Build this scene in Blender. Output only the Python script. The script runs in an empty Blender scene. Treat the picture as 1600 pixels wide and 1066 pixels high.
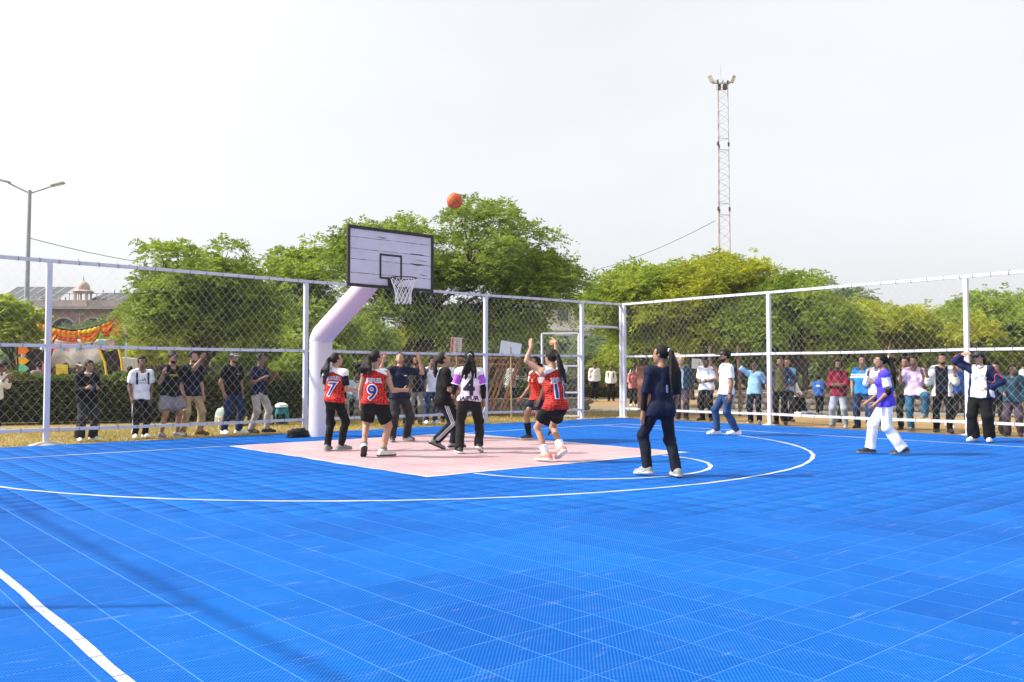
import bpy, bmesh, math, random
import numpy as np
from mathutils import Vector, Matrix
from mathutils.bvhtree import BVHTree

SC = bpy.context.scene
COL = SC.collection
R = math.radians
RNG = np.random.default_rng(7)
random.seed(7)

# ------------------------------------------------------------------ camera
CAM = np.array([-8.392, -14.202, 1.219])
YAW, PITCH = R(49.165), R(2.214)
FPX = 1343.87 / 1600.0            # focal length over picture width
cam_data = bpy.data.cameras.new('camera')
cam_data.sensor_width = 36.0
cam_data.lens = 36.0 * FPX
cam_data.clip_start = 0.1
cam_data.clip_end = 3000.0
cam = bpy.data.objects.new('camera', cam_data)
COL.objects.link(cam)
cam.location = CAM
_fw = Vector((math.cos(PITCH) * math.cos(YAW), math.cos(PITCH) * math.sin(YAW), math.sin(PITCH)))
cam.rotation_euler = _fw.to_track_quat('-Z', 'Y').to_euler()
SC.camera = cam

# ------------------------------------------------------------------ sky, sun, exposure
SUN_EL = R(41.0)
SUN_AZ = YAW + R(90.0) + R(3.0)   # sun stands to the left of the view
world = bpy.data.worlds.new('World')
SC.world = world
world.use_nodes = True
wn, wl = world.node_tree.nodes, world.node_tree.links
wn.clear()
sky = wn.new('ShaderNodeTexSky')
sky.sky_type = 'NISHITA'
sky.sun_disc = False
sky.sun_elevation = SUN_EL
sky.sun_rotation = math.pi / 2 - SUN_AZ
sky.air_density = 1.0
sky.dust_density = 6.0
sky.ozone_density = 1.0
hsv = wn.new('ShaderNodeHueSaturation')
hsv.inputs['Saturation'].default_value = 0.22
hsv.inputs['Value'].default_value = 1.0
# thin bright haze: an even pale veil added to the clear sky
veil = wn.new('ShaderNodeMix'); veil.data_type = 'RGBA'; veil.blend_type = 'MIX'
veil.inputs[0].default_value = 0.55
veil.inputs[7].default_value = (5.2, 5.3, 5.5, 1)
bgn = wn.new('ShaderNodeBackground')
bgn.inputs['Strength'].default_value = 0.12
won = wn.new('ShaderNodeOutputWorld')
wl.new(sky.outputs[0], hsv.inputs['Color'])
wl.new(hsv.outputs[0], veil.inputs[6])
wtc = wn.new('ShaderNodeTexCoord'); wnz = wn.new('ShaderNodeTexNoise'); wnz.inputs['Scale'].default_value = 2.2; wnz.inputs['Detail'].default_value = 5
wmp = wn.new('ShaderNodeMapping'); wmp.inputs['Scale'].default_value = (1, 1, 2.5)
wl.new(wtc.outputs['Generated'], wmp.inputs['Vector']); wl.new(wmp.outputs[0], wnz.inputs['Vector'])
wmr = wn.new('ShaderNodeMapRange'); wmr.inputs['From Min'].default_value = 0.3; wmr.inputs['From Max'].default_value = 0.7; wmr.inputs['To Min'].default_value = 0.95; wmr.inputs['To Max'].default_value = 1.04
wl.new(wnz.outputs['Fac'], wmr.inputs['Value'])
wmul = wn.new('ShaderNodeMix'); wmul.data_type = 'RGBA'; wmul.blend_type = 'MULTIPLY'; wmul.inputs[0].default_value = 1.0
wl.new(veil.outputs[2], wmul.inputs[6]); wl.new(wmr.outputs[0], wmul.inputs[7]); wl.new(wmul.outputs[2], bgn.inputs['Color'])
wl.new(bgn.outputs[0], won.inputs['Surface'])

sun_data = bpy.data.lights.new('sun', 'SUN')
sun_data.energy = 3.2
sun_data.angle = R(1.0)
sun_data.color = (1.0, 0.95, 0.87)
sun = bpy.data.objects.new('sun', sun_data)
COL.objects.link(sun)
_sd = Vector((math.cos(SUN_EL) * math.cos(SUN_AZ), math.cos(SUN_EL) * math.sin(SUN_AZ), math.sin(SUN_EL)))
sun.rotation_euler = _sd.to_track_quat('Z', 'Y').to_euler()
sun.location = (-20, 20, 30)

SC.view_settings.view_transform = 'Standard'
SC.view_settings.look = 'None'
SC.view_settings.gamma = 1.0
SC.view_settings.exposure = 0.95
SC.view_settings.use_curve_mapping = False
SC.cycles.max_bounces = 6
SC.cycles.transparent_max_bounces = 8

# ------------------------------------------------------------------ helpers
def tag(o, label=None, cat=None, group=None, kind=None):
    if label: o['label'] = label
    if cat: o['category'] = cat
    if group: o['group'] = group
    if kind: o['kind'] = kind
    return o

def empty(name, loc=(0, 0, 0), rz=0.0):
    o = bpy.data.objects.new(name, None)
    COL.objects.link(o)
    o.location = loc
    o.rotation_euler = (0, 0, rz)
    return o

def mesh_from(name, V, F, smooth=False):
    me = bpy.data.meshes.new(name)
    me.from_pydata([tuple(v) for v in V], [], [tuple(int(i) for i in f) for f in F])
    if smooth:
        me.polygons.foreach_set('use_smooth', np.ones(len(me.polygons), bool))
    me.update()
    return me

def mesh_np(name, V, Q, smooth=False, mids=None):
    """fast mesh from numpy verts and an (n,k) face array"""
    V = np.ascontiguousarray(V, np.float32); Q = np.ascontiguousarray(Q, np.int32)
    me = bpy.data.meshes.new(name)
    n, k = Q.shape
    me.vertices.add(len(V)); me.vertices.foreach_set('co', V.ravel())
    me.loops.add(n * k); me.loops.foreach_set('vertex_index', Q.ravel())
    me.polygons.add(n)
    me.polygons.foreach_set('loop_start', np.arange(0, n * k, k, dtype=np.int32))
    if smooth: me.polygons.foreach_set('use_smooth', np.ones(n, bool))
    if mids is not None: me.polygons.foreach_set('material_index', np.ascontiguousarray(mids, np.int32))
    me.update(calc_edges=True)
    return me

def obj(name, me, mats, parent=None, loc=None, rot=None):
    o = bpy.data.objects.new(name, me)
    COL.objects.link(o)
    if not isinstance(mats, (list, tuple)): mats = [mats]
    if len(me.materials) == 0:
        for m in mats: me.materials.append(m)
    if parent: o.parent = parent
    if loc is not None: o.location = loc
    if rot is not None: o.rotation_euler = rot
    return o

class MB:
    """collects boxes, tubes, discs into one mesh"""
    def __init__(s): s.V = []; s.F = []
    def add(s, V, F):
        b = len(s.V); s.V.extend([tuple(map(float, v)) for v in V]); s.F.extend([tuple(i + b for i in f) for f in F]); return s
    def box(s, c, d, M=None, bev=0.0):
        hx, hy, hz = d[0] / 2, d[1] / 2, d[2] / 2
        if bev <= 0:
            V = [(x, y, z) for x in (-hx, hx) for y in (-hy, hy) for z in (-hz, hz)]
            F = [(0, 1, 3, 2), (4, 6, 7, 5), (0, 4, 5, 1), (2, 3, 7, 6), (0, 2, 6, 4), (1, 5, 7, 3)]
        else:
            bm = bmesh.new()
            bmesh.ops.create_cube(bm, size=1.0)
            for v in bm.verts: v.co = Vector((v.co.x * d[0], v.co.y * d[1], v.co.z * d[2]))
            bmesh.ops.bevel(bm, geom=bm.edges[:], offset=bev, segments=2, affect='EDGES', profile=0.6)
            bm.verts.index_update()
            V = [tuple(v.co) for v in bm.verts]; F = [tuple(v.index for v in f.verts) for f in bm.faces]
            bm.free()
        V = np.array(V)
        if M is not None: V = V @ np.array(M).T
        return s.add(V + np.array(c), F)
    def tube(s, pts, rad, n=8, caps=True):
        pts = np.array(pts, float); m = len(pts)
        rad = np.broadcast_to(np.asarray(rad, float), (m,))
        T = np.gradient(pts, axis=0); T /= np.linalg.norm(T, axis=1)[:, None] + 1e-12
        ref = np.array([0, 0, 1.0]) if abs(T[0][2]) < 0.9 else np.array([1.0, 0, 0])
        V = []; F = []
        a = np.cross(T[0], ref); a /= np.linalg.norm(a)
        for i in range(m):
            a = a - T[i] * (a @ T[i]); a /= np.linalg.norm(a); b = np.cross(T[i], a)
            for k in range(n):
                t = 2 * math.pi * k / n
                V.append(pts[i] + rad[i] * (a * math.cos(t) + b * math.sin(t)))
        for i in range(m - 1):
            for k in range(n):
                F.append((i * n + k, i * n + (k + 1) % n, (i + 1) * n + (k + 1) % n, (i + 1) * n + k))
        if caps:
            F.append(tuple(range(n - 1, -1, -1))); F.append(tuple((m - 1) * n + k for k in range(n)))
        return s.add(V, F)
    def bar(s, a, b, w, t, up=(0, 0, 1)):
        """rectangular bar from a to b, w across, t along 'up'"""
        a = np.array(a, float); b = np.array(b, float); d = b - a; L = np.linalg.norm(d); d /= L
        u = np.array(up, float); x = np.cross(u, d)
        if np.linalg.norm(x) < 1e-6: x = np.cross(np.array([1.0, 0, 0]), d)
        x /= np.linalg.norm(x); u = np.cross(d, x)
        return s.box((a + b) / 2, (w, L, t), np.array([x, d, u]).T)
    def lathe(s, prof, c=(0, 0, 0), n=24):
        V = []; F = []
        for r, z in prof:
            for k in range(n):
                t = 2 * math.pi * k / n; V.append((c[0] + r * math.cos(t), c[1] + r * math.sin(t), c[2] + z))
        for i in range(len(prof) - 1):
            for k in range(n): F.append((i * n + k, i * n + (k + 1) % n, (i + 1) * n + (k + 1) % n, (i + 1) * n + k))
        F.append(tuple(range(n - 1, -1, -1))); F.append(tuple((len(prof) - 1) * n + k for k in range(n)))
        return s.add(V, F)
    def poly(s, outline, t):
        """extrude a list of 3D points by vector t"""
        o = np.array(outline, float); n = len(o); t = np.array(t, float)
        V = list(o) + list(o + t)
        F = [tuple(range(n - 1, -1, -1)), tuple(n + k for k in range(n))] + [(k, (k + 1) % n, n + (k + 1) % n, n + k) for k in range(n)]
        return s.add(V, F)
    def build(s, name, mat, parent=None, smooth=False, loc=None, rot=None):
        me = mesh_from(name, s.V, s.F, smooth)
        if smooth:
            try: me.set_sharp_from_angle(angle=R(40))
            except Exception: pass
        return obj(name, me, mat, parent, loc, rot)

# ------------------------------------------------------------------ materials
_M = {}
def mat(name, col, rough=0.6, var=0.12, scale=6.0, bump=0.0, bscale=60.0, metal=0.0, spec=0.4, col2=None, detail=3.0, sss=0.0, coord='Object'):
    """base colour varied by noise between col and col2, with optional bump"""
    if name in _M: return _M[name]
    m = bpy.data.materials.new(name); m.use_nodes = True
    N, L = m.node_tree.nodes, m.node_tree.links
    b = N['Principled BSDF']
    b.inputs['Roughness'].default_value = rough
    b.inputs['Metallic'].default_value = metal
    b.inputs['Specular IOR Level'].default_value = spec
    tc = N.new('ShaderNodeTexCoord')
    nz = N.new('ShaderNodeTexNoise'); nz.inputs['Scale'].default_value = scale; nz.inputs['Detail'].default_value = detail
    L.new(tc.outputs[coord], nz.inputs['Vector'])
    rp = N.new('ShaderNodeValToRGB')
    rp.color_ramp.elements[0].position = 0.3; rp.color_ramp.elements[1].position = 0.7
    c1 = [max(0, c * (1 - var)) for c in col]; c2 = [min(1, c * (1 + var)) for c in col] if col2 is None else col2
    rp.color_ramp.elements[0].color = (*c1, 1); rp.color_ramp.elements[1].color = (*c2, 1)
    L.new(nz.outputs['Fac'], rp.inputs['Fac']); L.new(rp.outputs['Color'], b.inputs['Base Color'])
    if bump > 0:
        n2 = N.new('ShaderNodeTexNoise'); n2.inputs['Scale'].default_value = bscale; n2.inputs['Detail'].default_value = 4
        L.new(tc.outputs[coord], n2.inputs['Vector'])
        bp = N.new('ShaderNodeBump'); bp.inputs['Strength'].default_value = bump; bp.inputs['Distance'].default_value = 0.02
        L.new(n2.outputs['Fac'], bp.inputs['Height']); L.new(bp.outputs['Normal'], b.inputs['Normal'])
    if sss > 0:
        b.inputs['Subsurface Weight'].default_value = sss
        b.inputs['Subsurface Radius'].default_value = (0.012, 0.005, 0.003)
    _M[name] = m
    return m

def cloth(name, col, var=0.1, rough=0.85):
    return mat(name, col, rough=rough, var=var * 1.6, scale=9, bump=0.6, bscale=16, spec=0.2)

def skin(name, col):
    return mat(name, col, rough=0.5, var=0.08, scale=18, bump=0.05, bscale=200, spec=0.4)

def node(m, t): return m.node_tree.nodes.new(t)

def math_n(m, op, a, b=None, c=None):
    n = node(m, 'ShaderNodeMath'); n.operation = op
    for i, v in enumerate((a, b, c)):
        if v is None: continue
        if isinstance(v, (int, float)): n.inputs[i].default_value = v
        else: m.node_tree.links.new(v, n.inputs[i])
    return n.outputs[0]

def mix_n(m, fac, a, b, blend='MIX'):
    n = node(m, 'ShaderNodeMix'); n.data_type = 'RGBA'; n.blend_type = blend
    for i, v in ((0, fac), (6, a), (7, b)):
        if isinstance(v, (int, float)): n.inputs[i].default_value = v
        elif isinstance(v, (tuple, list)): n.inputs[i].default_value = (*v[:3], 1)
        else: m.node_tree.links.new(v, n.inputs[i])
    return n.outputs[2]

def leaf_mat(name, c1, c2, trans=0.35):
    if name in _M: return _M[name]
    m = bpy.data.materials.new(name); m.use_nodes = True
    N, L = m.node_tree.nodes, m.node_tree.links
    N.clear()
    out = N.new('ShaderNodeOutputMaterial')
    geo = N.new('ShaderNodeNewGeometry')
    tc = N.new('ShaderNodeTexCoord')
    nz = N.new('ShaderNodeTexNoise'); nz.inputs['Scale'].default_value = 0.9; nz.inputs['Detail'].default_value = 2
    L.new(tc.outputs['Object'], nz.inputs['Vector'])
    f = math_n(m, 'ADD', math_n(m, 'MULTIPLY', geo.outputs['Random Per Island'], 0.55), math_n(m, 'MULTIPLY', math_n(m, 'SUBTRACT', nz.outputs['Fac'], 0.5), 1.9))
    f = math_n(m, 'ADD', f, 0.22)
    cl = N.new('ShaderNodeClamp'); L.new(f, cl.inputs[0])
    colr = mix_n(m, cl.outputs[0], c1, c2)
    d = N.new('ShaderNodeBsdfPrincipled'); d.inputs['Roughness'].default_value = 0.55; d.inputs['Specular IOR Level'].default_value = 0.25
    L.new(colr, d.inputs['Base Color'])
    t = N.new('ShaderNodeBsdfTranslucent')
    tcol = mix_n(m, 0.5, colr, tuple(min(1, x * 1.7) for x in c2))
    L.new(tcol, t.inputs['Color'])
    mx = N.new('ShaderNodeMixShader'); mx.inputs[0].default_value = trans
    L.new(d.outputs[0], mx.inputs[1]); L.new(t.outputs[0], mx.inputs[2]); L.new(mx.outputs[0], out.inputs['Surface'])
    _M[name] = m
    return m
# ------------------------------------------------------------------ ground
def m_ground():
    m = bpy.data.materials.new('dry_ground'); m.use_nodes = True
    N, L = m.node_tree.nodes, m.node_tree.links; b = N['Principled BSDF']
    b.inputs['Roughness'].default_value = 0.95; b.inputs['Specular IOR Level'].default_value = 0.1
    geo = N.new('ShaderNodeNewGeometry')
    n1 = N.new('ShaderNodeTexNoise'); n1.inputs['Scale'].default_value = 0.35; n1.inputs['Detail'].default_value = 5
    n2 = N.new('ShaderNodeTexNoise'); n2.inputs['Scale'].default_value = 9; n2.inputs['Detail'].default_value = 6
    L.new(geo.outputs['Position'], n1.inputs['Vector']); L.new(geo.outputs['Position'], n2.inputs['Vector'])
    r1 = N.new('ShaderNodeValToRGB'); e = r1.color_ramp.elements
    e[0].position = 0.35; e[0].color = (0.19, 0.165, 0.055, 1); e[1].position = 0.62; e[1].color = (0.40, 0.29, 0.125, 1)
    L.new(n1.outputs['Fac'], r1.inputs['Fac'])
    r2 = N.new('ShaderNodeValToRGB'); e = r2.color_ramp.elements
    e[0].position = 0.3; e[0].color = (0.6, 0.6, 0.55, 1); e[1].position = 0.7; e[1].color = (1.15, 1.1, 1.0, 1)
    L.new(n2.outputs['Fac'], r2.inputs['Fac'])
    c = mix_n(m, 1.0, r1.outputs['Color'], r2.outputs['Color'], 'MULTIPLY')
    # sandy soil beyond the right hand fence
    sx = N.new('ShaderNodeSeparateXYZ'); L.new(geo.outputs['Position'], sx.inputs[0])
    wob = math_n(m, 'MULTIPLY', math_n(m, 'SUBTRACT', n1.outputs['Fac'], 0.5), 5.0)
    f = N.new('ShaderNodeMapRange'); f.inputs['From Min'].default_value = 8.0; f.inputs['From Max'].default_value = 10.5
    L.new(math_n(m, 'ADD', sx.outputs['X'], wob), f.inputs['Value'])
    sand = mix_n(m, 1.0, (0.36, 0.25, 0.135), r2.outputs['Color'], 'MULTIPLY')
    c = mix_n(m, f.outputs[0], c, sand)
    L.new(c, b.inputs['Base Color'])
    bp = N.new('ShaderNodeBump'); bp.inputs['Strength'].default_value = 0.6; bp.inputs['Distance'].default_value = 0.05
    L.new(n2.outputs['Fac'], bp.inputs['Height']); L.new(bp.outputs['Normal'], b.inputs['Normal'])
    return m

# the ground: one sheet to the horizon, left out under the court
gx = np.concatenate([[-900, -300, -120], np.linspace(-60, 80, 57), [120, 300, 900]])
gy = np.concatenate([[-900, -300, -120], np.linspace(-60, 100, 65), [140, 300, 1200]])
GX, GY = np.meshgrid(gx, gy, indexing='ij')
dcourt = np.maximum(np.maximum(np.abs(GX) - 12, GY - 5), 0)
GZ = -0.02 + 0.05 * np.sin(GX * .31 + 1) * np.sin(GY * .27) * np.clip(dcourt / 8, 0, 1)
V = np.stack([GX, GY, GZ], -1).reshape(-1, 3)
ni, nj = len(gx), len(gy)
I, Jj = np.meshgrid(np.arange(ni - 1), np.arange(nj - 1), indexing='ij')
Q = np.stack([I * nj + Jj, (I + 1) * nj + Jj, (I + 1) * nj + Jj + 1, I * nj + Jj + 1], -1).reshape(-1, 4)
ground = obj('ground', mesh_np('ground', V, Q, True), m_ground())
tag(ground, kind='structure')
GROUND_BVH = BVHTree.FromObject(ground, bpy.context.evaluated_depsgraph_get())
def gz(x, y):
    h = GROUND_BVH.ray_cast(Vector((x, y, 50)), Vector((0, 0, -1)))
    return h[0].z if h[0] is not None else -0.02

# grey gravel road that passes the gate
road_m = mat('grey_gravel', (0.24, 0.22, 0.20), rough=0.95, var=0.25, scale=3, bump=0.6, bscale=25, spec=0.1, coord='Object', detail=8)
def strip(name, line, width, z, m):
    line = np.array(line, float); T = np.gradient(line, axis=0); T /= np.linalg.norm(T, axis=1)[:, None]
    Nn = np.stack([-T[:, 1], T[:, 0]], 1)
    V = []; F = []
    K = 6
    for i in range(len(line)):
        for k in range(K + 1):
            q = line[i] + Nn[i] * width * (k / K - .5) * (1 + .06 * math.sin(i * 2.1 + k))
            V.append((q[0], q[1], max(gz(q[0], q[1]), -0.02) + z))
    for i in range(len(line) - 1):
        for k in range(K):
            a = i * (K + 1) + k; F.append((a, a + K + 1, a + K + 2, a + 1))
    o = obj(name, mesh_from(name, V, F, True), m); tag(o, kind='structure'); return o
def spl(a, b, n=24): return [(a[0] + (b[0] - a[0]) * t, a[1] + (b[1] - a[1]) * t) for t in np.linspace(0, 1, n)]
strip('gravel_path', spl((7.6, 12.4), (22.0, -3.2), 40), 5.6, 0.006, road_m)
pale_m = mat('pale_concrete', (0.38, 0.38, 0.38), rough=0.9, var=0.12, scale=2, bump=0.3, bscale=20, spec=0.1, detail=6)
strip('concrete_road', spl((-30, 24.0), (60, 14.5), 60), 4.0, 0.012, pale_m)

# ------------------------------------------------------------------ court
TILE = 0.31
CX0, CX1, CY0, CY1 = -9.23, 9.68, -16.09, 2.20
def lattice(m, geo):
    """mask of the open slots in the tile lattice (1 = slot)"""
    N, L = m.node_tree.nodes, m.node_tree.links
    sx = N.new('ShaderNodeSeparateXYZ'); L.new(geo.outputs['Position'], sx.inputs[0])
    P = 0.0155
    u = math_n(m, 'ADD', sx.outputs['X'], sx.outputs['Y']); v = math_n(m, 'SUBTRACT', sx.outputs['X'], sx.outputs['Y'])
    su = math_n(m, 'ABSOLUTE', math_n(m, 'SINE', math_n(m, 'MULTIPLY', u, math.pi / (P * 1.414))))
    sv = math_n(m, 'ABSOLUTE', math_n(m, 'SINE', math_n(m, 'MULTIPLY', v, math.pi / (P * 1.414))))
    mr = N.new('ShaderNodeMapRange'); mr.inputs['From Min'].default_value = 0.34; mr.inputs['From Max'].default_value = 0.62
    L.new(math_n(m, 'MULTIPLY', su, sv), mr.inputs['Value'])
    return mr, sx
def m_tile():
    m = bpy.data.materials.new('blue_court_tile'); m.use_nodes = True
    N, L = m.node_tree.nodes, m.node_tree.links; b = N['Principled BSDF']
    b.inputs['Roughness'].default_value = 0.7; b.inputs['Specular IOR Level'].default_value = 0.06
    geo = N.new('ShaderNodeNewGeometry')
    mr, sx = lattice(m, geo)
    # each tile its own shade
    fx = math_n(m, 'FLOOR', math_n(m, 'DIVIDE', math_n(m, 'SUBTRACT', sx.outputs['X'], CX0), TILE))
    fy = math_n(m, 'FLOOR', math_n(m, 'DIVIDE', math_n(m, 'SUBTRACT', sx.outputs['Y'], CY0), TILE))
    cb = N.new('ShaderNodeCombineXYZ'); L.new(fx, cb.inputs[0]); L.new(fy, cb.inputs[1])
    wn_ = N.new('ShaderNodeTexWhiteNoise'); wn_.noise_dimensions = '2D'; L.new(cb.outputs[0], wn_.inputs['Vector'])
    # larger lots of tiles
    nz = N.new('ShaderNodeTexNoise'); nz.inputs['Scale'].default_value = 0.22; nz.inputs['Detail'].default_value = 1; L.new(cb.outputs[0], nz.inputs['Vector'])
    shade = math_n(m, 'ADD', math_n(m, 'MULTIPLY', wn_.outputs['Value'], 0.14), math_n(m, 'MULTIPLY', nz.outputs['Fac'], 0.9))
    mr2 = N.new('ShaderNodeMapRange'); mr2.inputs['From Min'].default_value = 0.30; mr2.inputs['From Max'].default_value = 0.74
    L.new(shade, mr2.inputs['Value'])
    blue = mix_n(m, mr2.outputs[0], (0.001, 0.053, 0.30), (0.004, 0.108, 0.45))
    # dust lying on the ribs, in patches and scuffs
    nd = N.new('ShaderNodeTexNoise'); nd.inputs['Scale'].default_value = 3.1; nd.inputs['Detail'].default_value = 6; nd.inputs['Roughness'].default_value = 0.62
    mp = N.new('ShaderNodeMapping'); mp.inputs['Scale'].default_value = (1.6, 1.0, 1.0); mp.inputs['Rotation'].default_value = (0, 0, 0.5)
    L.new(geo.outputs['Position'], mp.inputs['Vector']); L.new(mp.outputs[0], nd.inputs['Vector'])
    dr = N.new('ShaderNodeMapRange'); dr.inputs['From Min'].default_value = 0.47; dr.inputs['From Max'].default_value = 0.78
    dr.inputs['To Max'].default_value = 0.20
    L.new(nd.outputs['Fac'], dr.inputs['Value'])
    n3 = N.new('ShaderNodeTexNoise'); n3.inputs['Scale'].default_value = 14; n3.inputs['Detail'].default_value = 4
    L.new(geo.outputs['Position'], n3.inputs['Vector'])
    n3r = N.new('ShaderNodeMapRange'); n3r.inputs['From Min'].default_value = 0.35; n3r.inputs['From Max'].default_value = 0.7; L.new(n3.outputs['Fac'], n3r.inputs['Value'])
    dust = math_n(m, 'MULTIPLY', dr.outputs[0], n3r.outputs[0])
    rib = mix_n(m, dust, blue, (0.22, 0.38, 0.66))
    # pale shoe scuffs lying in all directions
    for ang, sc_ in ((.4, 2.3), (-.7, 2.9)):
        mq = N.new('ShaderNodeMapping'); mq.inputs['Rotation'].default_value = (0, 0, ang); mq.inputs['Scale'].default_value = (sc_, sc_ * 6, 1); L.new(geo.outputs['Position'], mq.inputs['Vector'])
        ns = N.new('ShaderNodeTexNoise'); ns.inputs['Scale'].default_value = 1.0; ns.inputs['Detail'].default_value = 5; ns.inputs['Roughness'].default_value = .6; L.new(mq.outputs[0], ns.inputs['Vector'])
        rs_ = N.new('ShaderNodeMapRange'); rs_.inputs['From Min'].default_value = .63; rs_.inputs['From Max'].default_value = .75; rs_.inputs['To Max'].default_value = .45; L.new(ns.outputs['Fac'], rs_.inputs['Value'])
        rib = mix_n(m, rs_.outputs[0], rib, (0.36, 0.46, 0.66))
    hole = mix_n(m, 1.0, blue, (0.5, 0.55, 0.72), 'MULTIPLY')
    ribl = mix_n(m, 0.22, rib, (0.03, 0.33, 0.86))
    c = mix_n(m, mr.outputs[0], ribl, hole)
    L.new(c, b.inputs['Base Color'])
    bp = N.new('ShaderNodeBump'); bp.inputs['Strength'].default_value = 0.18; bp.inputs['Distance'].default_value = 0.004; bp.invert = True
    L.new(mr.outputs[0], bp.inputs['Height']); L.new(bp.outputs['Normal'], b.inputs['Normal'])
    return m
tile_m = m_tile()
slab_m = mat('tile_loops', (0.03, 0.17, 0.54), rough=0.6, var=0.15, scale=9)  # paler blue painted in for joint loops catching the light
court = MB().box(((CX0 + CX1) / 2, (CY0 + CY1) / 2, -0.0095), (CX1 - CX0, CY1 - CY0, 0.024)).build('court', slab_m)
tag(court, kind='structure')
GAP = 0.0058
def tile_geo():
    h = TILE / 2 - GAP / 2; b = 0.0015; t = 0.010
    V = [(-h, -h, 0), (h, -h, 0), (h, h, 0), (-h, h, 0), (-h, -h, t - b), (h, -h, t - b), (h, h, t - b), (-h, h, t - b),
         (-h + b, -h + b, t), (h - b, -h + b, t), (h - b, h - b, t), (-h + b, h - b, t)]
    F = [(8, 9, 10, 11)] + [(i, (i + 1) % 4, 4 + (i + 1) % 4, 4 + i) for i in range(4)] + [(4 + i, 4 + (i + 1) % 4, 8 + (i + 1) % 4, 8 + i) for i in range(4)]
    return np.array(V), F
TV, TF = tile_geo()
tile_me = mesh_from('tile', TV, TF); tile_me.materials.append(tile_m)
nx = int(round((CX1 - CX0) / TILE)); ny = int(round((CY1 - CY0) / TILE))
cells = []
for i in range(nx):
    for j in range(ny):
        x = CX0 + (i + .5) * TILE; y = CY0 + (j + .5) * TILE
        d = np.array([x, y, 0]) - CAM
        z = d[0] * math.cos(YAW) + d[1] * math.sin(YAW); l = d[0] * math.sin(YAW) - d[1] * math.cos(YAW)
        inview = z > 3.4 and abs(l) < z * 0.62
        cells.append((z if inview else 1e3 + i, x, y))
cells.sort()
ZT = -0.0065
for z, x, y in cells[:300]:
    o = obj('tile', tile_me, tile_m, court)
    o.location = (x, y, ZT + float(RNG.uniform(-.0002, .0002)))
    o.rotation_euler = (float(RNG.uniform(-.0014, .0014)), float(RNG.uniform(-.0014, .0014)), 0)
rest = np.array([(x, y) for z, x, y in cells[300:]])
VV = np.concatenate([TV[None] + np.concatenate([rest, np.full((len(rest), 1), ZT)], 1)[:, None, :]]).reshape(-1, 3)
FF = (np.array(TF)[None] + (np.arange(len(rest)) * len(TV))[:, None, None]).reshape(-1, 4)
tf = obj('tile_field', mesh_np('tile_field', VV, FF), tile_m, court); tf['kind'] = 'stuff'

# painted markings
paint_m = mat('white_court_paint', (0.58, 0.59, 0.64), rough=0.6, var=0.12, scale=40, detail=6)
def slots(m, fac, dark):
    N, L = m.node_tree.nodes, m.node_tree.links; b = N['Principled BSDF']; src = b.inputs['Base Color'].links[0].from_socket
    geo = N.new('ShaderNodeNewGeometry'); mr, sx = lattice(m, geo)
    L.new(mix_n(m, math_n(m, 'MULTIPLY', mr.outputs[0], fac), src, dark), b.inputs['Base Color'])
slots(paint_m, .55, (.12, .20, .42))
def m_pink():
    m = mat('pink_key_paint', (0.66, 0.33, 0.36), rough=0.62, var=0.0, scale=3)
    N, L = m.node_tree.nodes, m.node_tree.links; b = N['Principled BSDF']
    geo = N.new('ShaderNodeNewGeometry')
    mp = N.new('ShaderNodeMapping'); mp.inputs['Rotation'].default_value = (0, 0, -R(41)); mp.inputs['Scale'].default_value = (1, 1, 1)
    L.new(geo.outputs['Position'], mp.inputs['Vector'])
    n1 = N.new('ShaderNodeTexNoise'); n1.inputs['Scale'].default_value = 1.1; n1.inputs['Detail'].default_value = 6; L.new(mp.outputs[0], n1.inputs['Vector'])
    n2 = N.new('ShaderNodeTexNoise'); n2.inputs['Scale'].default_value = 16; n2.inputs['Detail'].default_value = 5; L.new(mp.outputs[0], n2.inputs['Vector'])
    f = math_n(m, 'ADD', math_n(m, 'MULTIPLY', n1.outputs['Fac'], 1.1), math_n(m, 'MULTIPLY', n2.outputs['Fac'], 0.5))
    mr = N.new('ShaderNodeMapRange'); mr.inputs['From Min'].default_value = 0.55; mr.inputs['From Max'].default_value = 1.05; L.new(f, mr.inputs['Value'])
    c = mix_n(m, mr.outputs[0], (0.47, 0.27, 0.30), (0.50, 0.40, 0.41))
    L.new(c, b.inputs['Base Color'])
    slots(m, .22, (.34, .17, .21))
    return m
ZP = 0.0045
def sheet(name, V, F, m):
    o = obj(name, mesh_from(name, V, F), m); tag(o, kind='structure'); return o
def wavy_line(name, pts, w, m=paint_m, amp=0.006, z=ZP + .0015, brk=0):
    pts = np.array(pts, float); T = np.gradient(pts, axis=0); T /= np.linalg.norm(T, axis=1)[:, None]
    Nn = np.stack([-T[:, 1], T[:, 0]], 1); V = []; F = []
    ph = random.random() * 9
    for i, (p, n) in enumerate(zip(pts, Nn)):
        o1 = amp * (math.sin(i * 1.3 + ph) + math.sin(i * .37 + ph)); o2 = amp * (math.sin(i * 1.1 + ph * 2) + math.sin(i * .31 + 2))
        V.append((*(p + n * (w / 2 + o1)), z)); V.append((*(p - n * (w / 2 + o2)), z))
    for i in range(len(pts) - 1):
        if brk and i % brk == 0: continue
        F.append((2 * i, 2 * i + 1, 2 * i + 3, 2 * i + 2))
    return sheet(name, V, F, m)
def seg(a, b, n=None):
    a = np.array(a, float); b = np.array(b, float); n = n or max(3, int(np.linalg.norm(b - a) / .15))
    return [a + (b - a) * t for t in np.linspace(0, 1, n)]
KX, KY = 2.45, -5.8
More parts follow.
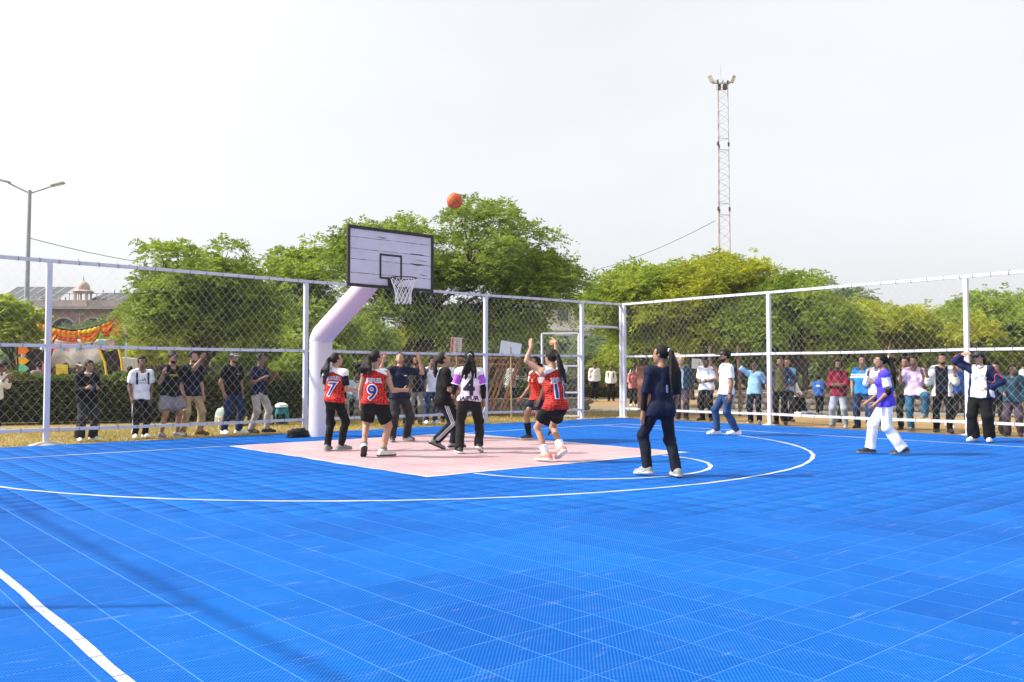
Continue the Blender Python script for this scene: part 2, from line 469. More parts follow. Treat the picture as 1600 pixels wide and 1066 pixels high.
# the key is painted on the tiles, so the joints stay open
V, F = [], []
g2 = GAP / 2 + .001
for i in range(nx):
    for j in range(ny):
        x0, x1, y0, y1 = CX0 + i * TILE + g2, CX0 + (i + 1) * TILE - g2, CY0 + j * TILE + g2, CY0 + (j + 1) * TILE - g2
        step = .02 * math.sin(j * 2.1)
        x0, x1, y0, y1 = max(x0, -KX + step), min(x1, KX + .5 * step), max(y0, KY), min(y1, 0.0)
        if x1 - x0 > .004 and y1 - y0 > .004:
            k = len(V); V += [(x0, y0, ZP), (x1, y0, ZP), (x1, y1, ZP), (x0, y1, ZP)]; F.append((k, k + 1, k + 2, k + 3))
sheet('key_area', V, F, m_pink())
wavy_line('key_line', seg((-KX, -5.83), (-KX, 0.02)), 0.055, amp=.014)
wavy_line('key_line', seg((KX, -5.83), (KX, 0.02)), 0.055, amp=.01)
wavy_line('free_throw_line', seg((-KX - .03, KY), (KX + .03, KY)), 0.05, amp=.008, z=ZP + .003)
wavy_line('base_line', seg((-7.3, 0), (7.5, 0)), 0.05, amp=.006)
sl_ = []
for k in range(51): sl_ += [np.array([-7.29 + .003 * math.sin(k * 1.7), CY0 + TILE * (k + 1) - g2]), np.array([-7.29 + .003 * math.sin(k * 1.7), CY0 + TILE * (k + 1) + g2]), np.array([-7.29 + .004 * math.sin(k * 1.7 + 1), CY0 + TILE * (k + 1.5)])]
wavy_line('side_line', sl_, 0.052, amp=.0015, z=ZP + .003, brk=3)
wavy_line('side_line', seg((7.5, -15.5), (7.5, .02)), 0.055, amp=.008, z=ZP + .003)
wavy_line('three_point_line', [(6.6, -0.05 - .14 * i) for i in range(1, 11)] + [(6.75 * math.cos(a), -1.575 - 6.75 * math.sin(a)) for a in np.linspace(.21, math.pi - .21, 150)] + [(-6.6, -1.6 + .14 * i) for i in range(1, 11)], 0.052, amp=.005)
wavy_line('free_throw_circle', [(1.8 * math.cos(a), KY - .03 - 1.8 * math.sin(a)) for a in np.linspace(0.02, math.pi - .02, 60)], 0.055, amp=.005)

# ------------------------------------------------------------------ fences
white_m = mat('white_fence_paint', (0.60, 0.60, 0.68), rough=0.45, var=0.06, scale=5, bump=0.1, bscale=30, detail=5)
wire_m = mat('galvanised_wire', (0.60, 0.60, 0.59), rough=0.6, metal=0.0, var=0.1)
tie_m = mat('dark_tie_wire', (0.12, 0.10, 0.09), rough=0.7)
conc_m = mat('footing_concrete', (0.42, 0.39, 0.35), rough=0.95, var=0.2, scale=8, bump=0.5, bscale=30)
FH = 3.2
def chain_link(a, b, z0, z1, off, name, parent):
    a = np.array(a, float); b = np.array(b, float); L = np.linalg.norm(b - a); d = (b - a) / L; nrm = np.array([-d[1], d[0]])
    w = 0.080; hh = 0.096; r = 0.0016
    nw = int(L / w); ns = int((z1 - z0) / hh)
    V = []; Fs = []
    k = np.arange(ns + 1)
    zz = z0 + (z1 - z0) * k / ns
    ang = np.array([0, 2.094, 4.188])
    base = 0
    VV = np.zeros((nw, ns + 1, 3, 3))
    for i in range(nw):
        s = (i + 0.5 + ((k + i) % 2 - .5) * 1.0) * w
        s = s + RNG.normal(0, .003) + 0.006 * np.sin(zz * 2.3 + i * .11)
        depth = off + 0.004 * ((k % 2) - .5)
        x = a[0] + d[0] * s + nrm[0] * depth; y = a[1] + d[1] * s + nrm[1] * depth
        for q in range(3):
            ca, sa = math.cos(ang[q]) * r, math.sin(ang[q]) * r
            VV[i, :, q, 0] = x + d[0] * ca + nrm[0] * sa; VV[i, :, q, 1] = y + d[1] * ca + nrm[1] * sa; VV[i, :, q, 2] = zz
    i_, k_, q_ = np.meshgrid(np.arange(nw), np.arange(ns), np.arange(3), indexing='ij')
    def id3(i, k, q): return (i * (ns + 1) + k) * 3 + q % 3
    Q = np.stack([id3(i_, k_, q_), id3(i_, k_, q_ + 1), id3(i_, k_ + 1, q_ + 1), id3(i_, k_ + 1, q_)], -1).reshape(-1, 4)
    o = obj(name, mesh_np(name, VV.reshape(-1, 3), Q), wire_m, parent); o['kind'] = 'stuff'
    return o

def fence(name, label, posts, dirn, skip=(), bases=True, thin=1.0, heights=(FH, 1.72, 0.26)):
    """posts: list of xy; rails between consecutive posts"""
    root = empty(name, (posts[0][0], posts[0][1], 0)); tag(root, label, 'fence')
    o0 = np.array([posts[0][0], posts[0][1], 0.0])
    def P(x, y, z): return np.array([x, y, z]) - o0
    for i, (x, y) in enumerate(posts):
        mb = MB(); w = 0.088 * thin
        mb.box(P(x, y, FH / 2 - .03), (w, w, FH - .02), bev=.008)
        p = mb.build('post', white_m, root)
        if bases:
            b = MB(); n = 14
            kf = 1.0 if i == 1 and len(posts) == 6 else .55
            pr = [(0.30 * kf, -0.05), (0.27 * kf, 0.008), (0.17 * kf, 0.04 * kf), (0.07, 0.055 * kf)]
            b.lathe(pr, P(x, y, 0), n)
            fo = b.build('footing', conc_m, root, True)
            for v in fo.data.vertices:
                v.co.x += .03 * math.sin(v.co.y * 9 + i); v.co.y += .03 * math.sin(v.co.x * 11 + i * 2)
    for i in range(len(posts) - 1):
        a, b = np.array(posts[i], float), np.array(posts[i + 1], float)
        d = (b - a) / np.linalg.norm(b - a)
        for k, h in enumerate(heights):
            if (i, k) in skip: continue
            mb = MB(); e = 0.046 if k else 0.0
            A = a + d * e; B = b - d * e; n = 7
            if k == 0: A = a - d * .046 * (i == 0); B = b + d * 0.046 * (i == len(posts) - 2)
            zt = h if k else FH - .0
            pts = [P(*(A + (B - A) * t), zt + .012 * math.sin(math.pi * t) * (-1 if k else .4)) for t in np.linspace(0, 1, n)]
            for q in range(n - 1): mb.bar(pts[q], pts[q + 1], (0.055 if k else 0.06) * thin, (0.055 if k else 0.06) * thin)
            mb.build('rail', white_m, root)
            # wire ties
            tb = MB(); L = np.linalg.norm(B - A)
            for s in np.arange(.15, L - .1, .33):
                q = P(*(A + d * s), zt); r = .036
                c = [q + np.array([d[0] * 0, d[1] * 0, 0]) + (np.array([-d[1], d[0], 0]) * math.cos(t) + np.array([0, 0, 1]) * math.sin(t)) * r * 1.15 for t in np.linspace(0, 2 * math.pi, 9)]
                if s * 7 % 2 > 1.2: c.append(c[-1] + np.array([0, 0, .05 + .04 * random.random()]))
                tb.tube(c, .0045, 4)
            to = tb.build('wire_tie', tie_m, root); to['kind'] = 'stuff'
        if (i, 'mesh') not in skip:
            co = chain_link(posts[i], posts[i + 1], heights[2], FH - .02, 0.0, 'chain_link', root)
            co.matrix_parent_inverse = Matrix.Translation(-Vector(tuple(o0)))
    return root
BY = 2.35; BX = 9.92
FPOST = [(-9.6, 2.34), (-4.72, 2.4), (0.25, 2.52), (5.2, 2.54), (8.44, BY), (BX, 2.24)]
fence('mesh_fence', 'white chain-link fence running behind the basketball hoop', FPOST, 0, skip=((4, 1), (4, 2), (4, 'mesh')))
fence('mesh_fence', 'white chain-link fence along the right hand sideline, spectators lined up behind', [(BX + .003, 2.13), (BX, -2.53), (BX, -7.07), (BX, -11.7), (BX, -16.4)], 0)
fence('mesh_fence', 'white chain-link fence left of the court, whose rail shadow crosses the tiles', [(-9.55, BY - .12), (-9.55, -2.5), (-9.55, -7.4), (-9.55, -12.3), (-9.55, -17.2)], 0, thin=.45)

# gateway between the last two posts: a transom with mesh above, and the leaf swung open
gt = empty('gate_leaf', (8.44, BY + .06, 0)); tag(gt, 'white mesh gate leaf swung open beside the corner posts', 'gate')
def gate_leaf():
    W, H = 1.05, 2.35
    ang = R(128); d = np.array([math.cos(ang), math.sin(ang), 0])
    def P(s, z): return d * s + np.array([0, .02, z])
    MB().bar(P(.03, .06), P(.03, H), .045, .045, (1, 0, 0)).bar(P(W, .06), P(W, H), .045, .045, (1, 0, 0)).build('stile', white_m, gt)
    for z in (.08, .72, 1.45, H): MB().bar(P(.052, z), P(W - .022, z), .045, .045).build('rail', white_m, gt)
    c = chain_link((0, 0), (W, 0), .1, H - .02, 0, 'chain_link', gt)
    c.rotation_euler = (0, 0, ang); c.location = (0, .02, 0)
gate_leaf()
tr = empty('gate_transom', (8.44, BY, 2.55)); tag(tr, 'white transom rail with mesh above the open gateway', 'transom')
MB().bar((.05, 0, 0), (BX - 8.44 - .05, 0, 0), .055, .055).build('rail', white_m, tr)
c = chain_link((0.05, 0), (BX - 8.44 - .05, 0), 0.02, FH - 2.6, 0, 'chain_link', tr)

# ------------------------------------------------------------------ hoop
hoop_white = mat('hoop_pole_paint', (0.74, 0.68, 0.76), rough=0.4, var=0.05, scale=3, bump=0.06, bscale=14, detail=5, spec=0.35)
def m_pole():
    m = bpy.data.materials.new('hoop_pole_wrap'); m.use_nodes = True
    N, L = m.node_tree.nodes, m.node_tree.links; b = N['Principled BSDF']
    b.inputs['Roughness'].default_value = 0.42
    tc = N.new('ShaderNodeTexCoord'); s = N.new('ShaderNodeSeparateXYZ'); L.new(tc.outputs['Object'], s.inputs[0])
    nz = N.new('ShaderNodeTexNoise'); nz.inputs['Scale'].default_value = 5; nz.inputs['Detail'].default_value = 6; L.new(tc.outputs['Object'], nz.inputs['Vector'])
    mr = N.new('ShaderNodeMapRange'); mr.inputs['From Min'].default_value = 1.9; mr.inputs['From Max'].default_value = 1.95
    L.new(s.outputs['Z'], mr.inputs['Value'])
    c = mix_n(m, mr.outputs[0], (0.64, 0.62, 0.67), (0.68, 0.55, 0.64))
    c = mix_n(m, math_n(m, 'MULTIPLY', nz.outputs['Fac'], 0.16), c, (0.55, 0.48, 0.55))
    L.new(c, b.inputs['Base Color'])
    bp = N.new('ShaderNodeBump'); bp.inputs['Strength'].default_value = 0.12; bp.inputs['Distance'].default_value = .02
    L.new(nz.outputs['Fac'], bp.inputs['Height']); L.new(bp.outputs['Normal'], b.inputs['Normal'])
    return m
black_m = mat('black_board_paint', (0.022, 0.022, 0.025), rough=0.6, var=0.3, scale=14, bump=0.3, bscale=40)
board_m = mat('lilac_board_paint', (0.58, 0.57, 0.70), rough=0.55, var=0.07, scale=4, bump=0.15, bscale=26, detail=7)
rust_m = mat('rusty_steel', (0.32, 0.12, 0.06), rough=0.85, var=0.4, scale=9, bump=0.3, bscale=60, detail=6, col2=(0.48, 0.23, 0.13))
hp = empty('basketball_hoop', (-0.185, 1.035, 0)); tag(hp, 'white basketball stand with cracked plank backboard, black rim and net', 'basketball hoop')
def build_hoop():
    r = .222
    bx, by = .185, -2.15            # board centre x, board back plane y in local coords (board front at world y -1.2)
    pm = m_pole()
    top = np.array([0.09, -2.02, 3.10]); bend = np.array([0, 0, 1.95])
    pts = [(0, 0, 0.01), (0, 0, .5), (0, 0, 1.0), (0, 0, 1.6), (0, 0, 1.89)]
    MB().tube(pts, [r * 1.02, r, r, r, r], 32).build('upright', pm, hp, True)
    d = top - bend
    a = [bend + d * t for t in np.linspace(0, 1, 6)]
    pre = [(0, 0, 1.86), (0, -.005, 1.91), bend + d * .035]
    MB().tube(pre + a[1:], [r * 1.0, r * 1.0, r * .99] + [r * .97, r * .94, r * .9, r * .86, r * .8], 32).build('arm', pm, hp, True)
    MB().tube([(0, 0, 1.872), (0, 0, 1.90)], r * 1.018, 32).build('weld_band', pm, hp, True)
    # board: five planks, border, target square
    bz0, bz1 = 2.745, 3.795; W = 1.8
    yb = -2.235
    board = MB().box((bx, yb + .03, (bz0 + bz1) / 2), (W - .02, .022, bz1 - bz0 - .02)).build('backboard', black_m, hp)
    seams = [bz0 + .045, bz0 + .235, bz0 + .475, bz0 + .655, bz0 + .86, bz1 - .045]
    rr = random.Random(3)
    for k in range(5):
        z0, z1 = seams[k], seams[k + 1]
        n = 26; V = []; F = []
        xs = np.linspace(bx - W / 2 + .045, bx + W / 2 - .045, n)
        ub = [rr.uniform(.001, .007) + (.014 if (k in (2, 3) and .72 < i / n < .86) else 0) for i in range(n)]
        ut = [rr.uniform(.001, .006) + (.012 if (k == 1 and .74 < i / n < .82) else 0) for i in range(n)]
        yf = yb - rr.uniform(0, .004)
        for i in range(n):
            for (zz, yy) in ((z0 + ub[i], yb + .018), (z0 + ub[i], yf), (z1 - ut[i], yf), (z1 - ut[i], yb + .018)): V.append((xs[i], yy, zz))
        for i in range(n - 1):
            for q in range(3): F.append((4 * i + q, 4 * i + 4 + q, 4 * i + 5 + q, 4 * i + 1 + q))
        F.append((0, 1, 2, 3)); F.append(tuple(4 * (n - 1) + q for q in (3, 2, 1, 0)))
        obj('plank', mesh_from('plank', V, F), board_m, board)
    fr = MB()
    w = .05
    fr.box((bx, yb - .004, bz0 + w / 2 - .006), (W + .012, .034, w)).box((bx, yb - .004, bz1 - w / 2 + .006), (W + .012, .034, w))
    for s in (-1, 1): fr.box((bx + s * (W / 2 - w / 2 + .006), yb - .004, (bz0 + bz1) / 2), (w, .034, bz1 - bz0 - 2 * w + .012))
    fr.build('border', black_m, board)
    sq = MB(); sw, sh, t = .47, .45, .034; cz = bz0 + .165 + sh / 2; sx0 = bx - .02
    sq.box((sx0, yb - .006, cz + sh / 2 - t / 2), (sw, .007, t)).box((sx0, yb - .006, cz - sh / 2 + t / 2), (sw, .007, t))
    for s in (-1, 1): sq.box((sx0 + s * (sw / 2 - t / 2), yb - .006, cz), (t, .007, sh - 2 * t))
    sq.build('target_square', black_m, board)
    for x, z, l in ((.5, .565, .28), (.58, .305, .2), (-.3, .905, .2)):
        V = []; rr2 = random.Random(int(x * 100))
        up_, dn_ = [], []
        for t_ in np.linspace(0, 1, 9):
            w_ = .006 * math.sin(math.pi * t_) * rr2.uniform(.4, 1.0); q = bz0 + z - .02 * t_ + rr2.uniform(-.003, .003)
            up_.append((bx + x + l * t_, yb - .0062, q + w_)); dn_.append((bx + x + l * t_, yb - .0062, q - w_ - .0008))
        MB().poly(up_ + dn_[::-1], (0, .003, 0)).build('split', black_m, board)
    bk = MB()
    for x in (-.5, 0, .5): bk.bar((bx + x, yb + .065, bz0 + .05), (bx + x, yb + .065, bz1 - .05), .05, .04, (0, 1, 0))
    bk.bar((bx - .85, yb + .1, bz0 + .35), (bx + .85, yb + .1, bz0 + .35), .03, .05).bar((bx - .85, yb + .1, bz0 + .75), (bx + .85, yb + .1, bz0 + .75), .03, .05)
    bk.build('bracing', black_m, hp)
    # rim
    rz = 2.905; ry = yb - .375; rx = bx
    ring = MB(); n = 40
    ring.tube([(rx + .228 * math.cos(t), ry + .228 * math.sin(t), rz) for t in np.linspace(0, 2 * math.pi, n)], .011, 8, caps=False)
    rim = ring.build('rim', black_m, hp, True)
    pl = MB().box((rx, yb - .012, rz - .06), (.16, .012, .2))
    pl.box((rx, yb - .085, rz - .004), (.16, .14, .016))
    for s in (-1, 1):
        pl.bar((rx + s * .06, yb - .01, rz - .13), (rx + s * .1, yb - .2, rz - .01), .012, .03)
        pl.bar((rx + s * .075, yb - .01, rz - .004), (rx + s * .17, yb - .22, rz), .02, .02)
    pl.build('rim_bracket', black_m, rim)
    # net of looped cord
    net = MB(); K = 12; rows = [(.225, 0), (.2, -.075), (.172, -.15), (.15, -.23), (.135, -.31), (.135, -.385), (.142, -.45)]
    for k in range(K):
        for s in (-1, 1):
            pts = []
            for i, (q, dz) in enumerate(rows):
                a = 2 * math.pi * (k + s * .5 * (i % 2) + .0) / K if True else 0
                a = 2 * math.pi * (k + s * .5 * i) / K
                pts.append((rx + q * math.cos(a) + .006 * math.sin(k * 3 + i), ry + q * math.sin(a) + .006 * math.cos(k * 5 + i * 2), rz + dz - .015 * (random.random() - .5)))
            net.tube(pts, .0062, 5)
    net.build('net', mat('white_net_cord', (0.78, 0.77, 0.80), rough=0.9, var=0.05), rim)
build_hoop()

# ball in the air
def m_ball():
    m = mat('orange_ball', (0.62, 0.12, 0.03), rough=0.55, var=0.1, scale=20, bump=0.25, bscale=120)
    return m
def ball(loc):
    root = empty('basketball', loc); tag(root, 'orange basketball in the air above the backboard', 'ball')
    bm = bmesh.new(); bmesh.ops.create_uvsphere(bm, u_segments=40, v_segments=28, radius=.122)
    me = bpy.data.meshes.new('cover'); bm.to_mesh(me); bm.free()
    me.polygons.foreach_set('use_smooth', np.ones(len(me.polygons), bool)); obj('cover', me, m_ball(), root)
    sm = mat('ball_seam', (0.18, 0.03, 0.02), rough=.7)
    Rm = np.array(Matrix.Rotation(R(25), 3, 'X') @ Matrix.Rotation(R(38), 3, 'Y') @ Matrix.Rotation(R(-20), 3, 'Z'))
    mb = MB(); t = np.linspace(0, 2 * math.pi, 60); r = .1215
    for c in (np.stack([np.cos(t), np.sin(t), 0 * t], 1), np.stack([0 * t, np.cos(t), np.sin(t)], 1),
              np.stack([np.cos(t), .62 * np.cos(2 * t) * .55 + .62, np.sin(t)], 1), np.stack([np.cos(t), -.62 * np.cos(2 * t) * .55 - .62, np.sin(t)], 1)):
        c = c / np.linalg.norm(c, axis=1)[:, None] * r
        mb.tube(c @ Rm.T, .0032, 5, caps=False)
    mb.build('seam', sm, root)
ball((-0.377, -3.564, 3.916))
# ------------------------------------------------------------------ trees and plants
bark_m = mat('brown_bark', (0.075, 0.052, 0.038), rough=0.95, var=0.35, scale=7, bump=0.8, bscale=24, detail=6)
LEAF = {
    'dark': leaf_mat('dark_green_leaf', (0.058, 0.122, 0.022), (0.30, 0.375, 0.055)),
    'mid': leaf_mat('mid_green_leaf', (0.078, 0.152, 0.022), (0.34, 0.42, 0.055)),
    'bright': leaf_mat('bright_green_leaf', (0.12, 0.20, 0.024), (0.37, 0.43, 0.055)),
    'yellow': leaf_mat('yellow_green_leaf', (0.12, 0.19, 0.018), (0.42, 0.43, 0.035)),
    'grey': leaf_mat('grey_green_leaf', (0.08, 0.13, 0.055), (0.21, 0.27, 0.11)),
    'hedge': leaf_mat('hedge_leaf', (0.045, 0.075, 0.014), (0.15, 0.19, 0.03), 0.25),
}
DENS = .40
def sph(n, rng):
    v = rng.normal(size=(n, 3)); return v / np.linalg.norm(v, axis=1)[:, None]

def leaf_sprays(C, D, rng, length, nl=8, lw=0.045, ll=0.11, droop=0.5):
    """pinnate sprays: centres C, directions D -> quads of leaflets"""
    n = len(C)
    D = D / np.linalg.norm(D, axis=1)[:, None]
    up = np.tile(np.array([0, 0, 1.0]), (n, 1)) + rng.normal(0, .35, (n, 3))
    S = np.cross(D, up); S /= np.linalg.norm(S, axis=1)[:, None] + 1e-9
    Nn = np.cross(S, D)
    L = length * rng.uniform(.6, 1.25, n)
    Vs = []
    for k in range(nl):
        t = (k // 2 + .6) / (nl / 2); sd = 1 if k % 2 else -1
        base = C + D * (L * t)[:, None] - np.array([0, 0, 1.0]) * (droop * L * t * t)[:, None]
        ld = S * sd * .9 + D * .55 - np.array([0, 0, .35]); ld = ld + rng.normal(0, .22, (n, 3)); ld /= np.linalg.norm(ld, axis=1)[:, None]
        ax = D * .9 - ld * (D * ld).sum(1)[:, None] + rng.normal(0, .25, (n, 3)); ax /= np.linalg.norm(ax, axis=1)[:, None]
        l = ll * rng.uniform(.7, 1.3, n) * (1.15 - .5 * t); w = lw * rng.uniform(.7, 1.3, n)
        p0 = base; p2 = base + ld * l[:, None]; m_ = base + ld * (l * .45)[:, None]
        p1 = m_ + ax * (w / 2)[:, None]; p3 = m_ - ax * (w / 2)[:, None]
        Vs.append(np.stack([p0, p1, p2, p3], 1))
    V = np.concatenate(Vs, 0).reshape(-1, 3)
    return V

def crown_mesh(name, clumps, per_m2, rng, length=.34, nl=8, lw=.05, ll=.13, upbias=.25, cutoff=None):
    Cs, Ds = [], []
    for c, r in clumps:
        c = np.array(c); r = np.array(r) if np.ndim(r) else np.array([r, r, r * .8])
        n = int(per_m2 * DENS * 4 * math.pi * (r[0] * r[1] * r[2]) ** (2 / 3))
        d = sph(n, rng)
        d[:, 2] = np.where(d[:, 2] < -.35, -d[:, 2] * .7, d[:, 2])
        d /= np.linalg.norm(d, axis=1)[:, None]
        rad = rng.uniform(.3, 1.0, n) ** .6 * np.where(rng.random(n) < .12, rng.uniform(1.1, 1.5, n), 1.0)
        Cs.append(c + d * r * rad[:, None]); Ds.append(d + np.array([0, 0, upbias]) + rng.normal(0, .35, (n, 3)))
    C = np.concatenate(Cs); D = np.concatenate(Ds)
    V = leaf_sprays(C, D, rng, length * 1.2, nl, lw * 1.15, ll * 1.35)
    Q = np.arange(len(V)).reshape(-1, 4)
    return mesh_np(name, V, Q)

def sub_clumps(main, n, rng, rs=(.45, .85), flat=.75):
    """spread n clumps through an ellipsoid (cx,cy,cz,rx,ry,rz)"""
    cx, cy, cz, rx, ry, rz = main
    out = []
    d = sph(n * 3, rng)
    d = d[d[:, 2] > -.75][:n]
    for k in range(len(d)):
        q = rng.uniform(.55, 1.0)
        r = rng.uniform(*rs)
        p = np.array([cx, cy, cz]) + d[k] * np.array([rx, ry, rz]) * q
        # inset so that the clump's own radius stays near the outline
        p -= d[k] * r * .55
        out.append((p, (r, r, r * flat)))
    return out

def branch(mb, a, b, r0, r1, rng, n=7, wob=.12, seg=7):
    a = np.array(a, float); b = np.array(b, float); L = np.linalg.norm(b - a)
    t = np.linspace(0, 1, n)[:, None]
    w = rng.normal(0, wob * L / 3, (n, 3)); w[0] = 0; w[-1] = 0
    sag = np.array([0, 0, 1]) * (np.sin(t * math.pi) * L * .06)
    pts = a + (b - a) * t + w * np.sin(t * math.pi) + sag
    mb.tube(pts, r0 + (r1 - r0) * t[:, 0], seg)
    return pts

def tree(name, label, base, mains, leaf, seed, trunk_r=.16, fork=1.2, nclump=26, dens=60, rs=(.45, .85), group=None, cat='tree', length=.34, nl=8, lw=.05, ll=.13, lean=(0, 0), limbs=7, root=None, twigs=True):
    rng = np.random.default_rng(seed)
    root = empty(name, base); tag(root, label, cat, group)
    clumps = []
    for mn, cnt in zip(mains, nclump if isinstance(nclump, (list, tuple)) else [nclump] * len(mains)):
        clumps += sub_clumps(mn, cnt, rng, rs)
    mb = MB()
    f = np.array([lean[0], lean[1], fork])
    n = 8; t = np.linspace(0, 1, n)[:, None]
    tp = f * t + rng.normal(0, .03, (n, 3)) * np.sin(t * math.pi)
    tp[0, 2] = -.08
    rad = trunk_r * (1.0 - .3 * t[:, 0]); rad[0] *= 1.35; rad[1] *= 1.1
    mb.tube(tp, rad, 10)
    order = sorted(range(len(clumps)), key=lambda k: -np.linalg.norm(clumps[k][0] - f))
    tips = []
    main_pts = []
    for k in order[:limbs]:
        e = np.array(clumps[k][0]); e2 = f + (e - f) * .72
        pts = branch(mb, f - np.array([0, 0, .08]), e2, trunk_r * .55, trunk_r * .16, rng)
        main_pts.append(pts)
    if main_pts:
        MP = np.concatenate([p[2:] for p in main_pts])
        for k in range(len(clumps)):
            c = np.array(clumps[k][0]); j = np.argmin(np.linalg.norm(MP - c, axis=1))
            branch(mb, MP[j], c, trunk_r * .17, trunk_r * .06, rng, 5, .15, 5)
    mb.build('trunk', bark_m, root, True)
    if twigs:
        me = crown_mesh('crown', clumps, dens, rng, length, nl, lw, ll)
    obj('crown', me, leaf, root)
    return root

def copy_tree(src, loc, rz, sc, label, group=None, leaf=None):
    r = src.copy(); COL.objects.link(r); r.location = loc; r.rotation_euler = (0, 0, rz); r.scale = (sc, sc, sc)
    r['label'] = label
    if group: r['group'] = group
    for ch in src.children:
        c = ch.copy(); COL.objects.link(c); c.parent = r
        if leaf is not None and ch.name.startswith('crown'):
            c.material_slots[0].link = 'OBJECT'; c.material_slots[0].material = leaf
    return r
FWD = np.array([math.cos(YAW), math.sin(YAW)]); RGT = np.array([math.sin(YAW), -math.cos(YAW)])
def frame_blobs(bl):
    """blob list given as (right, forward, up, r_right, r_forward, r_up) turned into world axes about the trunk"""
    out = []
    for (a, b, c, ra, rb, rc) in bl:
        q = RGT * a + FWD * b
        out.append((q[0], q[1], c, (ra + rb) / 2, (ra + rb) / 2, rc))
    return out

T1 = tree('neem_tree', 'round dark green tree behind the spectators left of the hoop', (0.55, 8.9, -.02),
     frame_blobs([(-.2, 0, 3.5, 2.1, 1.8, 1.55), (.7, .2, 2.8, 1.7, 1.5, 1.1), (-1.2, 0, 2.6, 1.25, 1.2, 1.0), (-.3, 0, 2.3, 1.6, 1.4, .7)]), LEAF['dark'], 11, .15, 1.25, [34, 18, 12, 10], 66, (.4, .7), limbs=9, length=.3, nl=10, lw=.042, ll=.105)
T2 = tree('neem_tree', 'light green tree between the round tree and the backboard', (5.3, 13.0, -.02),
     frame_blobs([(.5, 0, 4.7, 1.3, 1.3, 1.5), (-.5, .2, 4.2, 1.2, 1.2, 1.3), (.3, 0, 3.0, 2.0, 1.7, 1.5), (1.2, 0, 2.2, 1.4, 1.4, 1.0)]), LEAF['mid'], 12, .16, 1.5, [18, 14, 22, 10], 45, (.42, .7), limbs=9, length=.34)
T3 = tree('neem_tree', 'tallest broad green tree standing behind the backboard', (6.1, 8.1, -.02),
     frame_blobs([(2.9, 0, 4.6, 2.6, 2.3, 2.0), (.4, 0, 4.6, 2.0, 1.9, 1.7), (-.9, 0, 4.4, 1.3, 1.4, 1.5), (4.3, 0, 3.6, 1.5, 1.6, 1.3), (2.8, .3, 2.6, 2.6, 2.2, 1.2), (.3, .2, 3.0, 1.7, 1.5, 1.0), (5.0, .4, 4.0, .9, .9, .8)]), LEAF['dark'], 23, .18, 1.45, [42, 26, 16, 18, 24, 12, 6], 54, (.45, .8), limbs=14, length=.34, nl=10, lw=.042, ll=.11)
T4 = tree('neem_tree', 'bright green feathery tree right of the gateway', (16.6, 7.15, -.02),
     frame_blobs([(-.05, 0, 3.95, 1.9, 1.8, 1.6), (-1.3, 0, 3.5, 1.3, 1.3, 1.2), (.9, 0, 3.2, 1.7, 1.6, 1.6), (.1, 0, 2.4, 1.5, 1.5, .8)]), LEAF['bright'], 14, .15, 1.5, [30, 18, 18, 10], 48, (.45, .8), limbs=10, length=.4, ll=.15)
T5 = tree('neem_tree', 'yellow-green feathery tree in front of the lattice tower', (17.2, 4.9, -.02),
     frame_blobs([(.7, 0, 4.2, 2.2, 2.0, 1.7), (-.9, 0, 3.3, 1.6, 1.5, 1.5), (2.3, 0, 3.3, 1.7, 1.5, 1.5), (.6, 0, 2.5, 2.3, 1.8, 1.0)]), LEAF['yellow'], 15, .15, 1.5, [32, 18, 18, 14], 48, (.45, .8), limbs=10, length=.4, ll=.15)
T6 = tree('neem_tree', 'dark tree crown right of the tower beside the thin-branched tree', (18.6, 1.6, -.02),
     frame_blobs([(-.5, 0, 3.3, 1.9, 1.8, 1.5), (.7, 0, 2.6, 1.4, 1.4, 1.2), (-1.6, 0, 2.6, 1.5, 1.5, 1.2)]), LEAF['mid'], 16, .14, 1.3, [28, 16, 14], 48, (.45, .75), limbs=8, length=.36)
T7 = tree('acacia_tree', 'sparse grey-green tree with long thin boughs over the right fence', (26.5, 5.0, -.02),
     frame_blobs([(-.8, 0, 4.7, 1.5, 1.2, .9), (.8, 0, 4.4, 1.1, .8, .5), (-.9, 0, 3.5, 1.2, 1.2, .8), (1.5, 0, 4.0, .8, .6, .3)]), LEAF['grey'], 17, .14, 2.2, [12, 8, 8, 5], 18, (.4, .65), limbs=10, length=.45, ll=.16)
T8 = tree('acacia_tree', 'spreading olive-green tree behind the men in maroon and blue shirts', (23.8, 1.6, -.02),
     frame_blobs([(0, 0, 3.0, 2.3, 2.0, 1.1), (-1.5, 0, 2.4, 1.6, 1.5, .9), (1.7, 0, 2.4, 1.6, 1.5, .9)]), LEAF['yellow'], 18, .13, 1.4, [30, 16, 16], 44, (.45, .75), limbs=9, length=.4, ll=.14)
T9 = tree('neem_tree', 'dense green tree behind the rightmost fence post', (27.8, -.6, -.02),
     frame_blobs([(0, 0, 3.1, 2.0, 1.8, 1.3), (1.4, 0, 2.6, 1.6, 1.5, 1.2), (-1.3, 0, 2.3, 1.4, 1.5, 1.0), (.3, 0, 1.8, 1.8, 1.5, .8)]), LEAF['mid'], 19, .15, 1.3, [26, 16, 12, 12], 42, (.45, .8), limbs=8, length=.4, ll=.14)
T10 = copy_tree(T9, (31.2, -1.4, -.02), 2.2, 1.02, 'dense green tree at the right edge of the picture', leaf=LEAF['mid'])
T0 = tree('young_tree', 'young bright green tree at the left edge behind the fence', (-3.05, 13.5, -.02),
     frame_blobs([(-.45, 0, 2.6, .75, .7, .65), (.1, 0, 2.3, .5, .5, .45), (-.9, 0, 2.4, .7, .6, .6), (-.35, 0, 3.15, .4, .35, .4), (.3, 0, 2.85, .3, .3, .3)]), LEAF['bright'], 20, .05, 1.3, [14, 8, 8, 5, 4], 60, (.24, .42), limbs=7, length=.22, nl=6, lw=.07, ll=.12)
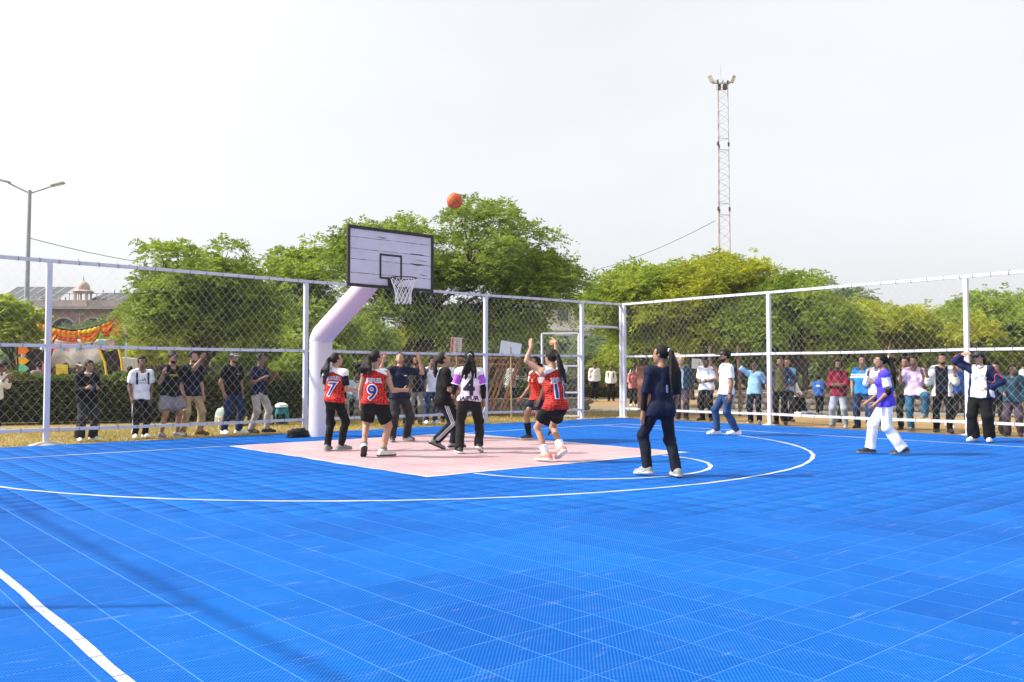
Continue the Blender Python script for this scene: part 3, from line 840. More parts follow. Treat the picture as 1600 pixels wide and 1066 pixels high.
T11 = tree('ornamental_shrub', 'rounded bright shrub seen through the open gateway', (27.0, 18.2, -.02),
     frame_blobs([(0, 0, 1.5, 1.3, 1.2, 1.0), (.5, 0, .9, 1.0, 1.0, .7)]), LEAF['bright'], 21, .08, .6, [18, 10], 60, (.35, .55), limbs=6, length=.26)
T12 = tree('ornamental_shrub', 'low green bush behind the two seated students', (19.5, .3, -.02),
     frame_blobs([(0, 0, .95, 1.4, 1.2, .85), (1.3, 0, .8, 1.0, 1.0, .6)]), LEAF['mid'], 22, .05, .3, [18, 10], 55, (.3, .5), limbs=6, length=.24)
T13 = tree('ornamental_shrub', 'leafy shrub behind the hoop pole', (4.1, 9.6, -.02),
     frame_blobs([(-.1, 0, 1.85, 1.1, 1.0, .85), (.5, 0, 1.3, .8, .8, .6), (-.7, 0, 1.2, .7, .7, .6)]), LEAF['mid'], 24, .06, .6, [14, 9, 8], 62, (.28, .45), limbs=6, length=.2, nl=6, lw=.06, ll=.1)
# slender saplings beyond the right fence
for k, (x, y, lab) in enumerate(((19.6, -3.6, 'slender sapling with a thin crown beside the maroon shirt'), (21.0, 1.4, 'slender sapling beyond the seated students'))):
    tree('sapling', lab, (x, y, -.02), [(0, 0, 2.5, .9, .9, .6)], LEAF['yellow'], 40 + k, .045, 1.7, 10, 30, (.3, .5), 'saplings on the sandy ground', length=.28)

# distant trees, one behind another
far_src = T9
FARS = [(150, 52, 1.0, 'grey', 'hazy tree between the archway and the round tree'), (215, 44, .95, 'bright', 'distant pale tree left of the round tree'), (255, 36, .8, 'yellow', 'low yellowish tree left of the round tree trunk'),
        (400, 36, .85, 'mid', 'distant tree right of the round tree trunk'), (470, 42, 1.0, 'dark', 'distant dark tree left of the hoop arm'), (560, 38, .9, 'mid', 'distant tree behind the hoop arm'), (660, 44, .9, 'yellow', 'distant yellowish tree under the tall tree'), (760, 40, .85, 'grey', 'hazy tree behind the white sign board'),
        (800, 46, 1.0, 'mid', 'distant tree left of the gate leaf'), (912, 56, .72, 'grey', 'hazy blue-green tree framed by the gateway'), (1020, 44, .95, 'mid', 'distant tree right of the gateway corner post'),
        (1080, 42, 1.0, 'dark', 'distant dark tree behind the bald man'), (1150, 44, 1.0, 'mid', 'distant tree under the lattice tower'), (1235, 44, 1.0, 'grey', 'distant tree between the tower and the thin tree'), (1310, 46, .95, 'mid', 'distant dark tree left of the olive tree'),
        (1420, 46, 1.05, 'grey', 'distant tree right of the olive tree'), (1490, 50, 1.15, 'mid', 'distant tree left of the rightmost post'), (1570, 46, 1.1, 'dark', 'distant dark tree far right beyond the fence')]
for k, (px_, Z_, sc, lf, lab) in enumerate(FARS):
    q = CAM[:2] + RGT * ((px_ - 800) / 1343.87 * Z_) + FWD * Z_
    copy_tree([T9, T8, T6][k % 3], (q[0], q[1], -.02), 1.3 * k, sc, lab, 'trees in the far background', LEAF[lf])
# the far-off belt of trees that closes the view
def treeline():
    rng = np.random.default_rng(77); cl = []
    for a in np.linspace(R(-42), R(42), 150):
        Z = 74 + 6 * math.sin(a * 9) + rng.normal(0, 3); th = YAW - a
        for z in (.9, 2.2, 3.4 + rng.normal(0, .5)):
            cl.append((np.array([CAM[0] + Z * math.cos(th) + rng.normal(0, 1), CAM[1] + Z * math.sin(th) + rng.normal(0, 1), z + rng.normal(0, .3)]), (1.6, 1.6, 1.0)))
    me = crown_mesh('far_treeline', cl, 3.4, rng, .8, 6, .42, .6)
    o = obj('far_treeline', me, LEAF['grey']); tag(o, 'hazy belt of trees closing the far background', 'trees', kind='stuff')
treeline()

# ------------------------------------------------------------------ hedge
def hedge(label, a, b, depth, h, seed, dn=1.0):
    rng = np.random.default_rng(seed)
    a = np.array(a, float); b = np.array(b, float); L = np.linalg.norm(b - a); d = (b - a) / L; n = np.array([-d[1], d[0]])
    root = empty('clipped_hedge', (a[0], a[1], -.02)); tag(root, label, 'hedge')
    core = MB(); core.box((*(d * L / 2), h * .47), (L - .1, depth * .72, h * .86), np.array([[d[0], n[0], 0], [d[1], n[1], 0], [0, 0, 1]]))  # plain dark box added inside the leaves to darken the hedge's interior
    core.build('dark_core', mat('dark_hedge_fill', (0.022, 0.024, 0.010), rough=.95, var=.5, scale=20, bump=.6, bscale=30), root)
    area_top = L * depth; area_f = L * h
    nt = int(area_top * 330 * dn); nf = int(area_f * 340 * dn)
    s = rng.uniform(0, L, nt); w = rng.uniform(-.5, .5, nt) * depth
    C1 = (d[None] * s[:, None] + n[None] * w[:, None]); z1 = h + .05 * np.sin(s * 1.7) + .03 * np.sin(s * 5.1) + rng.uniform(-.1, .03, nt)
    D1 = np.stack([rng.normal(0, .5, nt), rng.normal(0, .5, nt), np.ones(nt)], 1)
    parts = [(np.concatenate([C1, z1[:, None]], 1), D1)]
    for sd in (-1, 1):
        s = rng.uniform(0, L, nf); z = rng.uniform(.02, h, nf) ** .9
        w = sd * depth * (.5 + rng.uniform(-.16, .03, nf) + .05 * np.sin(s * 2.3 + z * 3) - .06 * (z < .2))
        C2 = d[None] * s[:, None] + n[None] * w[:, None]
        D2 = np.concatenate([n[None] * sd + rng.normal(0, .5, (nf, 2)), rng.normal(.35, .4, (nf, 1))], 1)
        parts.append((np.concatenate([C2, z[:, None]], 1), D2))
    C = np.concatenate([p[0] for p in parts]); D = np.concatenate([p[1] for p in parts])
    V = leaf_sprays(C, D, rng, .09, 4, .046, .07, .2)
    o = obj('foliage', mesh_np('foliage', V, np.arange(len(V)).reshape(-1, 4)), LEAF['hedge'], root); o['kind'] = 'stuff'
hedge('long clipped hedge behind the spectators on the left', (-8.5, 12.2), (2.9, 7.5), .9, 1.19, 5)

hedge('low distant hedge strip beyond the concrete road', (11.5, 25.5), (27.0, 15.8), .8, .62, 6, .4)

# dry grass along the back of the court
def grass():
    rng = np.random.default_rng(9); n = 26000
    x = rng.uniform(-9, 14, n); y = rng.uniform(2.35, 7.5, n) ** 1.0
    keep = np.hypot(x - CAM[0], y - CAM[1]) < 30
    x, y = x[keep], y[keep]; n = len(x)
    a = rng.uniform(0, 6.28, n); h = rng.uniform(.02, .07, n); w = rng.uniform(.006, .012, n)
    zb = np.full(n, -.021)
    tip = np.stack([x + rng.normal(0, .02, n), y + rng.normal(0, .02, n), zb + h], 1)
    p0 = np.stack([x - np.cos(a) * w, y - np.sin(a) * w, zb], 1); p1 = np.stack([x + np.cos(a) * w, y + np.sin(a) * w, zb], 1)
    V = np.stack([p0, p1, tip], 1).reshape(-1, 3)
    m = leaf_mat('dry_grass_blade', (0.22, 0.19, 0.05), (0.55, 0.42, 0.16), .2)
    o = obj('dry_grass', mesh_np('dry_grass', V, np.arange(len(V)).reshape(-1, 3)), m); tag(o, 'dry yellow grass between the court and the hedge', 'grass', kind='stuff')
grass()
# ------------------------------------------------------------------ things beyond the fences
def facing(name, right, fwd, z=-.02):
    """an Empty whose local x runs along the view's right and y away from the court side camera"""
    q = CAM[:2] + RGT * right + FWD * fwd
    return empty(name, (q[0], q[1], z), YAW - math.pi / 2)

# brick college building with arches, roof turret and solar arrays
def brick_building():
    root = facing('brick_building', -39.1, 75.0); tag(root, 'red brick building with round arches and a domed roof turret', 'building')
    brick = bpy.data.materials.new('red_brick_wall'); brick.use_nodes = True
    N, L = brick.node_tree.nodes, brick.node_tree.links; b = N['Principled BSDF']; b.inputs['Roughness'].default_value = .9
    tc = N.new('ShaderNodeTexCoord'); bt = N.new('ShaderNodeTexBrick'); bt.inputs['Scale'].default_value = 4
    bt.inputs['Color1'].default_value = (.28, .17, .145, 1); bt.inputs['Color2'].default_value = (.33, .21, .175, 1); bt.inputs['Mortar'].default_value = (.35, .25, .22, 1)  # brick colours greyed to carry the haze of distance
    mp = N.new('ShaderNodeMapping'); mp.inputs['Rotation'].default_value = (R(90), 0, 0)
    L.new(tc.outputs['Object'], mp.inputs['Vector']); L.new(mp.outputs[0], bt.inputs['Vector']); L.new(bt.outputs['Color'], b.inputs['Base Color'])
    grey = mat('parapet_plaster', (.36, .32, .31), rough=.95, var=.15, scale=1.5, detail=6)
    trim = mat('cream_trim', (.52, .44, .40), rough=.9, var=.1)
    pinkst = mat('pink_sandstone', (.46, .36, .33), rough=.9, var=.1, scale=3)
    glass = mat('dark_glazing', (.10, .12, .15), rough=.15, var=.2, scale=1)
    # wall with three arched openings cut out of the outline
    W0, W1, H = -13.0, 11.0, 6.9
    def wall_with_arches():
        cents = [-4.6, -2.2 + 2.3 - .1, 2.55, 5.1, 7.65]; r = 1.08; sp = 5.0
        bm = bmesh.new()
        xs = [W0]
        outline = [(W0, 0), (W0, H), (W1, H), (W1, 0)]
        for c in sorted(cents, reverse=True):
            outline += [(c + r, 0)] + [(c + r * math.cos(t), sp + r * math.sin(t)) for t in np.linspace(0, math.pi, 14)] + [(c - r, 0)]
        vs = [bm.verts.new((x, 0, z)) for x, z in outline]
        f = bm.faces.new(vs)
        e = bmesh.ops.extrude_face_region(bm, geom=[f])
        for v in [g for g in e['geom'] if isinstance(g, bmesh.types.BMVert)]: v.co.y += .5
        bmesh.ops.recalc_face_normals(bm, faces=bm.faces)
        me = bpy.data.meshes.new('wall'); bm.to_mesh(me); bm.free()
        obj('wall', me, brick, root)
        for c in cents:
            MB().box((c, .42, (sp + r) / 2), (2 * r, .06, sp + r)).build('arch_window', glass, root)
            mb = MB(); t = np.linspace(0, math.pi, 17)
            for i in range(16):
                mb.bar((c + (r + .09) * math.cos(t[i]), -.04, sp + (r + .09) * math.sin(t[i])), (c + (r + .09) * math.cos(t[i + 1]), -.04, sp + (r + .09) * math.sin(t[i + 1])), .1, .2, (0, 1, 0))
            mb.build('arch_moulding', trim, root)
            mb = MB()
            for dx in (-.35, .35): mb.box((c + dx, .36, 3), (.06, .05, 6))
            mb.box((c, .36, 4.9), (2.1, .05, .08)); mb.build('window_frame', grey, root)
    wall_with_arches()
    MB().box((-1, 3.6, H / 2), (W1 - W0 - .2, 6, H - .05)).build('rear_block', grey, root)
    MB().box((-1, -.06, H + .14), (W1 - W0 + .2, .8, .28)).build('cornice', grey, root)
    MB().box((-1, .2, H + .55), (W1 - W0, .25, .55)).build('parapet', grey, root)
    MB().box((1.37, -.05, H - .75), (.07, .09, 1.1)).box((1.37, -.055, H - .45), (.7, .08, .07)).build('cross_relief', trim, root)
    rail = MB()
    for x in np.arange(-3, 8, .8): rail.box((x, .4, H + 1.1), (.05, .05, .7))
    rail.box((2.5, .4, H + 1.42), (11, .05, .05)); rail.build('roof_railing', grey, root)
    # roof turret: four columns, eave, dome, finial
    t = MB(); cx, cz = 1.32, H + .3
    t.box((cx, .6, cz + .25), (1.3, 1.3, .5)); t.build('turret_plinth', pinkst, root)
    for sx in (-.45, .45):
        for sy in (.15, 1.05): MB().tube([(cx + sx, sy, cz + .5), (cx + sx, sy, cz + 1.2)], .1, 8).build('turret_column', trim, root)
    MB().box((cx, .6, cz + 1.25), (1.25, 1.25, .12)).build('turret_beam', trim, root)
    MB().lathe([(.95, 1.3), (.78, 1.42), (.6, 1.45)], (cx, .6, cz), 8).build('turret_eave', pinkst, root)
    MB().lathe([(.52, 1.44), (.54, 1.6), (.5, 1.85), (.36, 2.08), (.16, 2.2), (.05, 2.26), (.05, 2.4), (.01, 2.75)], (cx, .6, cz), 16).build('turret_dome', pinkst, root, True)
    # solar arrays
    pv = mat('solar_panel', (.075, .08, .09), rough=.65, var=.15, scale=1)
    alu = mat('panel_frame', (.6, .62, .63), rough=.5)
    steel = mat('array_stand', (.35, .35, .36), rough=.6)
    for x0, x1, zb, zt in ((-5.4, -.1, H + .9, H + 2.15), (2.5, 6.6, H + .75, H + 1.6)):
        n = 6 if x0 < 0 else 5; y0, y1 = .6, 2.2
        sh = .75
        for i in range(n):
            a = x0 + (x1 - x0) * i / n; e = x0 + (x1 - x0) * (i + 1) / n - .05
            MB().poly([(a - sh, y0, zb), (e - sh, y0, zb), (e, y1, zt), (a, y1, zt)], (0, -.03, .05)).build('solar_panel', pv, root)
        fr = MB()
        for i in range(n + 1):
            a = x0 + (x1 - x0) * i / n - .025
            fr.bar((a - sh, y0, zb + .06), (a, y1, zt + .06), .05, .06)
        fr.bar((x0 - sh, y0, zb + .03), (x1 - sh, y0, zb + .03), .05, .06); fr.bar((x0, y1, zt + .03), (x1, y1, zt + .03), .05, .06)
        fr.build('panel_frame', alu, root)
        st = MB()
        for x in np.linspace(x0, x1, 5): st.box((x - .4, y0 + .5, H + .6), (.07, .07, 1.2)).box((x - .1, y1 - .2, H + .9), (.07, .07, 2.0))
        st.build('array_stand', steel, root)
brick_building()

def cream_building():
    root = facing('cream_building', 8.2, 84.0); tag(root, 'pale cream building behind the trees beyond the gateway', 'building')
    cr = mat('cream_render', (.62, .56, .46), rough=.9, var=.08, scale=.8, detail=6); gl = mat('shaded_window', (.08, .09, .11), rough=.2); wh = mat('white_ledge', (.66, .64, .6), rough=.85)
    MB().box((0, 4, 4.2), (14, 8, 8.4)).build('wall', cr, root)
    for z in (2.9, 5.6, 8.45): MB().box((0, -.12, z), (14.3, .5, .22)).build('ledge', wh, root)
    for x in (-5.6, -3.2, -.8, 1.6, 4.0):
        for z in (1.4, 4.3, 7.1):
            w = MB().box((x, -.02, z), (1.0, .1, 1.2)).build('window', gl, root)
            MB().box((x, -.2, z + .75), (1.3, .4, .08)).build('window_shade', wh, w)
    MB().box((0, .3, 8.8), (14, .2, .6)).build('parapet', cr, root)
cream_building()

# decorated fabric archway behind the hedge
def archway():
    root = facing('decorated_archway', -13.86, 27.0); tag(root, 'festive fabric archway with marigold swags, paper flags and dark side drapes', 'archway')
    org = mat('marigold_fabric', (.86, .20, .01), rough=.9, var=.25, scale=14, detail=4)
    yel = mat('yellow_garland', (.88, .56, .02), rough=.9, var=.2, scale=18); red = mat('red_garland', (.58, .05, .03), rough=.9, var=.2, scale=18)
    dark = mat('dark_brown_drape', (.045, .032, .034), rough=.95, var=.3, scale=5, bump=.5, bscale=9)
    blk = mat('black_edging', (.02, .02, .02), rough=.9); wht = mat('white_drape', (.78, .76, .76), rough=.9, var=.05, scale=3, bump=.5, bscale=5)
    pnk = mat('pink_paper', (.72, .30, .48), rough=.85); blu = mat('blue_paper', (.22, .55, .66), rough=.85); grn = mat('green_paper', (.15, .58, .36), rough=.85)
    def top(x):  # sagging upper rope
        return 2.62 + .56 * abs((x - .1) / 1.6) ** 1.8
    # rope + garland tubes
    xs = np.linspace(-1.45, 1.62, 30)
    MB().tube([(x, 0, top(x)) for x in xs], .028, 6).build('rope', blk, root)
    # five swag panels each with garland rows
    edges = [-1.45, -.9, -.42, .22, .92, 1.34]
    for k in range(5):
        a, b = edges[k], edges[k + 1]
        dep = [.42, .55, .34, .5, .40][k]
        half = k in (1, 3)
        n = 16; x = np.linspace(a + .02, b - .02, n); V = []; F = []
        rows = 9
        for r_ in range(rows + 1):
            for xx in x:
                u = (xx - a) / (b - a)
                d = dep * (math.sin(math.pi * u) ** .6 if half or k in (0, 4) else 1) * r_ / rows
                V.append((xx, .01 + .02 * math.sin(r_ * 1.3 + k) + .015 * math.sin(xx * 40), top(xx) - .02 - d))
        mats = [org, yel, red]
        ids = []
        for r_ in range(rows):
            for i in range(n - 1):
                F.append((r_ * n + i, r_ * n + i + 1, (r_ + 1) * n + i + 1, (r_ + 1) * n + i)); ids.append([1, 1, 0, 0, 2, 0, 0, 1, 2][r_] if half else [0, 0, 0, 1, 0, 0, 2, 0, 0][r_])
        me = mesh_from('swag', V, F, True); me.polygons.foreach_set('material_index', np.array(ids, np.int32))
        so = obj('swag', me, mats, root); md = so.modifiers.new('t', 'SOLIDIFY'); md.thickness = .03
        # dark edge cord under the swag
        MB().tube([V[rows * n + i] for i in range(n)], .02, 5).build('cord', blk if half else red, root)
    # hanging flower clump at the right end
    mb = MB(); rr = random.Random(5)
    for k in range(60):
        p = (1.46 + rr.gauss(0, .09), rr.gauss(0, .05), 3.05 - rr.random() * .75); mb.lathe([(.0, -.03), (.04, 0), (0, .03)], p, 6)
    mb.build('flower_bunch', org, root)
    mb = MB()
    for k in range(40):
        p = (-1.55 + rr.gauss(0, .07), rr.gauss(0, .05), 3.2 - rr.random() * .6); mb.lathe([(.0, -.03), (.04, 0), (0, .03)], p, 6)
    mb.build('flower_bunch', org, root)
    # paper flags
    fx = np.linspace(-1.15, 1.28, 12)
    for k, x in enumerate(fx):
        z = 2.16 + .12 * abs(x) ** 1.5 - .02; w, h = .17, .2
        o = MB().poly([(x - w / 2, -.05, z), (x - w / 2 + .02, -.05, z - h), (x, -.05, z - h * .78), (x + w / 2 + .02, -.05, z - h), (x + w / 2, -.05, z)], (0, .006, 0)).build('paper_flag', pnk if k % 2 else blu, root)
        o.rotation_euler = (0, .05 * math.sin(k * 2.3), 0)
    MB().tube([(x, -.045, 2.17 + .12 * abs(x) ** 1.5) for x in np.linspace(-1.3, 1.4, 20)], .006, 4).build('flag_string', wht, root)
    # white cloth hanging behind
    n = 20; V = []; F = []
    for i, x in enumerate(np.linspace(-1.1, 1.05, n)):
        for j in range(8):
            t = j / 7; bot = 1.45 + .25 * ((x + .1) / 1.1) ** 2 * (1 if x > 0 else .4)
            V.append((x, .25 + .02 * math.sin(i * 1.1) * t + .02 * math.sin(j), 2.35 * (1 - t) + bot * t))
    for i in range(n - 1):
        for j in range(7): F.append((i * 8 + j, i * 8 + 8 + j, i * 8 + 9 + j, i * 8 + j + 1))
    o = obj('white_cloth', mesh_from('white_cloth', V, F, True), wht, root); o.modifiers.new('t', 'SOLIDIFY').thickness = .015
    # side drapes with garland borders
    for s, outl in ((1, [(.92, 2.02), (1.1, 1.6), (1.18, 1.1), (1.35, .88), (1.58, .83), (1.66, 1.2), (1.62, 1.65), (1.52, 2.05), (1.2, 1.95)]),
                    (-1, [(-.55, 2.05), (-.7, 1.55), (-.86, 1.1), (-1.15, .7), (-1.4, .55), (-1.42, 1.1), (-1.4, 1.7), (-1.3, 2.1), (-.9, 2.0)])):
        dr = MB().poly([(x, .0, z) for x, z in outl], (0, .05, 0)).build('side_drape', dark, root)
        k = 5 if s > 0 else 5
        MB().tube([(x, -.03, z) for x, z in outl[:3]], .035, 6).build('garland', yel if s > 0 else red, dr)
        MB().tube([(x, -.03, z) for x, z in outl[2:5]], .035, 6).build('garland', red, dr)
        MB().tube([(x, -.03, z) for x, z in outl[4:8]], .035, 6).build('garland', yel if s > 0 else dark, dr)
    # poles
    for x in (-1.56, 1.70): MB().tube([(x, .08, 0), (x, .08, 3.2)], .035, 8).build('pole', wht, root)
    # white skirted counter behind
    # direction arrows on the left pole
    for z, m_ in ((1.98, org), (1.66, mat('amber_paper', (.85, .45, .02), rough=.85)), (1.42, grn), (1.16, org)):
        MB().poly([(-1.66, -.08, z - .11), (-1.38, -.08, z - .11), (-1.25, -.08, z), (-1.38, -.08, z + .11), (-1.66, -.08, z + .11)], (0, .015, 0)).build('arrow_sign', m_, root)
    MB().poly([(-1.66, -.05, .88), (-1.36, -.05, .88), (-1.4, -.05, 1.0), (-1.62, -.05, .98)], (0, .05, 0)).build('garland_foot', red, root)
archway()
st = facing('skirted_counter', -12.55, 27.8); tag(st, 'white cloth covered counter at the right side of the archway', 'counter')
MB().poly([(-.34, 0, .1), (.4, 0, .1), (.28, 0, 1.75), (-.2, 0, 1.8)], (0, .4, 0)).build('cloth', mat('white_drape', (.78, .76, .76)), st)
for lab, r_, c_, zz, w_, h_ in (('yellow handwritten placard above the hedge near the archway', -13.75, (.85, .66, .05), 1.32, .36, .42), ('pink menu placard above the hedge left of the yellow placard', -14.25, (.80, .16, .42), 1.40, .22, .34)):
    p = facing('placard', r_, 26.3); tag(p, lab, 'placard')
    MB().box((0, 0, zz), (w_, .02, h_), bev=.006).build('board', mat('placard_%s' % lab[:4], c_, rough=.8), p)
    MB().box((0, .02, zz / 2), (.03, .02, zz)).build('stick', mat('stick_wood', (.35, .24, .14), rough=.9), p)
    k = MB()
    for i in range(3):
        for j in range(5): k.box((-w_ * .32 + w_ * .16 * j, -.013, zz + h_ * .22 - i * h_ * .2), (w_ * .1 * (.5 + random.random() * .6), .004, .014))
    k.build('handwriting', mat('placard_ink', (.30, .12, .10), rough=.8), p)

# low grey wall far behind the hedge
wl_ = empty('boundary_wall', (0, 0, 0)); tag(wl_, 'low grey plastered wall running behind the hedge and trees', 'wall')
wm = mat('grey_plaster', (.36, .34, .31), rough=.95, var=.2, scale=1.2, bump=.3, bscale=12, detail=6)
for k in range(12):
    a = np.array([-26.0, 27.5]); b = np.array([11.0, 20.6]); A = a + (b - a) * k / 12; B = a + (b - a) * (k + 1) / 12 - (b - a) * .0006
    MB().bar((A[0], A[1], .52), (B[0], B[1], .52), .2, 1.12).build('wall_panel', wm, wl_)
    MB().bar((A[0], A[1], 1.11), (B[0], B[1], 1.11), .28, .06).build('coping', wm, wl_)

# low rubble wall on the right, stone by stone
def rubble(label, a, b, h, seed, w=.35):
    rr = random.Random(seed); a = np.array(a, float); b = np.array(b, float); L = np.linalg.norm(b - a); d = (b - a) / L
    root = empty('rubble_wall', (a[0], a[1], -.02), math.atan2(d[1], d[0])); tag(root, label, 'wall')
    MB().box((L / 2, 0, h / 2 - .02), (L, w * .8, h - .04)).build('mortar', mat('mortar', (.22, .19, .16), rough=.95, var=.3, scale=8), root)
    sm = [mat('rubble_stone_%d' % k, c, rough=.95, var=.25, scale=6, bump=.5, bscale=20) for k, c in enumerate(((.30, .24, .19), (.36, .30, .25), (.24, .21, .19)))]
    mes = []
    for k in range(6):
        bm = bmesh.new(); bmesh.ops.create_icosphere(bm, subdivisions=1, radius=.5)
        for v in bm.verts: v.co = Vector((v.co.x * rr.uniform(.85, 1.15), v.co.y * rr.uniform(.8, 1.1), v.co.z * rr.uniform(.8, 1.1)))
        me = bpy.data.meshes.new('stone'); bm.to_mesh(me); bm.free(); me.materials.append(sm[k % 3]); mes.append(me)
    z = .0; cnt = 0
    while z < h - .08:
        x = rr.uniform(0, .2); hh = rr.uniform(.16, .22)
        while x < L:
            wd = rr.uniform(.22, .42)
            for sd in (-1,):
                o = obj('stone', mes[rr.randrange(6)], sm[0], root); o.location = (x + wd / 2, sd * w * .42, z + hh / 2); o.scale = (wd * 1.05, .16, hh * 1.08); cnt += 1
            x += wd
        z += hh
    MB().box((L / 2, 0, h + .02), (L, w + .06, .06)).build('coping', mat('mortar', (.22, .19, .16)), root)
rubble('low rubble stone wall beyond the right hand spectators', (17.2, 4.0), (23.5, -8.0), .62, 3)
rubble('low dark rubble wall behind the rusty frames', (4.3, 8.6), (13.2, 6.8), .38, 4)

# lattice mast with floodlights
def mast():
    Z = 45.0
    root = facing('floodlight_mast', (1131 - 800) / 1343.87 * Z, Z); tag(root, 'tall galvanised lattice mast with square floodlights on top', 'mast')
    gal = mat('galvanised_steel', (.46, .45, .44), rough=.5, metal=.5, var=.2, scale=4); rst = mat('rust_streaked_steel', (.42, .32, .25), rough=.8, var=.3, scale=3)
    dk = mat('dark_flange', (.08, .07, .06), rough=.7)
    def leg(k, z):
        w = .42 - .09 * z / 17
        a = R(90) + k * 2 * math.pi / 3 + R(12)
        return np.array([w * math.cos(a), w * math.sin(a), z])
    secs = [(0, 4.9), (5.0, 9.85), (9.95, 13.3), (13.4, 16.6)]
    for si, (z0, z1) in enumerate(secs):
        for k in range(3):
            MB().tube([leg(k, z0), leg(k, z1)], .025, 8).build('leg', rst if si < 2 and k != 1 else gal, root)
            MB().tube([leg(k, z1 - .05), leg(k, z1 + .15)], .055, 8).build('flange', dk, root)
        br = MB(); nb = 5 if si != 3 else 4
        for k in range(3):
            for i in range(nb):
                za = z0 + .25 + (z1 - z0 - .5) * i / nb; zb = z0 + .25 + (z1 - z0 - .5) * (i + 1) / nb; zm = (za + zb) / 2
                br.tube([leg(k, za), leg((k + 1) % 3, zm)], .009, 4); br.tube([leg((k + 1) % 3, zm), leg(k, zb)], .009, 4)
            for z in (z0 + .25, z1 - .25): br.tube([leg(k, z), leg((k + 1) % 3, z)], .014, 4)
        br.build('lattice', gal, root)
    t = 16.6
    MB().box((0, 0, t + .05), (.95, .06, .06)).box((0, 0, t + .05), (.06, .9, .06)).build('head_frame', gal, root)
    MB().tube([(-.02, 0, t), (-.02, 0, t + 1.1)], .016, 6).build('lightning_rod', gal, root)
    lens_m = mat('floodlight_glass', (.62, .58, .46), rough=.25, var=.15); hm = mat('floodlight_housing', (.55, .55, .55), rough=.5)
    for s, ry in ((-1, R(-22)), (1, R(18))):
        fl = empty('floodlight', (s * .58, -.1, t + .24)); fl.scale = (.66, .66, .66); fl.parent = root; fl.rotation_euler = (R(12), ry, R(20 * s))
        MB().box((0, 0, 0), (.34, .16, .6), bev=.02).build('housing', hm, fl)
        MB().box((0, -.085, 0), (.28, .012, .52)).build('lens', lens_m, fl)
        MB().bar((0, .05, -.32), (-s * .3, .05, -.3), .03, .04).build('bracket', gal, fl)
    for s in (-1, 1):
        MB().box((s * .16, -.12, t - .2), (.2, .16, .28), bev=.015).build('speaker_horn', dk, root)
mast()

# street lamp with two arms on the left
def street_lamp(label, px, Z, top, arms, rad, group=None, lean=0):
    root = facing('street_lamp', (px - 800) / 1343.87 * Z, Z); tag(root, label, 'street lamp', group)
    gm = mat('lamp_grey_paint', (.30, .33, .37), rough=.5, var=.12, scale=3)
    MB().tube([(0, 0, 0), (lean * .5, 0, top * .5), (lean, 0, top)], [rad * 1.2, rad * .9, rad * .62], 10).build('pole', gm, root, True)
    for dx, dz in arms:
        MB().tube([(lean, 0, top - .12), (lean + dx * .5, 0, top - .12 + dz * .5), (lean + dx * .8, 0, top - .12 + dz * .82)], rad * .34, 7).build('arm', gm, root, True)
        s = 1 if dx > 0 else -1
        hd = MB().box((0, 0, 0), (.5, .2, .07), bev=.02).build('lamp_head', gm, root); hd.location = (lean + dx * .98, 0, top - .12 + dz * .98); hd.rotation_euler = (0, -s * R(14), 0)
        MB().box((s * .06, 0, -.035), (.3, .15, .02)).build('lens', mat('lamp_lens', (.7, .7, .68), rough=.3), hd)
street_lamp('grey street lamp with two arms left of the archway', 38.5, 33.0, 8.35, ((1.1, .36), (-1.05, .5)), .1, lean=.06)
street_lamp('distant thin street lamp above the olive tree', 1344.5, 62.0, 7.35, ((1.25, .16), (-.05, .1)), .06)

# overhead cables
def cable(label, pts, r):
    o = MB().tube(pts, r, 5).build('overhead_cable', mat('black_cable', (.05, .05, .05), rough=.8)); tag(o, label, 'cable')
def at(px, py, Z):
    q = CAM[:2] + RGT * ((px - 800) / 1343.87 * Z) + FWD * Z
    return (q[0], q[1], 1.219 + (585 - py) / 1343.87 * Z)
def sagline(a, b, sag, n=18):
    a = np.array(a); b = np.array(b); return [a + (b - a) * t - np.array([0, 0, 4 * sag * t * (1 - t)]) for t in np.linspace(0, 1, n)]
cable('thin overhead cable running from the lattice mast to the left', sagline(at(1119, 344, 45), at(800, 440, 56), .8), .014)
cable('thin overhead cable running right from the left street lamp', sagline(at(41, 371, 33), at(330, 420, 48), .25), .014)

# ------------------------------------------------------------------ small things behind the back fence
def steel_rack(k, label, right, fwd, lean, H=1.66, D=1.0):
    root = facing('steel_rack', right, fwd); tag(root, label, 'metal rack', 'rusty steel racks leaning together')
    lx = math.tan(lean)
    def P(t, d): return (lx * t, d, t)
    for d in (0, D): MB().bar(P(0.0, d), P(H, d), .06, .045, (0, 1, 0)).build('side_bar', rust_m, root)
    for t in (.05, H * .5, H): MB().bar(P(t, .025), P(t, D - .025), .045, .045).build('cross_bar', rust_m, root)
    for d in (.33, .66): MB().bar(P(.08, d), P(H - .05, d), .02, .02, (0, 1, 0)).build('rod', rust_m, root)
_ord = ['leftmost', 'second', 'third', 'fourth', 'fifth', 'sixth', 'seventh', 'eighth', 'ninth', 'tenth', 'eleventh', 'rightmost']
for k in range(12): steel_rack(k, _ord[k] + ' of the rusty steel racks leaning together behind the fence', -2.1 + .165 * k + .03 * math.sin(k * 2.7), 25.4 + .05 * math.sin(k * 1.7), R(19 + 1.5 * math.sin(k * 2)))
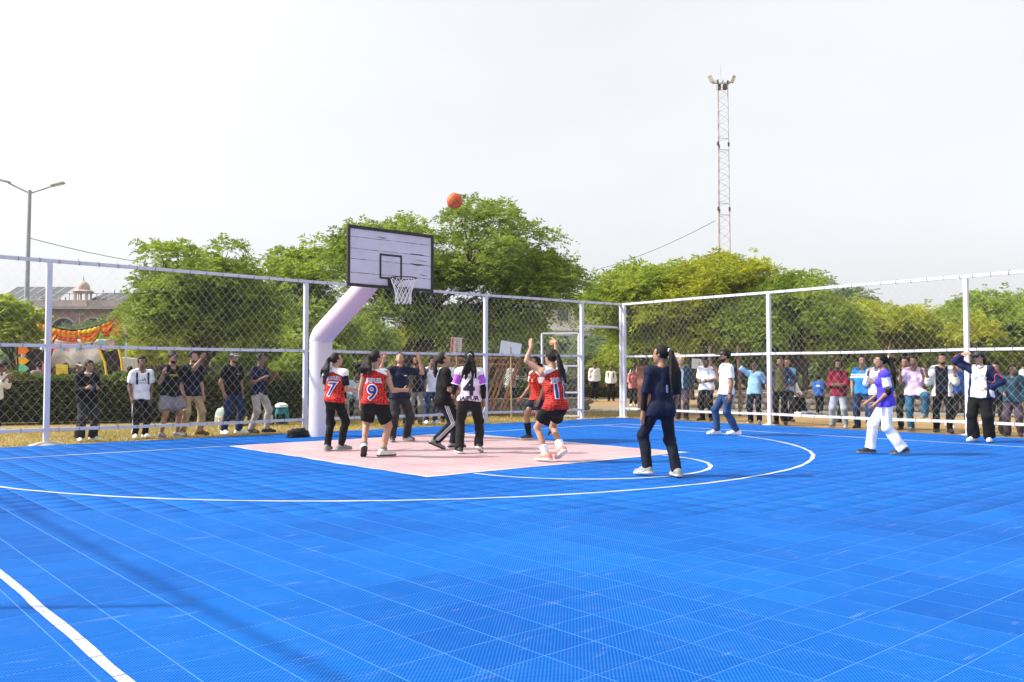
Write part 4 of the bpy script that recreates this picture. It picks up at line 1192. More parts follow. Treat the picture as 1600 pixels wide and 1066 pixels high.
for z_, w_, lab in ((1.70, -.05, 'upper long rusty bar lying across the leaning racks'), (1.52, 0.0, 'lower long rusty bar across the leaning racks'), (.1, .62, 'short rusty bar along the foot of the leaning racks')):
    o = facing('steel_bar', -1.0, 25.3); tag(o, lab, 'metal bar'); MB().bar((-1.3 + w_ * 2, -.06, z_), (1.25 if z_ > 1 else .75, -.06, z_ + .02), .05, .06).build('bar', rust_m, o); MB().bar((-1.3 + w_ * 2, -.06, z_), (-1.3 + w_ * 2 + .06, -.06, z_), .056, .066).build('end_cap', rust_m, o)
pl_ = facing('rusty_plate', .72, 25.0); tag(pl_, 'dark rusty sheet standing beside the leaning frames', 'metal sheet')
MB().box((0, 0, .8), (.45, .03, 1.55)).build('sheet', rust_m, pl_); MB().box((0, -.02, 1.56), (.5, .05, .05)).build('edge_bar', rust_m, pl_)
def sign(label, px, Z, zc, w, h, m_, tilt, stick=True, zb=.0):
    root = facing('sign_board', (px - 800) / 1343.87 * Z, Z); tag(root, label, 'sign')
    o = MB().box((0, 0, 0), (w, .02, h)).build('board', m_, root); o.location = (0, 0, zc); o.rotation_euler = (0, tilt, R(14))
    if stick: MB().tube([(.02, .02, 0), (0, .0, zc + .05)], .022, 6).build('stick', mat('bamboo', (.42, .28, .13), rough=.8), root)
    return root, o
r_, b_ = sign('small red and white notice on a stick behind player number four', 713, 22.2, 1.98, .28, .42, mat('faded_notice', (.58, .50, .46), rough=.85, var=.2, scale=9), R(4))
MB().box((-.11, -.012, 0), (.06, .006, .4)).build('red_band', mat('notice_red', (.55, .12, .10), rough=.8), b_)
k = MB()
for i in range(7): k.box((.03 + .01 * math.sin(i * 3), -.012, .15 - i * .05), (.14 - .03 * (i % 3), .004, .012))
k.build('lettering', mat('notice_ink', (.3, .16, .15), rough=.8), b_)
sign('white blank board on a bamboo stick left of the gate', 798, 23.0, 1.92, .56, .36, mat('white_board', (.70, .72, .74), rough=.7, var=.06), R(9))
sign('white notice board behind the man reading his phone', 1092, 26.0, 1.55, .46, .3, mat('white_board', (.7, .72, .74)), R(4))
# bamboo stakes by the sandy path
for k, (x, y) in enumerate(((12.7, 1.2), (13.4, .7), (14.9, 4.1))):
    o = MB().tube([(0, 0, 0), (.03, .02, 1.0), (.02, .05, 2.1)], .05, 7).build('timber_stake', mat('stake_wood', (.16, .10, .07), rough=.9, var=.3, scale=9), None, True); o.location = (x, y, -.05)
    tag(o, ['brown timber post right of the bald man', 'brown timber post left of the man with the phone', 'brown timber post behind the girl in pink'][k], 'post', 'timber posts beyond the right fence')
gl_ = empty('globe_light', (13.6, 3.2, -.02)); tag(gl_, 'cream globe lamp on a post beside the bald man', 'lamp')
MB().tube([(0, 0, 0), (0, 0, 1.6)], .05, 8).build('post', mat('stake_wood', (.16, .10, .07)), gl_, True)
MB().lathe([(.02, -.2), (.13, -.16), (.2, -.04), (.2, .06), (.13, .17), (.02, .21)], (0, 0, 1.72), 18).build('globe', mat('cream_globe', (.75, .66, .45), rough=.4), gl_, True)
br_ = empty('brick_pillar', (13.9, 4.5, -.02)); tag(br_, 'reddish brick pillar behind the globe lamp', 'pillar')
MB().box((0, 0, .72), (.8, .5, 1.44), bev=.01).build('shaft', mat('pillar_brick', (.33, .14, .09), rough=.9, var=.25, scale=12), br_); MB().box((0, 0, 1.48), (.9, .6, .08)).build('cap', mat('pillar_brick', (.33, .14, .09)), br_)

# bags and bottles by the hedge
def backpack(label, loc, rz, c, c2, s=1.0, extra=None):
    root = empty('backpack', loc, rz); tag(root, label, 'backpack')
    m1 = cloth('bag_%s' % label[:12], c); m2 = cloth('bagtrim_%s' % label[:12], c2)
    bm = bmesh.new(); bmesh.ops.create_cube(bm, size=1); bmesh.ops.subdivide_edges(bm, edges=bm.edges[:], cuts=4, use_grid_fill=True)
    for v in bm.verts:
        p = v.co; q = Vector((p.x * 1.25, p.y * 1.25, p.z * 1.2)); n = (abs(q.x) ** 3 + abs(q.y) ** 3 + abs(q.z) ** 3) ** (1 / 3)
        q = q / n * .5 * 1.05
        v.co = Vector((q.x * .34 * (1 - .25 * (q.z + .5)), q.y * .24, (q.z + .5) * .44 + .01 * math.sin(q.x * 20))) * s
    me = bpy.data.meshes.new('main_bag'); bm.to_mesh(me); bm.free(); me.polygons.foreach_set('use_smooth', np.ones(len(me.polygons), bool))
    obj('main_bag', me, m1, root)
    MB().box((0, -.125 * s, .15 * s), (.2 * s, .05 * s, .2 * s), bev=.02).build('front_pocket', m2, root)
    for sx in (-1, 1): MB().tube([(sx * .08 * s, .11 * s, .4 * s), (sx * .1 * s, .18 * s, .25 * s), (sx * .1 * s, .12 * s, .06 * s)], .014 * s, 6).build('strap', m2, root)
    MB().tube([(-.04 * s, 0, .44 * s), (0, 0, .48 * s), (.04 * s, 0, .44 * s)], .009 * s, 5).build('handle', m2, root)
    return root
backpack('teal backpack with a white cloth on it beside the hedge', (1.25, 5.65, -.02), YAW - 1.5, (.02, .22, .25), (.015, .03, .035), 1.08)
MBc = MB().lathe([(.16, -.02), (.15, .04), (.09, .08), (.02, .09)], (0, 0, 0), 10).build('towel', mat('white_towel', (.75, .75, .75), rough=.9), None, True); MBc.location = (1.22, 5.62, .43); tag(MBc, 'crumpled white towel lying on the teal backpack', 'towel')
backpack('black and white backpack left of the teal one', (.85, 5.55, -.02), YAW - 1.3, (.03, .03, .035), (.55, .55, .55), 1.0)
backpack('pale grey-green backpack behind the black polo man', (-.25, 5.7, -.02), YAW - 1.8, (.42, .50, .46), (.50, .48, .35), 1.0)
backpack('dark backpack with yellow edge beside the pale one', (.22, 5.6, -.02), YAW - 1.2, (.04, .04, .045), (.65, .60, .05), .95)
def bottle(label, loc, c, cap):
    root = empty('bottle', loc); tag(root, label, 'bottle')
    MB().lathe([(.034, 0), (.036, .02), (.036, .15), (.03, .18), (.014, .205)], (0, 0, 0), 12).build('body', mat('bottle_' + cap[0], c, rough=.15), root, True)
    MB().lathe([(.016, .2), (.016, .23)], (0, 0, 0), 10).build('cap', mat('cap_' + cap[0], cap[1], rough=.5), root)
bottle('clear bottle with a red cap beside the pale backpack', (-.55, 5.1, -.02), (.5, .52, .5), ('red', (.6, .03, .03)))
bottle('tall blue bottle with a white cap by the grey trousers', (.45, 4.9, -.02), (.03, .07, .25), ('white', (.7, .7, .7)))
# black bag dropped at the pole foot
bg = empty('black_bag', (-.62, 1.13, 0.004)); tag(bg, 'crumpled black bag lying at the foot of the hoop pole', 'bag')
bm = bmesh.new(); bmesh.ops.create_icosphere(bm, subdivisions=3, radius=1)
for v in bm.verts:
    p = v.co; n = 1 + .22 * math.sin(p.x * 7 + p.z * 5) * math.cos(p.y * 6) + .1 * math.sin(p.x * 15)
    v.co = Vector((p.x * .21 * n, p.y * .15 * n, max(-.0, p.z * .12 * n + .05)))
me = bpy.data.meshes.new('cloth_body'); bm.to_mesh(me); bm.free(); me.polygons.foreach_set('use_smooth', np.ones(len(me.polygons), bool))
obj('cloth_body', me, cloth('black_bag_cloth', (.012, .012, .014)), bg)
MB().tube([(-.2, -.05, .03), (-.27, -.1, .02), (-.22, -.16, .02), (-.12, -.14, .03)], .012, 6).build('strap', cloth('black_bag_cloth', (.012, .012, .014)), bg, True)
# chairs
def chair(label, loc, rz, wide=.5):
    root = empty('metal_chair', loc, rz); tag(root, label, 'chair')
    wm_ = mat('white_chair_paint', (.6, .6, .58), rough=.5)
    MB().box((0, 0, .44), (wide, .44, .03), bev=.01).build('seat', wm_, root); MB().box((0, -.22, .76), (wide, .03, .3), bev=.01).build('backrest', wm_, root)
    for sx in (-1, 1):
        for y0, y1, zt in ((.2, .22, .43), (-.2, -.24, .9)):
            MB().tube([(sx * (wide / 2 - .03), y1, 0), (sx * (wide / 2 - .03), y0, .43)] + ([(sx * (wide / 2 - .03), -.22, .9)] if zt > .5 else []), .014, 6).build('leg', wm_, root)
CHAIR_SPOTS = {'a': ((3.75, 6.35), 0), 'b': ((3.05, 6.7), 0), 'c': ((15.0, 1.0), 0)}
# ------------------------------------------------------------------ people: one continuous body surface each, clothes as parts
def unit(v):
    v = np.asarray(v, float); return v / (np.linalg.norm(v) + 1e-12)

class SDF:
    def __init__(s, lo, hi, h):
        s.h = h; s.lo = np.array(lo, float)
        s.n = np.ceil((np.array(hi) - s.lo) / h).astype(int) + 1
        s.ax = [s.lo[i] + h * np.arange(s.n[i]) for i in range(3)]
        s.D = np.full(tuple(s.n), 1.0, np.float32)
        s.ID = np.zeros(tuple(s.n), np.int8)
    def sub(s, lo, hi):
        sl = []
        for i in range(3):
            a = max(0, int((lo[i] - s.lo[i]) / s.h)); b = min(s.n[i], int((hi[i] - s.lo[i]) / s.h) + 2)
            if b <= a: return None
            sl.append(slice(a, b))
        return tuple(sl)
    def pts(s, sl):
        return s.ax[0][sl[0]][:, None, None], s.ax[1][sl[1]][None, :, None], s.ax[2][sl[2]][None, None, :]
    def put(s, sl, d, k, idn):
        A = s.D[sl]; d = d.astype(np.float32)
        if k > 0:
            hh = np.clip(.5 + .5 * (A - d) / k, 0, 1)
            new = A * (1 - hh) + d * hh - k * hh * (1 - hh)
        else: new = np.minimum(A, d)
        s.ID[sl] = np.where(d < A, np.int8(idn), s.ID[sl]); s.D[sl] = new
    def cone(s, a, b, ra, rb, k=.02, fb=False, fa=False, idn=0, neg=False, m=.05):
        a = np.array(a, float); b = np.array(b, float); R_ = max(ra, rb) + m
        sl = s.sub(np.minimum(a, b) - R_, np.maximum(a, b) + R_)
        if sl is None: return
        X, Y, Z = s.pts(sl); ab = b - a; L2 = ab @ ab + 1e-12
        px, py, pz = X - a[0], Y - a[1], Z - a[2]
        tt = (px * ab[0] + py * ab[1] + pz * ab[2]) / L2; t = np.clip(tt, 0, 1)
        d = np.sqrt((px - ab[0] * t) ** 2 + (py - ab[1] * t) ** 2 + (pz - ab[2] * t) ** 2) - (ra + (rb - ra) * t)
        L = math.sqrt(L2)
        if fb: d = np.maximum(d, (tt - 1) * L)
        if fa: d = np.maximum(d, -tt * L)
        if neg: s.D[sl] = np.maximum(s.D[sl], -d)
        else: s.put(sl, d, k, idn)
    def ell(s, c, r, F=None, k=.02, idn=0, neg=False, m=.05):
        c = np.array(c, float); r = np.array(r, float); R_ = r.max() + m
        sl = s.sub(c - R_, c + R_)
        if sl is None: return
        X, Y, Z = s.pts(sl); px, py, pz = X - c[0], Y - c[1], Z - c[2]
        if F is None: q = (px + 0 * py + 0 * pz, py + 0 * px + 0 * pz, pz + 0 * px + 0 * py)
        else: q = [px * F[i][0] + py * F[i][1] + pz * F[i][2] for i in range(3)]
        k0 = np.sqrt(sum((q[i] / r[i]) ** 2 for i in range(3))); k1 = np.sqrt(sum((q[i] / r[i] ** 2) ** 2 for i in range(3))) + 1e-9
        d = k0 * (k0 - 1) / k1
        if neg: s.D[sl] = np.maximum(s.D[sl], -d)
        else: s.put(sl, d, k, idn)
    def ecap(s, a, b, ra, rb, F, ax=1.3, ay=1.0, k=.03, idn=0, fa=False, fb=False, m=.06):
        """elliptic capsule: frame rows F = right, forward, up; ax, ay stretch right and forward"""
        a = np.array(a, float); b = np.array(b, float); R_ = max(ra, rb) * max(ax, ay) + m
        sl = s.sub(np.minimum(a, b) - R_, np.maximum(a, b) + R_)
        if sl is None: return
        X, Y, Z = s.pts(sl); px, py, pz = X - a[0], Y - a[1], Z - a[2]
        q = [px * F[i][0] + py * F[i][1] + pz * F[i][2] for i in range(3)]
        ab = np.array([F[i] @ (b - a) for i in range(3)])
        q[0] = q[0] / ax; q[1] = q[1] / ay; ab2 = ab / np.array([ax, ay, 1]); L2 = ab2 @ ab2 + 1e-12
        tt = (q[0] * ab2[0] + q[1] * ab2[1] + q[2] * ab2[2]) / L2; t = np.clip(tt, 0, 1)
        d = np.sqrt(sum((q[i] - ab2[i] * t) ** 2 for i in range(3))) - (ra + (rb - ra) * t)
        L = math.sqrt(L2)
        if fb: d = np.maximum(d, (tt - 1) * L)
        if fa: d = np.maximum(d, -tt * L)
        s.put(sl, d, k, idn)
    def plane(s, p, n):
        X, Y, Z = s.ax[0][:, None, None], s.ax[1][None, :, None], s.ax[2][None, None, :]
        s.D = np.maximum(s.D, ((X - p[0]) * n[0] + (Y - p[1]) * n[1] + (Z - p[2]) * n[2]).astype(np.float32))
    def carve(s, planes):
        """remove the region that lies on the positive side of every plane"""
        X, Y, Z = s.ax[0][:, None, None], s.ax[1][None, :, None], s.ax[2][None, None, :]
        d = None
        for p, n in planes:
            e = (X - p[0]) * n[0] + (Y - p[1]) * n[1] + (Z - p[2]) * n[2]
            d = e if d is None else np.minimum(d, e)
        s.D = np.maximum(s.D, d.astype(np.float32))
    def folds(s, amp, f=16, seed=0):
        X, Y, Z = s.ax[0][:, None, None], s.ax[1][None, :, None], s.ax[2][None, None, :]
        r = np.random.default_rng(seed); w = 0
        for k in range(5):
            v = r.normal(0, 1, 3); v /= np.linalg.norm(v); ff = f * r.uniform(.7, 1.9)
            w = w + np.sin(ff * (X * v[0] + Y * v[1] + Z * v[2]) + 2.2 * np.sin(ff * .37 * (X * v[1] - Y * v[0] + .6 * Z)) + k) / (1 + .3 * k)
        s.D = s.D + (amp * (w * .5 - .42)).astype(np.float32)
    def mesh(s):
        S = s.D < 0
        n = S[:-1, :-1, :-1].astype(np.int8)
        for dx in (0, 1):
            for dy in (0, 1):
                for dz in (0, 1):
                    if dx + dy + dz: n = n + S[dx:S.shape[0] - 1 + dx, dy:S.shape[1] - 1 + dy, dz:S.shape[2] - 1 + dz]
        act = (n > 0) & (n < 8); C = np.argwhere(act); M = len(C)
        if M == 0: return np.zeros((0, 3)), np.zeros((0, 4), int), np.zeros(0, int)
        idx = np.full(act.shape, -1, np.int32); idx[tuple(C.T)] = np.arange(M)
        corners = [(dx, dy, dz) for dx in (0, 1) for dy in (0, 1) for dz in (0, 1)]
        val = {c: s.D[C[:, 0] + c[0], C[:, 1] + c[1], C[:, 2] + c[2]] for c in corners}
        acc = np.zeros((M, 3)); cnt = np.zeros(M)
        for c in corners:
            for ax in range(3):
                if c[ax]: continue
                e = list(c); e[ax] = 1; e = tuple(e)
                v1, v2 = val[c], val[e]; cr = (v1 < 0) != (v2 < 0)
                t = np.where(cr, v1 / np.where(cr, v1 - v2, 1), 0)
                P = np.array(c, float)[None] + t[:, None] * (np.array(e) - np.array(c))[None]
                acc += P * cr[:, None]; cnt += cr
        V = (C + acc / cnt[:, None]) * s.h + s.lo
        Qs = []
        nx, ny, nz = act.shape
        for ax in range(3):
            A = S.take(range(0, S.shape[ax] - 1), ax); B = S.take(range(1, S.shape[ax]), ax)
            E = np.argwhere(A != B); sg = A[tuple(E.T)]
            o1, o2 = (ax + 1) % 3, (ax + 2) % 3
            ok = (E[:, o1] > 0) & (E[:, o2] > 0) & (E[:, o1] < act.shape[o1]) & (E[:, o2] < act.shape[o2])
            E = E[ok]; sg = sg[ok]
            def cell(d1, d2):
                q = E.copy(); q[:, o1] += d1; q[:, o2] += d2; return idx[tuple(q.T)]
            q = np.stack([cell(-1, -1), cell(0, -1), cell(0, 0), cell(-1, 0)], 1)
            q[~sg] = q[~sg][:, ::-1]
            Qs.append(q)
        Q = np.concatenate(Qs); Q = Q[(Q >= 0).all(1)]
        vid = s.ID[tuple(C.T)]
        return V, Q, vid

HAIR = mat('black_hair', (0.007, 0.006, 0.006), rough=0.6, var=0.3, scale=30, bump=0.5, bscale=90, spec=0.22)
HAIR_BR = mat('dark_brown_hair', (0.013, 0.008, 0.007), rough=0.58, var=0.35, scale=30, bump=0.5, bscale=90, spec=0.25)
BEARD = mat('beard_hair', (0.022, 0.014, 0.011), rough=0.8, var=0.4, scale=60, spec=0.1)
STUB = mat('beard_stubble', (0.075, 0.042, 0.03), rough=0.8, var=0.25, scale=60, spec=0.1)
EYE = mat('dark_eye', (0.02, 0.015, 0.012), rough=0.2, var=0.1)
EYEW = mat('eye_white', (0.6, 0.57, 0.55), rough=0.3, var=0.02)
LIP = mat('lip', (0.22, 0.08, 0.07), rough=0.5, var=0.05)
SK = {'l': skin('light_brown_skin', (0.42, 0.235, 0.155)), 'm': skin('medium_brown_skin', (0.30, 0.155, 0.095)), 'd': skin('deep_brown_skin', (0.19, 0.092, 0.056))}

DOWN = lambda s: ((s * .16, .0, -1), (s * .05, .16, -1))
def rot_about(v, axis, ang):
    return np.array(Matrix.Rotation(ang, 3, Vector(axis)) @ Vector(tuple(v)))

def skeleton(h, p):
    s = h; J = {'s': s}
    lf, ls = p.get('lean', (3, 0)); tw = p.get('twist', 0)
    u = unit((math.tan(R(ls)), math.tan(R(lf)), 1)); r = unit(np.cross((0, 1, 0), u)); f = np.cross(u, r)
    r = rot_about(r, u, R(tw)); f = rot_about(f, u, R(tw))
    feet = p.get('feet', ((-.1, 0, 0, 8), (.1, 0, 0, -8)))      # (x, y, lift, yaw[, pitch]) left then right
    drop = p.get('drop', .012)
    px, py = p.get('pelvis', (None, None))
    if px is None: px = (feet[0][0] + feet[1][0]) / 2; py = (feet[0][1] + feet[1][1]) / 2
    P = np.array([px, py, s * .535 - drop])
    if 'seat' in p: P[2] = p['seat'] + .075 * s
    J['P'] = P; J['F'] = (r, f, u)
    N = P + u * .285 * s; J['N'] = N
    wide = p.get('wide', 1.0)
    for nm, sd in (('L', -1), ('R', 1)):
        S = P + u * (.262 - .006) * s + r * sd * .094 * s * wide
        ua, fa = p.get(nm + 'a', DOWN(sd))
        ua = unit(ua); fa = unit(fa)
        tm = np.array([r, f, u]).T
        if p.get('arms_world'): pass
        E = S + (tm @ ua) * .165 * s; W = E + (tm @ fa) * .142 * s
        if ua[2] > .2: S = S + u * .022 * s * min(1, ua[2] * 1.4); J['raise' + nm] = 1; E = S + (tm @ ua) * .165 * s; W = E + (tm @ fa) * .142 * s
        J['S' + nm], J['E' + nm], J['W' + nm] = S, E, W
        J['hd' + nm] = unit(tm @ unit(p.get(nm + 'h', fa)))
        # leg by two bone reach
        ft = feet[0] if sd < 0 else feet[1]
        pit = ft[4] if len(ft) > 4 else 0
        fy = R(ft[3]); fd = np.array([-math.sin(fy), math.cos(fy), 0]); fl = fd * math.cos(R(pit)) + np.array([0, 0, -1]) * math.sin(R(pit)); fu = np.array([0, 0, 1]) * math.cos(R(pit)) + fd * math.sin(R(pit))
        A = np.array([ft[0], ft[1], 0.0])
        # the ball of the foot stays down when the heel is lifted
        ball = A + fd * .085 * s + np.array([0, 0, .012 * s + ft[2]])
        An = ball - fl * .085 * s + fu * .036 * s
        H = P + np.array([sd * .048 * s * p.get('hipw', 1), 0, -.012 * s])
        l1, l2 = .243 * s, .246 * s; d = An - H; L = np.linalg.norm(d)
        if L > (l1 + l2) * .998:
            An2 = H + d / L * (l1 + l2) * .998; L = (l1 + l2) * .998; d = An2 - H; An = An2
        c = (l1 * l1 + L * L - l2 * l2) / (2 * L); hh = math.sqrt(max(0, l1 * l1 - c * c))
        pole = fd * .9 + np.array([0, .5, 0]) + np.array([sd * .1, 0, 0]); 
        if p.get('pole' + nm) is not None: pole = np.array(p['pole' + nm], float)
        dn = d / L; pole = unit(pole - dn * (pole @ dn))
        K = H + dn * c + pole * hh
        J['H' + nm], J['K' + nm], J['A' + nm] = H, K, An
        J['fd' + nm], J['fu' + nm] = fl, fu
    ly, lp = p.get('look', (0, 0))[:2]; lr = p.get('look', (0, 0, 0))[2] if len(p.get('look', (0, 0))) > 2 else 0
    hf = rot_about(f, u, R(ly)); hr = rot_about(r, u, R(ly)); hf2 = rot_about(hf, hr, R(lp)); hu = np.cross(hr, hf2)
    if lr: hr = rot_about(hr, hf2, R(lr)); hu = rot_about(hu, hf2, R(lr))
    neck = unit(u * 1.0 + hf * (.12 - .004 * lp) + f * .1)
    J['HB'] = N + neck * .045 * s
    J['HC'] = J['HB'] + hu * .062 * s + hf2 * .012 * s
    J['HF'] = (hr, hf2, hu)
    return J

def hand_mesh(J, nm, sd, curl, spread, palm=None):
    """five tapered fingers rooted in the palm"""
    s = J['s']; W = J['W' + nm]; d = J['hd' + nm]
    pn = np.array(palm, float) if palm is not None else np.array([-sd, 0.25, 0.0])
    pn = unit(pn - d * (pn @ d)); x = np.cross(d, pn) * 1.0     # across the palm
    # thumb side: the inner/front side
    th = x if (x @ np.array([0, 1.0, .3])) > 0 else -x
    mb = MB(); pal = W + d * .05 * s
    for i in range(4):
        off = th * (.0155 - .0105 * i) * s
        root = W + d * (.055 - .004 * abs(i - 1)) * s + off
        L = [.044, .048, .045, .036][i] * s
        q = root; dd = unit(d + th * (.10 - .07 * i) * spread)
        pts = [q - dd * .012 * s]
        for sgm in range(3):
            pts.append(q); q = q + dd * L * [.45, .32, .23][sgm]
            dd = unit(dd + pn * curl * .75)
        pts.append(q)
        mb.tube(pts, np.array([.0058, .0056, .0052, .0047, .0012]) * s, 6, caps=False)
    q = W + d * .018 * s + th * .014 * s; dd = unit(d * .75 + th * .75 + pn * .3)
    pts = [q - dd * .006 * s, q + dd * .018 * s, q + dd * .034 * s + d * .006 * s, q + dd * .042 * s + d * .016 * s]
    mb.tube(pts, np.array([.0088, .0078, .006, .0012]) * s, 6, caps=False)
    return mb

PEOPLE = []
_EYE_ME = {}
def person(label, loc, phi, h, pose, out, group=None, res=.015, far=False, name='person', face=True):
    """phi: 0 looks at the camera, 90 to picture right, 180 away; out: clothes"""
    th = math.atan2(CAM[1] - loc[1], CAM[0] - loc[0]) + R(phi)
    z0 = loc[2] if len(loc) > 2 else 0.0
    root = empty(name, (loc[0], loc[1], z0), th - math.pi / 2); tag(root, label, 'person', group)
    res = res * 1.1 if res < .0145 else res * 1.34
    J = skeleton(h, pose); s = h; r, f, u = J['F']; P, N = J['P'], J['N']; hr, hf, hu = J['HF']; HC = J['HC']
    fem = out.get('fem', False); fat = out.get('fat', 1.0) * .9
    sk = SK[out.get('skin', 'm')]
    seed = int(abs(loc[0] * 131 + loc[1] * 71) * 10) % 9973
    allp = np.array([J[k] for k in J if isinstance(J[k], np.ndarray) and J[k].shape == (3,) and k not in ('fdL', 'fdR', 'fuL', 'fuR', 'hdL', 'hdR')])
    lo = allp.min(0) - .2 * s; hi = allp.max(0) + .2 * s; lo[2] = -.03
    B = SDF(lo, hi, res)
    ax = (1.28 if not fem else 1.22)
    # torso, neck
    B.ecap(P - u * .02 * s, P + u * .06 * s, .066 * s * fat, .060 * s * fat, J['F'], ax * (1.08 if fem else 1.0), .98)
    B.ecap(P + u * .06 * s, P + u * .14 * s, .058 * s * fat, .062 * s * fat, J['F'], ax * .98, .92 * fat)
    B.ecap(P + u * .14 * s, P + u * .225 * s, .064 * s * fat ** .5, .056 * s * fat ** .5, J['F'], ax * 1.06, .98)
    B.cone(J['SL'], J['SR'], .036 * s, .036 * s, .03)
    for nm in 'LR': B.cone(N + u * .012 * s, J['S' + nm], .026 * s, .03 * s, .03)
    B.cone(N - u * .03 * s, J['HB'] + hu * .03 * s, .034 * s if not fem else .029 * s, .031 * s if not fem else .027 * s, .02)
    # head
    B.ell(HC + hu * .016 * s - hf * .004 * s, (.0445 * s, .055 * s, .05 * s), J['HF'], .012)
    B.ell(HC + hf * .012 * s - hu * .022 * s, (.036 * s, .040 * s, .045 * s), J['HF'], .014)
    B.ell(HC + hf * .034 * s - hu * .054 * s, (.016 * s, .013 * s, .011 * s), J['HF'], .012)
    B.cone(HC + hf * .050 * s + hu * .006 * s, HC + hf * .0605 * s - hu * .0165 * s, .0045 * s, .0078 * s, .008)
    B.ell(HC + hf * .045 * s + hu * .016 * s, (.026 * s, .008 * s, .006 * s), J['HF'], .008)
    B.ell(HC + hf * .049 * s - hu * .033 * s, (.013 * s, .005 * s, .006 * s), J['HF'], .006)
    for sd in (-1, 1):
        B.ell(HC + hr * sd * .045 * s - hf * .004 * s - hu * .004 * s, (.0065 * s, .012 * s, .019 * s), J['HF'], .006)
        B.ell(HC + hf * .052 * s + hr * sd * .0185 * s + hu * .005 * s, (.010 * s, .008 * s, .0065 * s), J['HF'], neg=True)
    arm_w = (.88 if fem else 1.0) * (fat ** .5)
    for nm, sd in (('L', -1), ('R', 1)):
        S, E, W = J['S' + nm], J['E' + nm], J['W' + nm]
        B.cone(S, E, .0335 * s * arm_w, .0245 * s * arm_w, .022)
        B.cone(E, E + (W - E) * .35, .025 * s * arm_w, .0265 * s * arm_w, .016); B.cone(E + (W - E) * .35, W, .0265 * s * arm_w, .0165 * s * arm_w, .016)
        d = J['hd' + nm]
        B.cone(W - d * .004 * s, W + d * .04 * s, .0165 * s, .0195 * s, .012); B.cone(W + d * .02 * s, W + d * .056 * s, .0185 * s, .0165 * s, .01)
        H, K, A = J['H' + nm], J['K' + nm], J['A' + nm]
        lw = (1.02 if fem else 1.0) * fat
        B.cone(H, K, .056 * s * lw, .0355 * s * lw, .03)
        B.cone(K, A, .0345 * s * lw, .0225 * s * lw, .02); mid = K + (A - K) * .33 - J['fd' + nm] * .012 * s
        B.cone(mid - (A - K) * .08, mid + (A - K) * .16, .030 * s * lw, .026 * s * lw, .02)
        B.cone(A, A - J['fu' + nm] * .02 * s + J['fd' + nm] * .06 * s, .022 * s, .018 * s, .015)
    if fem:
        for sd in (-1, 1): B.ell(P + u * .185 * s + f * .042 * s + r * sd * .036 * s, (.034 * s, .034 * s, .034 * s), None, .02)
    V, Q, _ = B.mesh()
    VS, QS = [V], [Q]; nb = len(V)
    if not far:
        for nm, sd in (('L', -1), ('R', 1)):
            hmb = hand_mesh(J, nm, sd, pose.get('curl' + nm, .45), pose.get('spread' + nm, .6), pose.get('palm' + nm))
            VS.append(np.array(hmb.V)); QS.append(np.array(hmb.F) + nb); nb += len(hmb.V)
    body = obj('body', mesh_np('body', np.concatenate(VS), np.concatenate(QS), True), sk, root)

    def grid(): return SDF(lo, hi, res)
    def emit(name_, S_, mats, ids=None, parent=None, fold=0.0, ff=16):
        if fold: S_.folds(fold, ff, seed)
        V, Q, vid = S_.mesh()
        if len(Q) == 0: return None
        m_ids = None
        if ids is not None: m_ids = np.array([ids.get(int(v), 0) for v in range(128)])[np.median(vid[Q], axis=1).astype(int)] if isinstance(ids, dict) else ids(V[Q].mean(1))
        me = mesh_np(name_, V, Q, True, m_ids)
        return obj(name_, me, mats, parent or root)
    # ------------- trousers / shorts
    bt = out.get('bottom')
    if bt:
        g = grid(); lo_ = bt.get('loose', .006) * .8; lg = bt.get('len', 1.0); w1 = bt.get('hem', .035) * s
        fl_ = (1.02 if fem else 1.0) * fat
        g.ecap(P - u * .035 * s, P + u * .05 * s, .073 * s * fat + lo_, .0655 * s * fat + lo_, J['F'], ax * (1.08 if fem else 1.02), 1.02, fb=True)
        if fem:
            for sd in (-1, 1): g.ell(P - f * .03 * s + r * sd * .035 * s - u * .01 * s, (.044 * s, .046 * s, .054 * s), None, .03)
        for nm, sd in (('L', -1), ('R', 1)):
            H, K, A = J['H' + nm], J['K' + nm], J['A' + nm]
            if lg <= .5:
                e = H + (K - H) * (lg / .5)
                g.cone(H, e, .062 * s * fl_ + lo_, w1 if 'hem' in bt else .056 * s * fl_ + lo_, .03, fb=True)
            else:
                t2 = (lg - .5) / .5; e = K + (A - K) * min(1, t2 * .97)
                g.cone(H, K, .058 * s * fl_ + lo_, .041 * s * fl_ + lo_, .03); g.cone(K, e, .0405 * s * fl_ + lo_, w1, .022, fb=True)
                mid = K + (A - K) * .33 - J['fd' + nm] * .012 * s; g.cone(mid - (A - K) * .08, mid + (A - K) * .16, .034 * s * fl_ + lo_, .03 * s * fl_ + lo_, .02)
                g.ell(K + J['fd' + nm] * .004, (.042 * s + lo_, .042 * s + lo_, .046 * s), None, .02)
        emit(bt.get('name', 'trousers'), g, bt['m'] if isinstance(bt['m'], list) else [bt['m']], fold=bt.get('fold', .0095), ff=bt.get('ff', 19))
    # ------------- shirt
    tp = out.get('top'); shirt = None
